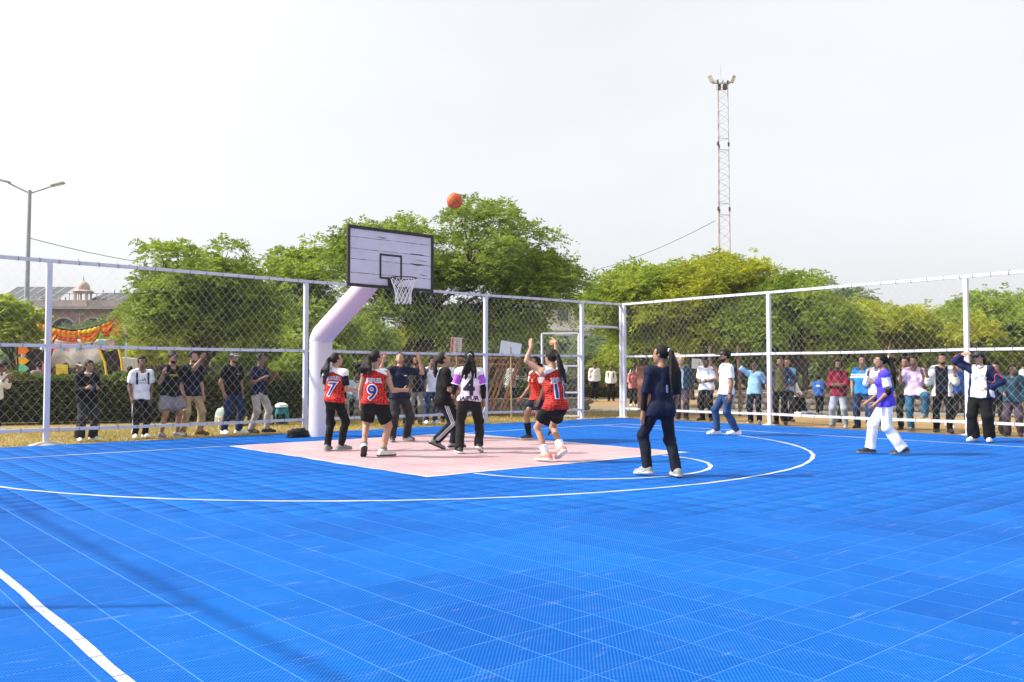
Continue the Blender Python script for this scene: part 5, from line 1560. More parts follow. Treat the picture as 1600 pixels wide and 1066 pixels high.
    def garment(tp, extra=0.0):
        g = grid(); lo_ = tp.get('loose', .012) * .8 + extra; hem = tp.get('hemz', .035) * s
        g.ecap(P - u * (hem + .03 * s), P + u * .12 * s, .0735 * s * fat + lo_, .064 * s * fat + lo_, J['F'], ax * (1.06 if fem else 1.02), 1.03 * (fat if fat > 1 else 1), k=.03)
        bl = (bt or {}).get('loose', .006) + .010
        g.ecap(P - u * .035 * s, P + u * .05 * s, .073 * s * fat + bl, .064 * s * fat + bl, J['F'], ax * (1.08 if fem else 1.02), 1.02, k=.03)
        if fem:
            for sd in (-1, 1): g.ell(P - f * .03 * s + r * sd * .035 * s - u * .01 * s, (.044 * s + .012, .046 * s + .012, .054 * s), None, .03)
        for nm in 'LR':
            Hh, Kk = J['H' + nm], J['K' + nm]; g.cone(Hh, Hh + (Kk - Hh) * .5, .061 * s * fat + bl, .058 * s * fat + bl, .04)
        g.plane(P - u * hem, -u)
        g.ecap(P + u * .12 * s, P + u * .225 * s, .070 * s * fat ** .5 + lo_ * .8, .058 * s * fat ** .5 + lo_ * .5, J['F'], ax * 1.06, 1.0)
        if fem:
            for sd in (-1, 1): g.ell(P + u * .185 * s + f * .046 * s + r * sd * .036 * s, (.04 * s + lo_ * .3,) * 3, None, .03)
        g.cone(J['SL'], J['SR'], .039 * s + lo_ * .4, .039 * s + lo_ * .4, .03)
        for nm, sd in (('L', -1), ('R', 1)):
            S, E, W = J['S' + nm], J['E' + nm], J['W' + nm]
            g.cone(N + u * .006 * s, S, .03 * s + lo_ * .4, .036 * s + lo_ * .4, .03)
            sl = tp.get('sleeve', .6)
            if isinstance(sl, (tuple, list)): sl = sl[0 if sd < 0 else 1]
            if sl > 0:
                t1 = min(1, sl); e = S + (E - S) * t1
                g.cone(S, e, .0385 * s * arm_w + lo_ * .7, (.0335 * s * arm_w + lo_) if sl <= 1 else .031 * s * arm_w + lo_ * .8, .02, fb=sl <= 1, idn=2)
                if sl > 1: g.cone(E, E + (W - E) * (sl - 1), .031 * s * arm_w + lo_ * .8, .0235 * s * arm_w + lo_ * .5, .018, fb=True, idn=2)
            else:
                g.cone(S + (S - (P + u * .25 * s)) * .12, S + (S - (P + u * .25 * s)) * 3, .04 * s, .06 * s, neg=True) if tp.get('tank') else None
        # neck opening
        nk = tp.get('neck', .0395)
        g.cone(N - u * .0 * s + f * .012 * s, J['HB'] + hu * .06 * s + f * .01 * s, nk * s, nk * s * 1.35, neg=True)
        return g
    if tp:
        g = garment(tp)
        ids = tp.get('ids')
        shirt = emit(tp.get('name', 'shirt'), g, tp['m'] if isinstance(tp['m'], list) else [tp['m']], ids=ids, fold=tp.get('fold', .0095), ff=tp.get('ff', 17))
        if tp.get('collar'):
            c = grid(); cn = N + u * .004 * s + f * .008 * s
            c.cone(cn - u * .008 * s, cn + u * .026 * s + f * .002, .050 * s, .043 * s, fa=True, fb=True); c.cone(cn - u * .05 * s, cn + u * .06 * s + f * .004, .043 * s, .0375 * s, neg=True)
            c.carve([(cn + f * .024 * s, f), (cn - r * .006 * s + f * 0, r * .0 + f * 1.0)]) if False else None
            emit('collar', c, [tp['collar']])
    jk = out.get('jacket')
    if jk:
        g = garment(jk, .016)
        op = jk.get('open', .05) * s
        g.carve([(P - r * op, r), (P + r * op, -r), (P + f * .01 * s, f)])
        emit(jk.get('name', 'jacket'), g, jk['m'] if isinstance(jk['m'], list) else [jk['m']], ids=jk.get('ids'), fold=.007)
    # arm sleeves
    for nm in out.get('armsleeve', {}):
        g = grid(); a, b_, m_ = out['armsleeve'][nm]
        S, E, W = J['S' + nm], J['E' + nm], J['W' + nm]
        q = lambda t: S + (E - S) * t if t <= 1 else E + (W - E) * (t - 1)
        pts = [a] + ([1.0] if a < 1 < b_ else []) + [b_]
        for i in range(len(pts) - 1): g.cone(q(pts[i]), q(pts[i + 1]), (.036 - .006 * pts[i]) * s * arm_w + .003, (.036 - .006 * pts[i + 1]) * s * arm_w + .003, .01, fa=i == 0, fb=i == len(pts) - 2)
        emit('arm_sleeve', g, [m_], fold=.002)
    # ------------- socks, shoes
    sc_ = out.get('sock')
    for nm, sd in (('L', -1), ('R', 1)):
        K, A, fd, fu = J['K' + nm], J['A' + nm], J['fd' + nm], J['fu' + nm]
        sid = np.cross(fd, fu)
        if sc_:
            m_, top = sc_; g = SDF(A - .14 * s - .02, A + .2 * s + .05, res) if False else SDF(np.minimum(A, K) - .06 * s, np.maximum(A, K) + .06 * s, res * .9)
            g.cone(A + (K - A) * top, A - (K - A) * .06, .029 * s + .01 * s * top * 2, .027 * s, fa=True, fb=True); emit('sock', g, [m_], fold=.001)
        sh = out.get('shoe')
        if sh:
            up_, so_ = sh[0], sh[1]; big = sh[2] if len(sh) > 2 else 1.0
            o_ = A - fu * .036 * s - fd * .0 * s                     # under the ankle at ground level of the foot
            heel = o_ - fd * .026 * s; toe = o_ + fd * .105 * s
            g = SDF(np.minimum(heel, toe) - .06 * s, np.maximum(np.maximum(heel, toe), A) + .06 * s, res * .85)
            g.cone(heel + fu * .026 * s, toe + fu * .016 * s, .0265 * s * big, .0215 * s * big, .01)
            g.cone(heel + fu * .035 * s + fd * .01 * s, o_ + fu * .03 * s + fd * .05 * s, .0265 * s * big, .024 * s * big, .015)
            g.cone(A - fu * .01 * s - fd * .004 * s, A + fu * (.012 if not out.get('hightop') else .03) * s - fd * .006 * s, .0285 * s * big, .0285 * s * big, .012, fb=True)
            g.cone(o_ + fd * .075 * s + sid * .008 * s + fu * .012 * s, o_ + fd * .075 * s - sid * .008 * s + fu * .012 * s, .0225 * s * big, .0225 * s * big, .01)
            g.cone(heel + fu * .008 * s - fd * .004 * s, toe + fu * .008 * s, .0285 * s * big, .0245 * s * big, .004)
            g.plane(o_ - fu * .0005 * s, -fu)
            def shoe_ids(C, o_=o_, fu=fu): return (((C - o_) @ fu) < .0165 * s).astype(np.int32)
            emit('shoe', g, [up_, so_], ids=shoe_ids)
    # ------------- hair, cap, beard
    hs = out.get('hair', 'short'); hm = out.get('hairm', HAIR)
    pts_extra = []
    hl = HC - .13 * s; hh_ = HC + .13 * s
    if hs in ('ponytail', 'long', 'lowpony'):
        hl = np.minimum(hl, HC - (r * 0 + .14 * s)); hl[2] = HC[2] - .42 * s
    hg = SDF(hl - .05, hh_ + .05, res * .85)
    if hs != 'bald':
        t_ = .0085 if hs == 'short' else .007
        top_ = .012 if hs in ('short',) else .006
        hg.ell(HC + hu * (.017 + top_ * .4) * s - hf * .005 * s, ((.0445 + t_) * s, (.0555 + t_) * s, (.0505 + top_) * s), J['HF'], 0)
        hg.carve([(HC + hf * .020 * s, unit(hf + hu * .15)), (HC + hu * .037 * s, unit(-hu + hf * .35))])          # face
        hg.carve([(HC + hf * -.004 * s, hf), (HC - hu * .002 * s, -hu)])                                     # ear and cheek
        if hs == 'short': hg.plane(HC - hu * .034 * s, unit(-hu - hf * .1))
        else:
            hg.plane(HC - hu * .05 * s, -hu)
        if hs in ('ponytail', 'lowpony'):
            hz = .03 if hs == 'ponytail' else -.012
            k0 = HC - hf * .058 * s + hu * hz * s
            hg.ell(k0 - hf * .006 * s, (.016 * s,) * 3, None, .006)
            ln = out.get('hairlen', .2) * s; sw = np.array(out.get('sway', (0, 0, 0)), float)
            vol = out.get('hairvol', 1.0); rg = np.random.default_rng(seed + 5)
            bk = -f * .004 * s
            hg.cone(k0, k0 - hf * .022 * s - hu * .012 * s, .014 * s, .017 * s, .01)
            for q_ in range(9):
                o_ = hr * rg.normal(0, .011 * vol) * s + f * rg.normal(0, .006) * s
                l_ = ln * rg.uniform(.7, 1.1); k1 = k0 - hf * .024 * s - hu * .01 * s
                p1 = k1 - hf * .008 * s - np.array([0, 0, .045 * s]) + o_ * .7 + sw * .15
                p2 = p1 + np.array([0, 0, -l_ * .42]) + o_ * .8 + sw * .5 + f * rg.normal(.004, .006) * s
                p3 = p2 + np.array([0, 0, -l_ * .5]) + o_ * .5 + sw * .7 + f * rg.normal(.006, .008) * s
                rr_ = .0115 * s * vol ** .5
                for pp_ in (p2, p3):      # hair hangs outside the shirt
                    if pp_[2] < N[2] + .03 * s:
                        hgt_ = (pp_ - P) @ u; gap_ = (P + u * hgt_ - pp_) @ f; need = .074 * s + .02
                        if gap_ < need: pp_ -= f * (need - gap_)
                hg.cone(k1, p1, rr_ * 1.1, rr_ * 1.1, .008); hg.cone(p1, p2, rr_ * 1.1, rr_, .008); hg.cone(p2, p3, rr_, rr_ * .25, .008)
        if hs == 'bun': hg.ell(HC - hf * .066 * s + hu * .0 * s, (.028 * s,) * 3, None, .008)
        if hs == 'long':
            hg.ecap(HC - hf * .03 * s, HC - hf * .045 * s - np.array([0, 0, .15 * s]), .04 * s, .034 * s, J['HF'], 1.25, .6)
        hg.folds(.0035 if hs == 'short' else .003, 60 if hs == 'short' else 45, seed)
        ho = emit('hair', hg, [hm])
        if hs in ('ponytail', 'lowpony') and out.get('band'):
            k0 = HC - hf * .066 * s + hu * (.03 if hs == 'ponytail' else -.012) * s
            MB().lathe([(.014 * s, -.008 * s), (.018 * s, 0), (.014 * s, .008 * s)], (0, 0, 0), 10)
            bnd = MB().tube([k0 + hr * .016 * s * math.cos(t) + hu * .016 * s * math.sin(t) for t in np.linspace(0, 2 * math.pi, 11)], .006 * s, 6, caps=False).build('hair_band', out['band'], root, True)
    else:
        hg.ell(HC + hu * .004 * s - hf * .008 * s, (.0475 * s, .055 * s, .036 * s), J['HF'], 0)
        hg.carve([(HC + hf * -.004 * s, hf), (HC + hu * -.5 * s, hu)]); hg.plane(HC - hu * .03 * s, -hu); hg.plane(HC + hu * .022 * s, hu)
        hg.folds(.002, 60, seed); emit('hair', hg, [hm])
    if out.get('cap'):
        cm = out['cap']; cg = SDF(HC - .14 * s, HC + .14 * s, res * .85)
        cg.ell(HC + hu * .02 * s - hf * .003 * s, (.0545 * s, .0655 * s, .058 * s), J['HF'], 0); cg.plane(HC + hu * .02 * s, unit(-hu + hf * .05))
        cg.ell(HC + hu * .021 * s + hf * .075 * s, (.042 * s, .05 * s, .0075 * s), J['HF'], .004)
        emit('cap', cg, [cm])
    bd = out.get('beard')
    if bd:
        bg_ = SDF(HC - .12 * s, HC + .12 * s, res * .7); t_ = .0016 if bd == 'stubble' else .003
        bg_.ell(HC + hf * .012 * s - hu * .022 * s, ((.036 + t_) * s, (.040 + t_) * s, (.045 + t_) * s), J['HF'], .014); bg_.ell(HC + hf * .034 * s - hu * .054 * s, ((.016 + t_) * s, (.013 + t_) * s, (.011 + t_) * s), J['HF'], .012)
        bg_.plane(HC - hu * .030 * s, unit(hu + hf * .12)); bg_.plane(HC - hf * .006 * s, -hf)
        bg_.ell(HC + hf * .054 * s - hu * .037 * s, (.0155 * s, .022 * s, .0075 * s), J['HF'], neg=True)
        if bd == 'moustache': bg_.plane(HC - hu * .034 * s, -hu); bg_.plane(HC + hf * .03 * s, -hf)
        bg_.folds(.001, 80, seed); emit('beard', bg_, [STUB if bd == 'stubble' else BEARD])
    # face details
    if face and not far and abs(((phi + pose.get('look', (0, 0))[0] + pose.get('twist', 0) + 180) % 360) - 180) < 125:
        def bead(nm_, c, rr, m_):
            key = nm_
            if key not in _EYE_ME:
                bm = bmesh.new(); bmesh.ops.create_uvsphere(bm, u_segments=10, v_segments=7, radius=1.0); me = bpy.data.meshes.new(nm_); bm.to_mesh(me); bm.free(); me.polygons.foreach_set('use_smooth', np.ones(len(me.polygons), bool)); me.materials.append(m_); _EYE_ME[key] = me
            o = obj(nm_, _EYE_ME[key], m_, root)
            Mx = Matrix((tuple(hr), tuple(hf), tuple(hu))).transposed().to_4x4()
            o.matrix_local = Matrix.Translation(Vector(tuple(c))) @ Mx @ Matrix.Diagonal((*rr, 1)); return o
        for sd in (-1, 1):
            ec = HC + hf * .0445 * s + hr * sd * .0185 * s + hu * .006 * s
            e = bead('eye', ec, (.0078 * s, .005 * s, .0042 * s), EYEW)
            bead('iris', ec + hf * .0036 * s, (.0036 * s, .0022 * s, .0036 * s), EYE)
            bead('eyebrow', HC + hf * .0485 * s + hr * sd * .0195 * s + hu * .0185 * s, (.0115 * s, .0035 * s, .0018 * s), HAIR)
        bead('lips', HC + hf * .0495 * s - hu * .036 * s, (.0115 * s, .005 * s, .0042 * s), LIP)
    info = dict(root=root, J=J, shirt=shirt, s=s)
    PEOPLE.append(info)
    return info

def part_of(info, name):
    for c in info['root'].children:
        if c.name.split('.')[0] == name: return c
    return None

def bvh_of(o):
    me = o.data
    return BVHTree.FromPolygons([v.co.copy() for v in me.vertices], [tuple(p.vertices) for p in me.polygons])

def put_text(info, target, body, size, zrel, m_, side='back', xoff=0.0, offset=0.0, lift=.004, bold=True, name='lettering', sx=1.0, shear=0.0, tilt=0.0):
    """print lettering on the garment: every vertex is dropped onto the cloth"""
    J = info['J']; s = info['s']; r, f, u = J['F']
    cu = bpy.data.curves.new('txt', 'FONT'); cu.body = body; cu.size = size; cu.align_x = 'CENTER'; cu.align_y = 'CENTER'; cu.offset = offset; cu.shear = shear; cu.resolution_u = 3
    to = bpy.data.objects.new('txt', cu); COL.objects.link(to)
    dg = bpy.context.evaluated_depsgraph_get(); me = bpy.data.meshes.new_from_object(to.evaluated_get(dg))
    bpy.data.objects.remove(to); bpy.data.curves.remove(cu)
    bm = bmesh.new(); bm.from_mesh(me); bpy.data.meshes.remove(me)
    bmesh.ops.triangulate(bm, faces=bm.faces[:])
    for _ in range(3):
        ed = [e for e in bm.edges if e.calc_length() > .022]
        if not ed: break
        bmesh.ops.subdivide_edges(bm, edges=ed, cuts=1); bmesh.ops.triangulate(bm, faces=bm.faces[:])
    bv = bvh_of(target); c0 = J['P'] + u * zrel * s
    dirn = f if side == 'back' else -f
    xr = r if side == 'back' else -r
    ct, st_ = math.cos(tilt), math.sin(tilt)
    for v in bm.verts:
        x, y = v.co.x * sx + 0, v.co.y; x, y = x * ct - y * st_ + xoff, x * st_ + y * ct
        q = c0 + xr * x + u * y - dirn * .6
        hit = bv.ray_cast(Vector(tuple(q)), Vector(tuple(dirn)), 1.0)
        pnt = np.array(hit[0]) if hit[0] is not None else c0 + xr * x + u * y - dirn * .1
        v.co = Vector(tuple(pnt - dirn * lift))
    me = bpy.data.meshes.new(name); bm.to_mesh(me); bm.free()
    return obj(name, me, m_, target)

def put_shape(info, target, polys, zrel, m_, side='front', xoff=0.0, lift=.004, name='emblem'):
    """flat shapes (2D polygons in metres) printed on the cloth"""
    J = info['J']; s = info['s']; r, f, u = J['F']; bv = bvh_of(target); c0 = J['P'] + u * zrel * s
    dirn = f if side == 'back' else -f; xr = r if side == 'back' else -r
    bm = bmesh.new()
    for pl in polys: bm.faces.new([bm.verts.new((x, y, 0)) for x, y in pl])
    bmesh.ops.triangulate(bm, faces=bm.faces[:])
    for _ in range(3):
        ed = [e for e in bm.edges if e.calc_length() > .025]
        if not ed: break
        bmesh.ops.subdivide_edges(bm, edges=ed, cuts=1); bmesh.ops.triangulate(bm, faces=bm.faces[:])
    for v in bm.verts:
        q = c0 + xr * (v.co.x + xoff) + u * v.co.y - dirn * .6; hit = bv.ray_cast(Vector(tuple(q)), Vector(tuple(dirn)), 1.0)
        pnt = np.array(hit[0]) if hit[0] is not None else c0 + xr * (v.co.x + xoff) + u * v.co.y - dirn * .1
        v.co = Vector(tuple(pnt - dirn * lift))
    me = bpy.data.meshes.new(name); bm.to_mesh(me); bm.free()
    return obj(name, me, m_, target)

def leg_stripe(info, nm, sd, m_, offs=(0,), width=.012, t0=.1, t1=1.92, name='side_stripe'):
    """stripe down the outer side of a trouser leg"""
    J = info['J']; s = info['s']; tr = part_of(info, 'trousers')
    if tr is None: return
    bv = bvh_of(tr); H, K, A = J['H' + nm], J['K' + nm], J['A' + nm]; fd = J['F'][1]
    out = J['F'][0] * sd
    for o_ in offs:
        V = []; F = []
        ts = np.linspace(t0, t1, 36)
        for i, t in enumerate(ts):
            c = H + (K - H) * t if t < 1 else K + (A - K) * (t - 1)
            for w in (-width / 2, width / 2):
                q = c + out * .4 + fd * (o_ + w); hit = bv.ray_cast(Vector(tuple(q)), Vector(tuple(-out)), .6)
                p_ = np.array(hit[0]) if hit[0] is not None else c + out * .05 * s + fd * (o_ + w)
                V.append(p_ + out * .004)
        for i in range(len(ts) - 1): F.append((2 * i, 2 * i + 1, 2 * i + 3, 2 * i + 2))
        obj(name, mesh_from(name, V, F, True), m_, tr)
# ------------------------------------------------------------------ clothes
def jersey_mat(name, zc, yoke=(0.78, 0.78, 0.80), red=(0.66, 0.028, 0.018)):
    m = bpy.data.materials.new(name); m.use_nodes = True
    N, L = m.node_tree.nodes, m.node_tree.links; b = N['Principled BSDF']; b.inputs['Roughness'].default_value = .75; b.inputs['Specular IOR Level'].default_value = .25
    tc = N.new('ShaderNodeTexCoord'); mp = N.new('ShaderNodeMapping'); mp.inputs['Scale'].default_value = (26, 34, 34); mp.inputs['Rotation'].default_value = (R(-90), 0, 0); L.new(tc.outputs['Object'], mp.inputs['Vector'])
    vo = N.new('ShaderNodeTexVoronoi'); vo.voronoi_dimensions = '2D'; vo.inputs['Scale'].default_value = 1.0; vo.inputs['Randomness'].default_value = .5; L.new(mp.outputs[0], vo.inputs['Vector'])
    mr = N.new('ShaderNodeMapRange'); mr.inputs['From Min'].default_value = .38; mr.inputs['From Max'].default_value = .31; L.new(vo.outputs['Distance'], mr.inputs['Value'])
    nz = N.new('ShaderNodeTexNoise'); nz.inputs['Scale'].default_value = 9; L.new(tc.outputs['Object'], nz.inputs['Vector'])
    c0 = mix_n(m, nz.outputs['Fac'], tuple(x * .85 for x in red), tuple(min(1, x * 1.15) for x in red))
    c = mix_n(m, math_n(m, 'MULTIPLY', mr.outputs[0], .92), c0, (.03, .012, .014))
    sp = N.new('ShaderNodeSeparateXYZ'); L.new(tc.outputs['Object'], sp.inputs[0])
    q = math_n(m, 'ADD', sp.outputs['Z'], math_n(m, 'MULTIPLY', math_n(m, 'ABSOLUTE', sp.outputs['X']), .42))
    k = math_n(m, 'GREATER_THAN', q, zc)
    c = mix_n(m, k, c, yoke)
    L.new(c, b.inputs['Base Color'])
    bp = N.new('ShaderNodeBump'); bp.inputs['Strength'].default_value = .25; bp.inputs['Distance'].default_value = .02
    n2 = N.new('ShaderNodeTexNoise'); n2.inputs['Scale'].default_value = 20; L.new(tc.outputs['Object'], n2.inputs['Vector'])
    L.new(n2.outputs['Fac'], bp.inputs['Height']); L.new(bp.outputs['Normal'], b.inputs['Normal'])
    return m
def band_mat(name, base, stripes, axis='Z', var=.08):
    """cloth with bands between heights: stripes = [(z0, z1, colour)]"""
    m = cloth(name, base, var); N, L = m.node_tree.nodes, m.node_tree.links; b = N['Principled BSDF']
    src = b.inputs['Base Color'].links[0].from_socket
    tc = N.new('ShaderNodeTexCoord'); sp = N.new('ShaderNodeSeparateXYZ'); L.new(tc.outputs['Object'], sp.inputs[0])
    for z0, z1, c in stripes:
        k = math_n(m, 'MULTIPLY', math_n(m, 'GREATER_THAN', sp.outputs[axis], z0), math_n(m, 'LESS_THAN', sp.outputs[axis], z1))
        src = mix_n(m, k, src, c)
    L.new(src, b.inputs['Base Color']); return m
def check_mat(name, c1, c2, sc):
    m = cloth(name, c1); N, L = m.node_tree.nodes, m.node_tree.links; b = N['Principled BSDF']
    tc = N.new('ShaderNodeTexCoord'); ck = N.new('ShaderNodeTexChecker'); ck.inputs['Scale'].default_value = sc
    ck.inputs['Color1'].default_value = (*c1, 1); ck.inputs['Color2'].default_value = (*c2, 1); L.new(tc.outputs['Object'], ck.inputs['Vector']); L.new(ck.outputs['Color'], b.inputs['Base Color']); return m

C = {}
for nm_, c_ in dict(black=(.007, .007, .008), offblack=(.014, .013, .014), charcoal=(.026, .026, .03), navy=(.008, .012, .036), deepnavy=(.007, .009, .02), white=(.80, .80, .82), offwhite=(.66, .65, .60), jeans=(.025, .06, .15), darkjeans=(.015, .03, .085), teal_jeans=(.02, .10, .17), lightjeans=(.30, .33, .37), khaki=(.42, .30, .16), stone=(.40, .36, .32),
                     skyblue=(.22, .50, .78), royal=(.02, .09, .36), blue=(.02, .22, .50), maroon=(.20, .012, .030), lilac=(.58, .44, .60), palepink=(.74, .55, .68), pink=(.72, .22, .24), brown=(.14, .085, .05), grey=(.22, .21, .21), purple=(.075, .05, .58), violet=(.40, .10, .62), olive=(.09, .085, .03), paleblue=(.45, .55, .70), slate=(.04, .05, .10), petrol=(.02, .06, .09), plum=(.07, .05, .07)).items():
    C[nm_] = cloth(nm_ + '_cloth', c_)
SH = {}
for nm_, c_ in dict(white=(.74, .74, .75), black=(.02, .02, .022), grey=(.20, .20, .20), lightgrey=(.24, .25, .24), brown=(.10, .06, .04), coral=(.75, .22, .16), cream=(.60, .56, .48), gum=(.55, .24, .06), navy=(.03, .04, .09)).items():
    SH[nm_] = mat(nm_ + '_shoe', c_, rough=.55, var=.08, scale=20, bump=.15, bscale=50)
DIGIT = mat('jersey_blue_print', (.018, .03, .20), rough=.7, var=.08, scale=40); PRW = mat('white_print', (.80, .80, .82), rough=.7, var=.03); PRB = mat('black_print', (.015, .013, .03), rough=.7); PRY = mat('yellow_print', (.80, .60, .05), rough=.7); PRBL = mat('blue_print', (.03, .16, .75), rough=.7); PRR = mat('red_print', (.6, .05, .05), rough=.7)
GRP_P = 'players on the court'; GRP_L = 'spectators behind the left fence'; GRP_R = 'spectators behind the right fence'; GRP_B = 'people beyond the gateway'

# ------------------------------------------------------------------ players
# number seven
i7 = person('player in red jersey number 7 with navy sleeves, beside the hoop pole', (-1.6, -2.01), 152, 1.575,
    dict(feet=((-.09, -.02, 0, 10), (.11, .05, 0, -35)), lean=(2, 2), look=(-48, 14), Ra=((.22, .0, -1), (.12, .95, .05)), La=((-.15, .1, -1), (.15, .9, .1)), curlR=.9),
    dict(fem=True, fat=.93, skin='l', hair='ponytail', hairm=HAIR_BR, hairlen=.16, hairvol=1.6, top=dict(m=[jersey_mat('red_jersey_seven', 1.262), C['deepnavy']], ids={2: 1}, sleeve=.72, hemz=.035, loose=.02, collar=C['deepnavy'], name='jersey'), bottom=dict(m=C['black'], hem=.03, loose=.006), shoe=(SH['grey'], SH['lightgrey']), sock=(C['black'], .12)), GRP_P, .0135)
put_text(i7, i7['shirt'], '7', .30, .088, PRW, offset=.016, lift=.004, name='number_outline', shear=.12, xoff=-.02); put_text(i7, i7['shirt'], '7', .30, .088, DIGIT, offset=.004, lift=.008, name='number', shear=.12, xoff=-.02)
put_text(i7, i7['shirt'], 'JAIPUR', .075, .205, PRW, offset=.006, lift=.004, name='lettering_outline'); put_text(i7, i7['shirt'], 'JAIPUR', .075, .205, DIGIT, lift=.008)
# number nine
i9 = person('player in sleeveless red jersey number 9 and black shorts', (-1.66, -3.33), 165, 1.60,
    dict(feet=((-.13, -.06, 0, 20, 38), (.12, .05, 0, -55)), lean=(2, 2), look=(-42, 14), Ra=((.38, .08, -.9), (.5, .85, .05)), La=((-.22, .05, -1), (-.05, .45, -.8)), curlR=.8, drop=.03, wide=1.06),
    dict(fem=True, fat=1.06, skin='l', hair='ponytail', hairm=HAIR_BR, hairlen=.13, hairvol=2.2, sway=(-.03, 0, 0), top=dict(m=[jersey_mat('red_jersey_nine', 1.285)], sleeve=0, tank=True, hemz=.03, loose=.018, name='jersey', neck=.046), bottom=dict(m=C['black'], len=.40, hem=.060, loose=.010, name='shorts'), shoe=(SH['cream'], SH['black'], 1.08), sock=(C['grey'], .2), hightop=True), GRP_P, .0135)
put_text(i9, i9['shirt'], '9', .30, .072, PRW, offset=.016, lift=.004, name='number_outline', xoff=-.005); put_text(i9, i9['shirt'], '9', .30, .072, DIGIT, offset=.005, lift=.008, name='number', xoff=-.005)
put_text(i9, i9['shirt'], 'JAIPUR', .078, .185, PRW, offset=.007, lift=.004, name='lettering_outline'); put_text(i9, i9['shirt'], 'JAIPUR', .078, .185, DIGIT, lift=.008)
# navy polo, hands up
i3 = person('girl in navy polo facing the camera with both hands raised', (0.27, -1.03), 14, 1.66,
    dict(feet=((.2, -.05, 0, 20), (-.02, .02, 0, -12)) if False else ((-.17, -.06, 0, 28), (.12, .04, 0, -10)), lean=(-2, 0), look=(-18, 34), Ra=((.62, .3, -.12), (-.28, .15, 1)), La=((-.62, .3, -.12), (.28, .15, 1)), palmL=(0, 1, .1), palmR=(0, 1, .1), curlL=.12, curlR=.12, spreadL=2.2, spreadR=2.2, drop=.03),
    dict(fem=True, fat=.93, skin='l', hair='bun', top=dict(m=C['navy'], sleeve=.75, hemz=.045, collar=C['navy'], loose=.016), bottom=dict(m=C['charcoal'], hem=.04, loose=.01), shoe=(SH['black'], SH['grey'])), GRP_P, .0135)
put_shape(i3, i3['shirt'], [[(-.03, -.008), (.03, -.008), (.03, .008), (-.03, .008)]], .2, PRW, 'front', .075, name='badge')
# black tee, looking up in profile
i4 = person('player in black tee and striped navy track pants looking up', (-0.07, -2.83), 98, 1.66,
    dict(feet=((-.08, .2, 0, 0), (.09, -.17, 0, -5, 24)), lean=(4, 0), look=(0, 34), Ra=((.12, .22, -.95), (-.05, .95, -.25)), La=((-.1, .3, -.9), (.1, .95, -.2)), drop=.075),
    dict(fem=True, skin='l', hair='ponytail', hairm=HAIR_BR, hairlen=.12, hairvol=1.1, top=dict(m=C['black'], sleeve=.8, hemz=.06, loose=.024), bottom=dict(m=C['deepnavy'], hem=.04, loose=.012), shoe=(SH['grey'], SH['black'])), GRP_P, .0135)
leg_stripe(i4, 'R', 1, PRW, (-.026, 0, .026), .012)
# number four
i2 = person('player in white and violet jersey number 4 seen from behind', (-0.23, -3.73), 178, 1.61,
    dict(feet=((-.13, -.02, 0, 18), (.16, .04, 0, -12, 18)), lean=(1, 0), look=(6, 6), Ra=((.26, -.04, -1), (.0, .55, -.8)), La=((-.3, -.02, -1), (-.12, .85, -.35)), drop=.025),
    dict(fem=True, fat=.93, skin='m', hair='ponytail', hairlen=.2, hairvol=2.0, sway=(-.03, 0, 0), band=PRW, top=dict(m=[C['palepink'], C['violet']], ids={2: 1}, sleeve=.74, hemz=.012, loose=.02, name='jersey'), bottom=dict(m=C['offblack'], hem=.042, loose=.012), shoe=(SH['black'], SH['white']), armsleeve={'L': (.6, 1.75, C['black']), 'R': (.6, 1.75, C['black'])}), GRP_P, .0135)
i2['shirt'].data.materials[0] = band_mat('white_pink_jersey', (.78, .62, .76), [(1.05, 2, (.80, .79, .83))])
put_text(i2, i2['shirt'], '4', .34, .105, PRB, offset=.014, name='number'); put_text(i2, i2['shirt'], 'JAIPUR', .092, .008, PRB, offset=.004, sx=1.08)
put_text(i2, i2['shirt'], 'NATIONAL', .05, .205, PRB, offset=.001)
for nm in 'LR':
    J = i2['J']; S, E = J['S' + nm], J['E' + nm]; d = unit(E - S); q = S + (E - S) * .72
    a = unit(np.cross(d, (0, 1, 0))); b_ = np.cross(d, a); rr = .0335 * 1.61 + .018
    MB().tube([q + rr * (a * math.cos(t) + b_ * math.sin(t)) for t in np.linspace(0, 2 * math.pi, 20)], .007, 6, caps=False).build('cuff', PRW, i2['root'], True)
# red jersey facing left
i6 = person('player in red jersey and navy shorts with black knee socks, facing left', (2.4, -2.41), -60, 1.60,
    dict(feet=((-.06, -.42, .10, 0, 48), (.07, .12, 0, 5)), pelvis=(0, -.04), lean=(5, 0), look=(-8, 12), Ra=((.36, .12, -.9), (.3, .55, -.7)), La=((-.14, -.08, -1), (-.02, .5, -.8)), drop=.045),
    dict(fem=True, fat=.93, skin='m', hair='lowpony', hairlen=.12, top=dict(m=[jersey_mat('red_jersey_left', 1.285), C['white']], ids={2: 1}, sleeve=.6, hemz=.035, loose=.02, name='jersey'), bottom=dict(m=C['navy'], len=.30, hem=.058, loose=.008, name='shorts'), shoe=(SH['navy'], SH['cream']), sock=(C['black'], .62)), GRP_P, .0135)
put_shape(i6, i6['shirt'], [[(.03 * math.cos(t), .035 * math.sin(t)) for t in np.linspace(0, 6.28, 9)[:-1]]], .19, PRY, 'front', .06, name='crest')
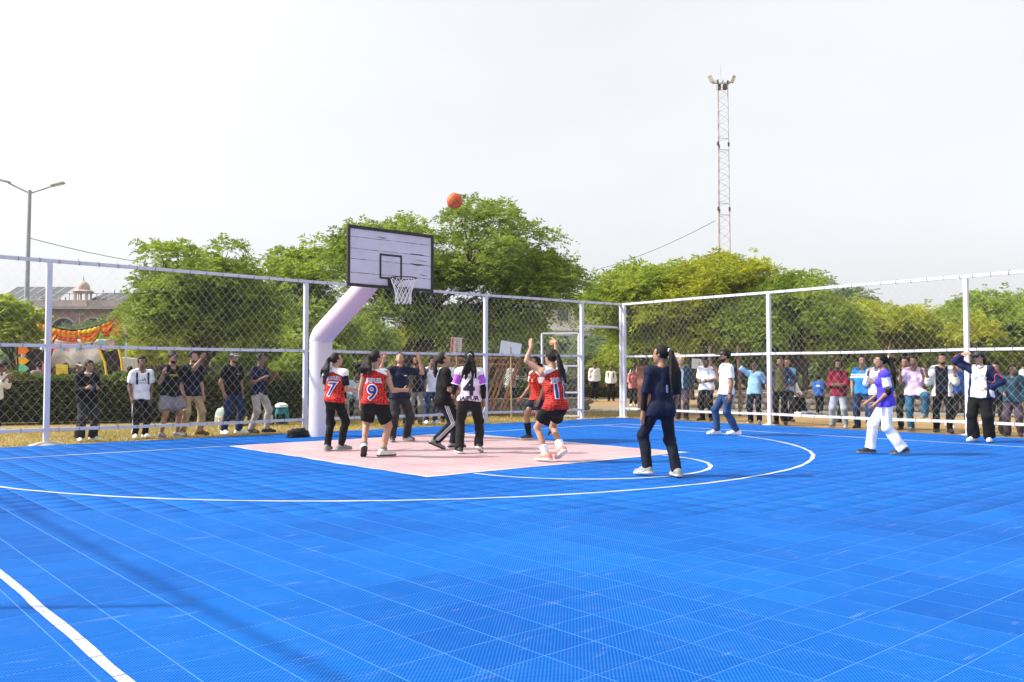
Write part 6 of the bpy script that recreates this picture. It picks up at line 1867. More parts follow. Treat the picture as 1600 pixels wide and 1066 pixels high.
# number eleven, the shooter
i11 = person('shooter in red jersey number 11 with both arms raised', (-0.13, -5.56), -148, 1.70,
    dict(feet=((-.08, .10, 0, 15, 4), (.09, -.06, .035, -5, 26)), lean=(7, -2), look=(12, 12), pelvis=(0, -.02), La=((-.62, .42, .62), (.5, .12, .86)), Ra=((.12, .62, .62), (.05, -.08, 1)), Lh=(.25, .5, .75), Rh=(0, .9, .1), drop=.12),
    dict(fem=True, fat=.88, skin='l', hair='ponytail', hairm=HAIR_BR, hairlen=.18, hairvol=1.1, sway=(.03, 0, 0), top=dict(m=[jersey_mat('red_jersey_eleven', 1.285)], sleeve=0, tank=True, hemz=.045, loose=.02, name='jersey', neck=.046), bottom=dict(m=C['black'], len=.30, hem=.058, loose=.008, name='shorts'), shoe=(SH['coral'], SH['white'], 1.1), sock=(C['white'], .36)), GRP_P, .0135)
put_text(i11, i11['shirt'], '11', .28, .105, PRW, offset=.017, name='number_outline', xoff=.025); put_text(i11, i11['shirt'], '11', .28, .105, DIGIT, offset=.006, lift=.008, name='number', xoff=.025)
put_text(i11, i11['shirt'], 'JAIPUR', .075, .2, PRW, offset=.006, name='lettering_outline', xoff=.02); put_text(i11, i11['shirt'], 'JAIPUR', .075, .2, DIGIT, lift=.008, xoff=.02)
# navy tracksuit
i8 = person('tall ponytailed player in navy top with black arm sleeve, nearest the camera', (-0.33, -7.61), -158, 1.60,
    dict(feet=((-.16, .10, 0, 25, 6), (.14, -.10, 0, -2)), lean=(1, 2), look=(48, 2), La=((-.24, .02, -1), (-.02, .14, -1)), Ra=((.14, .0, -1), (.0, .45, -.9)), drop=.03),
    dict(fem=True, fat=.86, skin='m', hair='ponytail', hairlen=.27, hairvol=2.0, sway=(.02, .0, 0), band=PRW, top=dict(m=C['navy'], sleeve=.95, hemz=.06, loose=.012), bottom=dict(m=C['deepnavy'], hem=.034, loose=.01), shoe=(SH['lightgrey'], SH['cream'], 1.08), sock=(cloth('cyan_sock', (.1, .42, .6)), .1), armsleeve={'L': (.7, 1.86, C['black'])}), GRP_P, .0125)
put_text(i8, i8['shirt'], '1', .11, .135, PRW, offset=.006, name='number_outline', xoff=.02); put_text(i8, i8['shirt'], '1', .11, .135, PRBL, offset=.0, lift=.007, name='number', xoff=.02)
# swooping mark on each of her shoes
for c_ in list(i8['root'].children):
    if c_.name.startswith('shoe'):
        vs = np.array([v.co[:] for v in c_.data.vertices]); ce = vs.mean(0)
        nm = 'L' if ce[0] < 0 else 'R'; A, fd, fu = i8['J']['A' + nm], i8['J']['fd' + nm], i8['J']['fu' + nm]; sid = np.cross(fd, fu); bv = bvh_of(c_)
        for sg in (-1, 1):
            pts = []
            for t in np.linspace(0, 1, 8):
                q = A - fu * .02 + fd * (.10 - .11 * t) + fu * (-.012 + .03 * (t - .4) ** 2 + .012 * t) + sid * sg * .3
                hit = bv.ray_cast(Vector(tuple(q)), Vector(tuple(-sid * sg)), .5)
                if hit[0] is not None: pts.append(np.array(hit[0]) + sid * sg * .002)
            if len(pts) > 3: MB().tube(pts, np.linspace(.009, .002, len(pts)), 5).build('swoosh', PRW, c_)
# man in white polo
i12 = person('bearded man in white polo, jeans and black cap walking on the court', (6.14, -4.0), -70, 1.74,
    dict(feet=((-.05, -.15, 0, 0), (.07, .22, 0, 12)), lean=(-1, 0), look=(-8, 0), La=((-.12, -.1, -1), (-.04, .14, -1)), Ra=((.18, .2, -.95), (-.3, .45, .85)), drop=.03, curlR=1.0),
    dict(skin='m', hair='short', cap=SH['black'], beard='full', top=dict(m=C['white'], sleeve=.72, hemz=.045, collar=C['white'], loose=.016), bottom=dict(m=C['jeans'], hem=.038, loose=.006), shoe=(SH['white'], SH['white'])), GRP_P, .0135)
W_ = i12['J']['WL']; d_ = i12['J']['hdL']; a = unit(np.cross(d_, (0, 1, .1))); b_ = np.cross(d_, a); q = W_ - d_ * .02
wt = MB().tube([q + .034 * (a * math.cos(t) + b_ * math.sin(t)) for t in np.linspace(0, 2 * math.pi, 14)], .011, 6, caps=False).build('watch', SH['black'], i12['root'], True)
put_shape(i12, i12['shirt'], [[(-.014, -.012), (.014, -.012), (0, .014)]], .2, PRR, 'front', .06, name='badge')
# blue vest player
i10 = person('bespectacled player in blue and white top, white trousers and long ponytail', (4.44, -8.03), -82, 1.565,
    dict(feet=((-.05, -.23, 0, -5, 8), (.06, .23, 0, 5)), lean=(3, 0), look=(0, 0), La=((-.14, -.06, -1), (.06, .72, -.65)), Ra=((.12, .15, -1), (.1, .8, -.6)), drop=.03),
    dict(fem=True, fat=.93, skin='m', hair='ponytail', hairlen=.27, hairvol=2.0, band=PRW, top=dict(m=[C['purple'], C['white']], ids={2: 1}, sleeve=.72, hemz=.045, loose=.018, name='jersey', neck=.042), bottom=dict(m=C['white'], hem=.052, loose=.014), shoe=(SH['black'], SH['grey']), sock=(C['black'], .14), armsleeve={'L': (.82, 1.2, C['black'])}), GRP_P, .013)
J = i10['J']; hr, hf, hu = J['HF']; s = i10['s']; HC = J['HC']
g_ = MB()
for sd in (-1, 1):
    e = HC + hf * .055 * s + hr * sd * .0195 * s + hu * .004 * s
    g_.tube([e + hr * .015 * s * math.cos(t) + hu * .012 * s * math.sin(t) for t in np.linspace(0, 6.283, 13)], .0018, 5, caps=False)
    g_.tube([e + hr * sd * .015 * s, HC + hr * sd * .047 * s + hf * .04 * s + hu * .005 * s, HC + hr * sd * .048 * s - hf * .004 * s + hu * .006 * s], .0024, 5)
g_.build('glasses', mat('clear_frame', (.5, .5, .52), rough=.3), i10['root'])
# woman in cap
jk = band_mat('navy_track_jacket', (.015, .022, .07), [])
i13 = person('woman in black cap, sunglasses and navy jacket shading her eyes', (8.18, -7.98), -16, 1.655,
    dict(feet=((-.11, -.03, 0, 12), (.12, .06, 0, -14)), lean=(0, 0), look=(-22, 0), Ra=((.72, .2, .42), (-.62, .5, .5)), La=((-.62, -.22, -.78), (.62, .42, -.42)), Rh=(-.8, .3, .1), curlL=.7),
    dict(fem=True, fat=1.12, skin='l', hair='lowpony', hairlen=.1, cap=SH['black'], top=dict(m=C['white'], sleeve=.4, hemz=.045, collar=C['white'], loose=.018), jacket=dict(m=[jk], sleeve=1.92, hemz=.05, loose=.02, open=.075), bottom=dict(m=C['black'], hem=.062, loose=.02), shoe=(SH['white'], SH['white'])), GRP_P, .0135)
J = i13['J']; hr, hf, hu = J['HF']; s = i13['s']; HC = J['HC']
MB().tube([HC + hf * (.052 - .9 * abs(t) ** 2 * 8 * .045) * s + hr * t * s + hu * .006 * s for t in np.linspace(-.043, .043, 11)], [.003] + [.0125] * 4 + [.006] + [.0125] * 4 + [.003], 6).build('sunglasses', SH['black'], i13['root'], True)
put_shape(i13, i13['shirt'], [[(-.028, -.008), (.028, -.004), (.022, .012), (-.02, .012)]], .19, PRB, 'front', .07, name='badge')
for nm, sd in (('L', -1), ('R', 1)):
    jo = part_of(i13, 'jacket'); bv = bvh_of(jo); S, E, W = J['S' + nm], J['E' + nm], J['W' + nm]; up_ = np.array([0, 0.35, 1.0])
    pts = []
    for t in np.linspace(.1, 1.85, 16):
        c = S + (E - S) * t if t < 1 else E + (W - E) * (t - 1); dr = unit(W - E if t > 1 else E - S); o_ = unit(up_ - dr * (up_ @ dr))
        hit = bv.ray_cast(Vector(tuple(c + o_ * .3)), Vector(tuple(-o_)), .4)
        if hit[0] is not None: pts.append(np.array(hit[0]) + o_ * .001)
    if len(pts) > 3: MB().tube(pts, .006, 5).build('piping', mat('coral_piping', (.75, .12, .18), rough=.7), jo)

# ------------------------------------------------------------------ spectators behind the left fence
REL = lambda sd: ((sd * .17, -.03, -1), (sd * .02, .22, -1))
POCKET = lambda sd: ((sd * .3, -.12, -1), (-sd * .12, .35, -.9))
person('boy in white shirt wiping his face at the left edge', (-4.62, 7.3, -.02), 60, 1.55, dict(lean=(6, 0), look=(10, -18), La=((-.2, .35, -.8), (.35, .5, .85)), Ra=((.2, .5, -.7), (-.15, .55, .9)), feet=((-.09, -.1, 0, 0), (.09, .08, 0, 0))),
       dict(skin='d', top=dict(m=C['white'], sleeve=1.5, hemz=.07, loose=.02, collar=C['white']), bottom=dict(m=C['black'], hem=.04), shoe=(SH['white'], SH['white'])), GRP_L, .016)
p_ = person('girl in black hoodie and cargo pants looking at her phone', (-3.93, 2.98, -.02), 22, 1.52, dict(lean=(2, 0), look=(8, -8), La=((-.12, .1, -1), (.32, .85, .15)), Ra=((.14, .1, -1), (-.3, .85, .2)), feet=((-.12, 0, 0, 20), (.12, .02, 0, -14))),
       dict(fem=True, skin='m', hair='lowpony', hairlen=.1, hairvol=1.2, top=dict(m=C['black'], sleeve=1.9, hemz=.05, loose=.024), bottom=dict(m=C['charcoal'], hem=.056, loose=.018), shoe=(SH['white'], SH['white'])), GRP_L, .015)
q = (p_['J']['WL'] + p_['J']['WR']) / 2
ph = MB().box((0, 0, 0), (.075, .012, .15), bev=.005).build('phone', mat('dark_phone', (.02, .04, .09), rough=.15)); ph.parent = None
tag(ph, 'dark smartphone held by the girl in the black hoodie', 'phone')
Rw = p_['root'].rotation_euler[2]; wv = np.array([q[0], q[1] + .07, q[2] + .03]); ph.location = (p_['root'].location[0] + math.cos(Rw) * wv[0] - math.sin(Rw) * wv[1], p_['root'].location[1] + math.sin(Rw) * wv[0] + math.cos(Rw) * wv[1], wv[2] - .02); ph.rotation_euler = (R(-35), 0, Rw)
hb = MB().tube([p_['J']['N'] + np.array([.09 * math.cos(t), -.02 + .07 * math.sin(t), .005 + .02 * math.sin(t)]) for t in np.linspace(0, 6.283, 16)], .018, 7, caps=False).build('hood_lining', C['offwhite'], p_['root'], True)
p_ = person('boy in white sportswear tee with backpack straps', (-2.94, 3.06, -.02), 18, 1.60, dict(look=(-10, 0), La=((-.2, .05, -1), (.22, .35, -.85)), Ra=((.24, -.02, -1), (-.05, .45, -.85)), feet=((-.09, 0, 0, 10), (.1, .02, 0, -12))),
       dict(skin='d', top=dict(m=C['white'], sleeve=.75, hemz=.05, loose=.024), bottom=dict(m=C['black'], hem=.034, loose=.008), shoe=(SH['white'], SH['white'])), GRP_L, .015)
put_shape(p_, p_['shirt'], [[(-.055 + .04 * k, 0), (-.03 + .04 * k, 0), (-.03 + .04 * k - .02 + .0, .02 + .022 * k), (-.045 + .04 * k - .02, .012 + .022 * k)] for k in range(3)], .17, PRB, 'front', 0, name='logo')
put_text(p_, p_['shirt'], 'adidas', .05, .15, PRB, side='front')
leg_stripe(p_, 'R', 1, PRW, (0,), .02)
def straps(p_, m_):
    J = p_['J']; bv = bvh_of(p_['shirt']); r, f, u = J['F']; s = p_['s']
    for sd in (-1, 1):
        V = []; F = []
        for i, z in enumerate(np.linspace(.27, .13, 12)):
            for w in (-.018, .018):
                q = J['P'] + u * z * s + r * (sd * .066 * s + w) + f * .5; hit = bv.ray_cast(Vector(tuple(q)), Vector(tuple(-f)), 1)
                V.append((np.array(hit[0]) if hit[0] is not None else q - f * .42) + f * .008)
        for i in range(11): F.append((2 * i, 2 * i + 1, 2 * i + 3, 2 * i + 2))
        o = obj('backpack_strap', mesh_from('backpack_strap', V, F, True), m_, p_['root']); o.modifiers.new('t', 'SOLIDIFY').thickness = .008
    o = MB().box(J['P'] + u * .17 * s - f * .135 * s, (.28, .13, .38), bev=.05).build('backpack', m_, p_['root'], True)
straps(p_, C['charcoal'])
p_ = person('bearded man in black printed tee, grey shorts and cap hanging on the fence', (-2.45, 2.98, -.02), 32, 1.70, dict(look=(0, 4), lean=(2, -3), La=((-.75, .4, .12), (-.25, .45, .75)), Ra=((.25, .05, -1), (.12, .5, .6)), feet=((-.17, .05, 0, 25), (.14, 0, 0, -10)), palmL=(0, 1, 0), curlL=.4),
       dict(skin='m', fat=1.08, cap=SH['black'], beard='full', top=dict(m=C['black'], sleeve=.8, hemz=.05, loose=.024), bottom=dict(m=mat('grey_print_shorts', (.20, .19, .21), rough=.9, var=.35, scale=60), len=.43, hem=.075, loose=.018, name='shorts'), shoe=(SH['grey'], SH['grey'])), GRP_L, .015)
put_text(p_, p_['shirt'], 'MISFIT', .06, .19, PRY, side='front', sx=1.1)
p_ = person('man in dark navy shirt and khaki trousers beside the cap wearer', (-2.0, 3.15, -.02), 30, 1.72, dict(look=(6, 2), La=((-.2, -.04, -1), (-.02, .3, -.9)), Ra=((.24, -.1, -1), (-.1, .4, -.9)), feet=((-.2, .1, 0, 30), (.12, 0, 0, -10))),
       dict(skin='l', beard='stubble', top=dict(m=C['deepnavy'], sleeve=.9, hemz=.06, loose=.016, collar=C['deepnavy']), bottom=dict(m=C['khaki'], hem=.04, loose=.01), shoe=(SH['brown'], SH['brown'])), GRP_L, .015)
p_ = person('man in black polo, jeans and grey cap with hands in pockets', (-1.18, 3.0, -.02), 34, 1.72, dict(look=(0, 0), La=POCKET(-1), Ra=POCKET(1), feet=((-.16, .06, 0, 30), (.14, -.02, 0, -8))),
       dict(skin='m', fat=1.04, cap=SH['grey'], beard='stubble', top=dict(m=C['black'], sleeve=.75, hemz=.05, loose=.014, collar=C['black']), bottom=dict(m=C['darkjeans'], hem=.04, loose=.008), shoe=(SH['white'], SH['white'])), GRP_L, .015)
put_shape(p_, p_['shirt'], [[(-.035, -.007), (.035, -.007), (.035, .007), (-.035, .007)]], .2, PRW, 'front', .075, name='badge')
person('young man in navy polo and grey trousers pointing right', (-0.6, 2.95, -.02), 48, 1.69, dict(look=(4, 0), lean=(2, 0), La=((-.2, .25, -.9), (.15, .75, .6)), Ra=((.2, .0, -1), (-.3, .75, .4)), feet=((-.13, .1, 0, 30), (.13, -.08, 0, 4)), curlL=.5),
       dict(skin='d', top=dict(m=C['navy'], sleeve=.75, hemz=.045, loose=.014, collar=C['navy']), bottom=dict(m=C['stone'], hem=.036, loose=.006), shoe=(SH['black'], SH['black'])), GRP_L, .015)
# behind the hoop
p_ = person('man in brown shirt and sleeveless dark jacket behind the fence', (2.95, 2.95, -.02), 10, 1.78, dict(look=(-6, 6), Ra=((.2, .1, -1), (-.1, .5, -.7)), La=REL(-1), feet=((-.12, .06, 0, 14), (.12, 0, 0, -8))),
       dict(skin='m', top=dict(m=C['brown'], sleeve=1.85, hemz=.06, loose=.018, collar=C['brown']), jacket=dict(m=C['charcoal'], sleeve=0, hemz=.05, loose=.016, open=.05), bottom=dict(m=C['darkjeans'], hem=.04), shoe=(SH['white'], SH['grey'])), GRP_L, .016)
person('bearded man in black shirt and grey trousers behind the raised hands', (3.6, 3.25, -.02), -4, 1.72, dict(look=(0, 0), La=REL(-1), Ra=REL(1), feet=((-.1, 0, 0, 10), (.1, 0, 0, -10))),
       dict(skin='d', beard='full', top=dict(m=C['black'], sleeve=.8, hemz=.05, loose=.014), jacket=dict(m=C['slate'], sleeve=0, hemz=.04, loose=.012, open=.06), bottom=dict(m=C['grey'], hem=.036), shoe=(SH['black'], SH['black'])), GRP_L, .016)
person('man in white tee and blue jeans raising a hand to his face', (4.05, 3.3, -.02), 20, 1.69, dict(look=(10, 0), Ra=((.25, .3, -.85), (-.2, .4, .9)), La=REL(-1), feet=((-.1, .05, 0, 20), (.1, 0, 0, -10))),
       dict(skin='m', top=dict(m=C['white'], sleeve=.75, hemz=.05, loose=.016), bottom=dict(m=C['jeans'], hem=.036), shoe=(SH['white'], SH['white'])), GRP_L, .016)
person('man in white collared shirt half hidden behind number 4', (4.85, 3.7, -.02), 8, 1.70, dict(look=(0, -10), La=REL(-1), Ra=REL(1)),
       dict(skin='m', top=dict(m=C['white'], sleeve=1.85, hemz=.06, loose=.016, collar=C['white']), bottom=dict(m=C['charcoal'], hem=.036), shoe=(SH['black'], SH['black'])), GRP_L, .017)
person('crouching person in black behind the blue jeans', (4.75, 5.2, -.02), 0, 1.62, dict(seat=.18, lean=(24, 0), look=(0, -8), La=((-.2, .7, -.6), (.3, .8, -.1)), Ra=((.2, .7, -.6), (-.3, .8, -.1)), feet=((-.14, .22, 0, 8), (.14, .22, 0, -8)), pelvis=(0, -.1)),
       dict(skin='d', top=dict(m=C['black'], sleeve=1.9, hemz=.04, loose=.02), bottom=dict(m=C['black'], hem=.036), shoe=(SH['black'], SH['black'])), GRP_L, .02)
# seated by the hedge
th_ = math.atan2(CAM[1] - 6.5, CAM[0] - 3.9)
chair('white metal chair under the man in the pale blue shirt', (4.0, 6.75, -.02), th_ + R(5) - math.pi / 2)
person('seated man in pale blue shirt seen between numbers 7 and 9', (4.0, 6.75, -.02), 5, 1.68, dict(seat=.44, pelvis=(0, -.06), lean=(10, 0), look=(0, -6), La=((-.22, .45, -.8), (.4, .8, -.2)), Ra=((.22, .45, -.8), (-.4, .8, -.2)), feet=((-.16, .34, 0, 6), (.16, .38, 0, -10))),
       dict(skin='d', top=dict(m=C['paleblue'], sleeve=1.9, hemz=.04, loose=.018, collar=C['paleblue']), bottom=dict(m=C['black'], hem=.036), shoe=(SH['black'], SH['black'])), GRP_L, .018)
chair('white metal chair under the man in black next to the pole', (3.35, 7.05, -.02), th_ + R(25) - math.pi / 2)
person('seated man in black with crossed arms, mostly hidden by number 7', (3.35, 7.05, -.02), 25, 1.66, dict(seat=.44, pelvis=(0, -.06), lean=(8, 0), look=(0, 0), La=((-.2, .4, -.85), (.5, .7, .1)), Ra=((.2, .4, -.85), (-.5, .7, .1)), feet=((-.14, .4, 0, 6), (.16, .36, 0, -10))),
       dict(skin='d', top=dict(m=C['black'], sleeve=1.2, hemz=.04, loose=.018), bottom=dict(m=C['grey'], hem=.036), shoe=(SH['black'], SH['lightgrey'])), GRP_L, .02)
person('person in black and white checked shirt beyond the rusty frames', (10.9, 8.2, -.02), 150, 1.72, dict(look=(-20, 0), Ra=((.4, .1, -.9), (.5, .5, .2)), La=REL(-1)),
       dict(skin='m', top=dict(m=check_mat('black_white_check', (.03, .03, .03), (.6, .6, .6), 26), sleeve=1.8, hemz=.07, loose=.02), bottom=dict(m=C['black'], hem=.04), shoe=(SH['black'], SH['black'])), GRP_B, .02)
# behind the archway
for k, (px_, Z_, lab, c_, fem_, ph_, cap_) in enumerate(((62, 25.6, 'person in mauve hoodie under the left drape of the archway', (.34, .26, .32), False, 190, None), (80, 26.0, 'girl in pink top beside the pink placard', (.70, .30, .34), True, 60, None), (104, 26.8, 'person in black behind the yellow placard', (.02, .02, .025), True, 200, None),
        (122, 26.9, 'person in dark top and white cap above the yellow placard', (.03, .03, .04), False, 30, (.7, .7, .72)), (138, 29.0, 'person with bare head far behind the archway', (.08, .08, .09), False, 0, None), (200, 25.4, 'person in green patterned top right of the archway', (.08, .36, .06), True, 110, None))):
    q = at(px_, 585, Z_)
    person(lab, (q[0], q[1], -.02), ph_, 1.62 if k not in (1, 5) else 1.5, dict(look=(0, -6), La=((-.2, .2, -1), (.2, .7, -.1)), Ra=((.2, .2, -1), (-.2, .7, -.1))),
           dict(fem=fem_, skin='m', hair='long' if fem_ else 'short', cap=mat('white_cap', cap_, rough=.8) if cap_ else None, top=dict(m=cloth('arch_top_%d' % k, c_), sleeve=1.8, hemz=.05, loose=.025), bottom=dict(m=C['charcoal'], hem=.04), shoe=(SH['black'], SH['black'])), 'people around the archway', .024, far=True)

# ------------------------------------------------------------------ beyond the gateway
person('man in white shirt and black trousers standing in the gateway', (20.6, 13.5, -.02), 10, 1.84, dict(look=(20, -12), La=REL(-1), Ra=REL(1), feet=((-.1, 0, 0, 8), (.1, .03, 0, -10))), dict(skin='d', top=dict(m=C['white'], sleeve=1.85, hemz=.03, loose=.02, collar=C['white']), bottom=dict(m=C['black'], hem=.036, loose=.01), shoe=(SH['cream'], SH['cream'])), GRP_B, .02)
person('person in white shirt walking away behind the gateway', (29.5, 20.9, -.02), 40, 1.72, dict(look=(0, 0), La=REL(-1), Ra=REL(1), feet=((-.08, -.22, 0, 0, 20), (.08, .2, 0, 0))), dict(skin='m', top=dict(m=C['white'], sleeve=1.8, hemz=.04, loose=.02), bottom=dict(m=C['charcoal'], hem=.036), shoe=(SH['grey'], SH['grey'])), GRP_B, .024, far=True)
p_ = person('student in white shirt with backpack beside the gate corner post', (20.7, 12.55, -.02), 0, 1.66, dict(look=(0, 0), La=REL(-1), Ra=REL(1)), dict(skin='d', top=dict(m=C['white'], sleeve=1.85, hemz=.03, loose=.018), bottom=dict(m=C['black'], hem=.04), shoe=(SH['black'], SH['black'])), GRP_B, .02)
straps(p_, C['charcoal'])
person('girl in pink top and black trousers right of the corner post', (17.0, 8.0, -.02), 20, 1.56, dict(look=(20, 0), La=REL(-1), Ra=((.22, .1, -1), (-.1, .7, -.4))), dict(fem=True, skin='m', hair='lowpony', top=dict(m=C['pink'], sleeve=1.4, hemz=.08, loose=.02), bottom=dict(m=C['black'], hem=.036), shoe=(SH['white'], SH['white'])), GRP_B, .018)
person('girl in white top with long hair behind the pink top', (21.6, 11.9, -.02), 170, 1.74, dict(look=(0, 0), La=REL(-1), Ra=REL(1)), dict(fem=True, skin='m', hair='long', top=dict(m=C['white'], sleeve=1.5, hemz=.06, loose=.02), bottom=dict(m=C['black'], hem=.036), shoe=(SH['black'], SH['black'])), GRP_B, .022)
person('woman with brown scarf just left of the navy ponytail player', (20.9, 11.2, -.02), 30, 1.68, dict(look=(0, 0), La=REL(-1), Ra=REL(1)), dict(fem=True, skin='l', hair='long', top=dict(m=cloth('tan_scarf', (.42, .30, .2)), sleeve=1.8, hemz=.08, loose=.025), bottom=dict(m=C['charcoal'], hem=.04), shoe=(SH['black'], SH['black'])), GRP_B, .022)

# ------------------------------------------------------------------ spectators behind the right fence
person('balding man in dark zip vest and grey trousers', (10.35, .44, -.02), -8, 1.74, dict(look=(-4, 0), La=((-.2, -.25, -1), (.1, -.25, -1)), Ra=((.2, -.25, -1), (-.1, -.25, -1)), feet=((-.1, .04, 0, 25), (.1, 0, 0, -5))),
       dict(skin='l', fat=1.1, hair='bald', beard='moustache', top=dict(m=C['paleblue'], sleeve=1.85, hemz=.03, loose=.012, collar=C['paleblue']), jacket=dict(m=C['petrol'], sleeve=1.9, hemz=.05, loose=.016, open=.028), bottom=dict(m=C['plum'], hem=.04, loose=.01), shoe=(SH['black'], SH['grey'])), GRP_R, .0155)
p_ = person('man in white tee and black trousers reading his phone', (10.38, -.36, -.02), -18, 1.74, dict(look=(0, -26), La=((-.16, .12, -1), (.42, .85, -.05)), Ra=((.16, .12, -1), (-.42, .85, -.05)), feet=((-.1, -.05, 0, 5), (.1, .08, 0, -25))),
       dict(skin='d', fat=1.05, beard='stubble', top=dict(m=C['white'], sleeve=.85, hemz=.05, loose=.022), bottom=dict(m=C['black'], hem=.036, loose=.008), shoe=(SH['black'], SH['black'])), GRP_R, .0155)
put_shape(p_, p_['shirt'], [[(-.025, -.006), (.025, -.006), (.025, .006), (-.025, .006)]], .2, PRB, 'front', .07, name='badge')
person('boy in light blue tee with one arm up on the rail', (10.3, -1.87, -.02), -12, 1.58, dict(look=(6, 4), Ra=((.55, .2, .45), (.1, .3, 1)), La=((-.5, -.1, -.85), (-.1, .3, -.9)), feet=((-.1, 0, 0, 10), (.1, .02, 0, -10))),
       dict(skin='d', top=dict(m=[mat('skyblue_tee', (.20, .47, .78), rough=.85, var=.3, scale=3.5, bump=.3, bscale=20, col2=(.42, .66, .86))], sleeve=.95, hemz=.05, loose=.02), bottom=dict(m=C['deepnavy'], hem=.042, loose=.012), shoe=(SH['grey'], SH['white'])), GRP_R, .0155)
leg_stripe(PEOPLE[-1], 'L', -1, PRW, (0,), .022); leg_stripe(PEOPLE[-1], 'R', 1, PRW, (0,), .022)
person('young man in indigo jacket over olive tee, hands on hips', (10.35, -2.56, -.02), -10, 1.68, dict(look=(14, 0), lean=(5, 0), La=((-.62, -.3, -.75), (.45, .5, -.6)), Ra=((.5, -.2, -.85), (-.3, .5, -.6)), feet=((-.11, 0, 0, 10), (.1, .02, 0, -10))),
       dict(skin='m', top=dict(m=C['olive'], sleeve=.6, hemz=.03, loose=.012), jacket=dict(m=C['slate'], sleeve=1.9, hemz=.045, loose=.018, open=.07), bottom=dict(m=C['black'], hem=.034, loose=.006), shoe=(SH['black'], SH['black'])), GRP_R, .0155)
person('person in white and blue top hidden behind the indigo jacket', (11.6, -1.95, -.02), 20, 1.68, dict(look=(0, 0), La=REL(-1), Ra=REL(1)), dict(skin='m', top=dict(m=C['skyblue'], sleeve=1.2, hemz=.05, loose=.02), bottom=dict(m=C['charcoal'], hem=.036), shoe=(SH['black'], SH['black'])), GRP_R, .022, far=True)
person('young man in maroon shirt with folded arms', (10.4, -4.05, -.02), -10, 1.59, dict(look=(16, 4), La=((-.22, .2, -1), (.75, .6, .08)), Ra=((.22, .2, -1), (-.75, .6, .02)), feet=((-.13, 0, 0, 12), (.14, .02, 0, -14))),
       dict(skin='d', beard='stubble', top=dict(m=C['maroon'], sleeve=1.4, hemz=.06, loose=.016, collar=C['maroon']), bottom=dict(m=C['lightjeans'], hem=.042, loose=.012), shoe=(SH['lightgrey'], SH['white'])), GRP_R, .0155)
person('person in navy hidden behind the maroon shirt', (12.3, -3.0, -.02), 100, 1.5, dict(look=(0, 0), La=REL(-1), Ra=REL(1)), dict(skin='d', top=dict(m=C['royal'], sleeve=.8, hemz=.05, loose=.02), bottom=dict(m=C['black'], hem=.036), shoe=(SH['black'], SH['black'])), GRP_R, .022, far=True)
zb = 1.2
person('young man in bright blue polo with white chest stripes', (10.35, -4.66, -.02), -14, 1.68, dict(look=(18, 2), La=((-.25, -.05, -1), (.1, .4, -.9)), Ra=((.3, -.1, -1), (-.1, .5, -.7)), feet=((-.13, .02, 0, 12), (.13, 0, 0, -12))),
       dict(skin='m', top=dict(m=[band_mat('blue_striped_polo', (.018, .20, .50), [(1.215, 1.245, (.8, .8, .82)), (1.16, 1.19, (.8, .8, .82))])], sleeve=.8, hemz=.05, loose=.018, collar=C['blue']), bottom=dict(m=C['darkjeans'], hem=.038, loose=.008), shoe=(SH['black'], SH['black'])), GRP_R, .0155)
person('man in white shirt with a hand on his chin', (10.35, -5.0, -.02), -14, 1.655, dict(look=(8, -4), La=((-.2, .25, -.95), (.8, .5, .1)), Ra=((.22, .3, -.9), (-.3, .45, .9)), feet=((-.1, .02, 0, 12), (.1, 0, 0, -12)), curlR=1.0),
       dict(skin='m', top=dict(m=C['white'], sleeve=1.85, hemz=.05, loose=.02, collar=C['white']), bottom=dict(m=C['jeans'], hem=.038, loose=.008), shoe=(SH['black'], SH['black'])), GRP_R, .0155)
person('young man with arm raised to the rail behind the ponytail', (10.7, -5.45, -.02), -6, 1.64, dict(look=(10, 0), Ra=((.4, .3, .7), (.0, .2, 1)), La=REL(-1)), dict(skin='m', top=dict(m=C['olive'], sleeve=.8, hemz=.05, loose=.02), bottom=dict(m=C['charcoal'], hem=.036), shoe=(SH['black'], SH['black'])), GRP_R, .017)
p_ = person('young man in lilac tee with one foot on the bottom rail', (10.33, -5.85, -.02), -8, 1.66, dict(look=(10, -4), La=((-.25, .3, -.75), (.2, .35, .95)), Ra=((.3, .25, -.75), (-.05, .4, .95)), feet=((-.2, .2, .3, -10), (.1, .0, 0, -8)), pelvis=(.04, -.05), poleL=(-.5, .9, .3)),
       dict(skin='d', top=dict(m=C['lilac'], sleeve=.85, hemz=.05, loose=.022), bottom=dict(m=C['teal_jeans'], hem=.04, loose=.008), shoe=(SH['grey'], SH['lightgrey'])), GRP_R, .0155)
put_text(p_, p_['shirt'], '30', .13, .17, PRW, side='front', offset=.004)
person('bearded young man in open white checked shirt over navy tee', (10.4, -6.35, -.02), -6, 1.70, dict(look=(14, 0), La=((-.3, .25, -.75), (.05, .3, .95)), Ra=((.3, .2, -.8), (.1, .5, .8)), feet=((-.16, .1, 0, 20), (.1, -.04, 0, -8))),
       dict(skin='m', beard='full', top=dict(m=C['deepnavy'], sleeve=.6, hemz=.03, loose=.01), jacket=dict(m=C['offwhite'], sleeve=1.5, hemz=.07, loose=.02, open=.07, name='overshirt'), bottom=dict(m=C['black'], hem=.036, loose=.008), shoe=(SH['black'], SH['black'])), GRP_R, .0155)
person('person in blue jacket behind the open white shirt', (12.0, -6.0, -.02), 40, 1.66, dict(look=(10, 0), La=((-.3, .3, -.7), (.2, .4, .9)), Ra=REL(1), feet=((-.1, .25, 0, 0), (.1, -.15, 0, 0, 15))), dict(skin='m', top=dict(m=C['royal'], sleeve=1.8, hemz=.05, loose=.02), bottom=dict(m=C['charcoal'], hem=.036), shoe=(SH['white'], SH['white'])), GRP_R, .02)
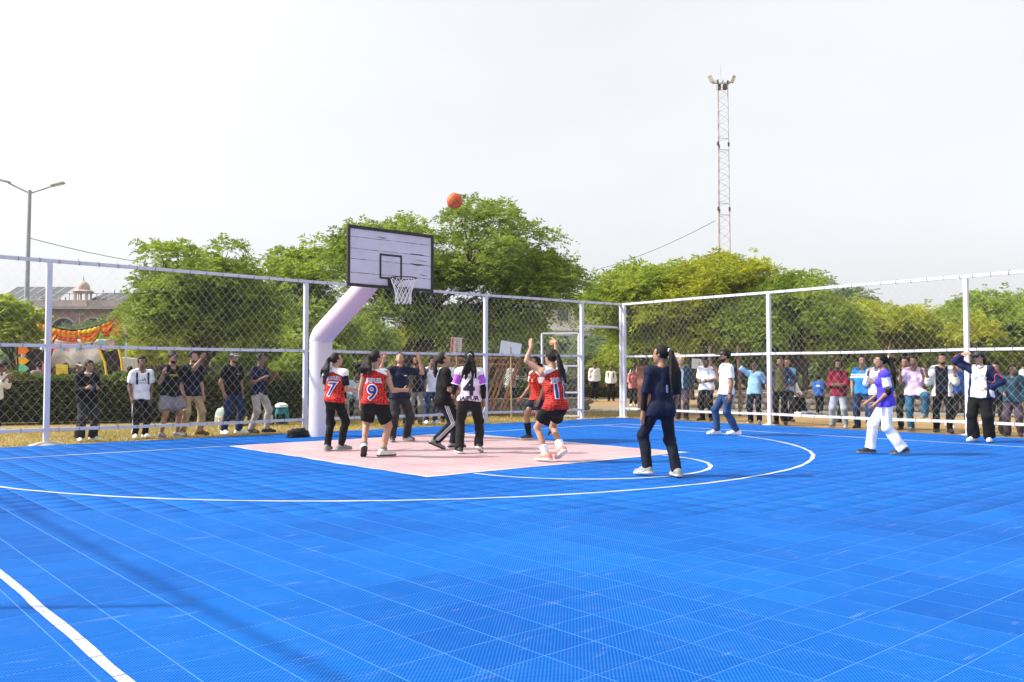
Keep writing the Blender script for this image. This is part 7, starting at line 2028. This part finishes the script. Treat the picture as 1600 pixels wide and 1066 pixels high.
p_ = person('girl holding white papers beyond the right fence', (14.4, -5.6, -.02), 120, 1.52, dict(look=(0, 0), La=((-.15, .2, -1), (.1, .5, -.8)), Ra=REL(1), feet=((-.08, -.2, 0, 0, 18), (.08, .2, 0, 0))), dict(fem=True, skin='l', hair='lowpony', top=dict(m=C['palepink'], sleeve=.8, hemz=.06, loose=.02), bottom=dict(m=C['charcoal'], hem=.05), shoe=(SH['lightgrey'], SH['white'])), GRP_R, .02)
pp = MB().box((0, 0, 0), (.21, .004, .30)).build('paper', mat('white_paper', (.8, .8, .8), rough=.8)); pp.location = (13.98, -5.72, .62); pp.rotation_euler = (R(8), R(12), YAW - 1.4); tag(pp, 'white sheets of paper held by the walking girl', 'paper')
for k, (px_, Z_, lab, c_, fem_, ph_, hh_) in enumerate(((1497, 27.5, 'person in red checked shirt beyond the right fence', (.20, .05, .05), False, 30, 1.5), (1506, 29, 'person in dark plaid standing in the sandy field', (.05, .05, .07), False, 200, 1.55), (1489, 31, 'girl in pink top far behind the open white shirt', (.70, .3, .34), True, 200, 1.5), (1509, 33, 'girl in coral top beside the rightmost post', (.6, .16, .16), True, 170, 1.5), (1596, 32, 'person in pale shirt far right in the field', (.62, .64, .7), False, 100, 1.7))):
    q = at(px_, 585, Z_)
    person(lab, (q[0], q[1], -.02), ph_, hh_, dict(look=(0, 0), La=REL(-1), Ra=REL(1)), dict(fem=fem_, skin='m', hair='long' if fem_ else 'short', top=dict(m=cloth('field_top_%d' % k, c_), sleeve=1.2, hemz=.06, loose=.022), bottom=dict(m=C['charcoal'], hem=.04), shoe=(SH['black'], SH['black'])), 'people in the sandy field', .024, far=True)
p_ = person('girl in dark teal jacket and grey track pants at the right edge', (10.45, -7.72, -.02), -14, 1.47, dict(look=(20, -14), La=REL(-1), Ra=((.2, .2, -1), (-.3, .7, -.2)), feet=((-.12, 0, 0, 16), (.1, .03, 0, -8))),
       dict(fem=True, fat=1.1, skin='m', hair='bun', top=dict(m=C['petrol'], sleeve=1.9, hemz=.06, loose=.028, collar=C['petrol']), bottom=dict(m=C['plum'], hem=.046, loose=.014), shoe=(SH['black'], SH['black'])), GRP_R, .0155)
straps(p_, C['charcoal'])
person('person in navy jacket hidden behind the woman in the cap', (10.6, -7.35, -.02), 0, 1.5, dict(look=(0, 0), La=REL(-1), Ra=REL(1)), dict(skin='m', top=dict(m=C['navy'], sleeve=1.9, hemz=.06, loose=.024), bottom=dict(m=cloth('dark_olive_trouser', (.03, .035, .02)), hem=.046), shoe=(SH['black'], SH['black'])), GRP_R, .018)
# students sitting and standing on the sandy ground
th2 = math.atan2(CAM[1] - .6, CAM[0] - 16.0)
chair('white bench under the two seated students', (15.8, .55, -.02), th2 + R(70) - math.pi / 2, 1.1)
for k, (dx, lab) in enumerate(((-.25, 'seated student in white shirt leaning forward on the bench'), (.3, 'seated student in white shirt sitting upright behind'))):
    q = np.array([15.8, .55]) + dx * np.array([math.cos(th2 + R(70) - math.pi / 2), math.sin(th2 + R(70) - math.pi / 2)])
    person(lab, (q[0], q[1], -.02), 70, 1.58, dict(seat=.44, pelvis=(0, -.05), lean=(16 - 10 * k, 0), look=(0, -8), La=((-.2, .5, -.7), (.2, .8, -.3)), Ra=((.2, .5, -.7), (-.2, .8, -.3)), feet=((-.12, .42, 0, 0), (.12, .36, 0, 0))), dict(skin='d', top=dict(m=C['white'], sleeve=1.85, hemz=.04, loose=.02), bottom=dict(m=C['black'], hem=.036), shoe=(SH['white'], SH['white'])), 'students on the bench', .02)
p_ = person('boy in royal blue tee with a printed back, walking away', (15.85, -.45, -.02), 165, 1.22, dict(look=(-15, 0), La=REL(-1), Ra=REL(1), feet=((-.07, .1, 0, 0), (.07, -.08, 0, 0, 15))), dict(skin='d', top=dict(m=C['royal'], sleeve=.8, hemz=.05, loose=.02), bottom=dict(m=C['black'], hem=.04), shoe=(SH['grey'], SH['grey'])), GRP_R, .018)
put_shape(p_, p_['shirt'], [[(-.05, -.02), (.05, -.02), (.04, .025), (-.04, .025)]], .2, PRW, 'back', 0, name='print')

# ------------------------------------------------------------------ thin warm-season haze over the whole place
def haze():
    o = MB().box((20, 20, 11.5), (300, 300, 27)).build('haze', None)
    m = bpy.data.materials.new('haze_air'); m.use_nodes = True
    N, L = m.node_tree.nodes, m.node_tree.links; N.clear()
    out = N.new('ShaderNodeOutputMaterial'); v = N.new('ShaderNodeVolumePrincipled')
    v.inputs['Color'].default_value = (.93, .95, 1.0, 1); v.inputs['Density'].default_value = .00045; v.inputs['Anisotropy'].default_value = .2
    L.new(v.outputs[0], out.inputs['Volume'])
    o.data.materials.clear(); o.data.materials.append(m)
    tag(o, 'thin pale haze in the air over the whole place', 'haze', kind='stuff')
haze()
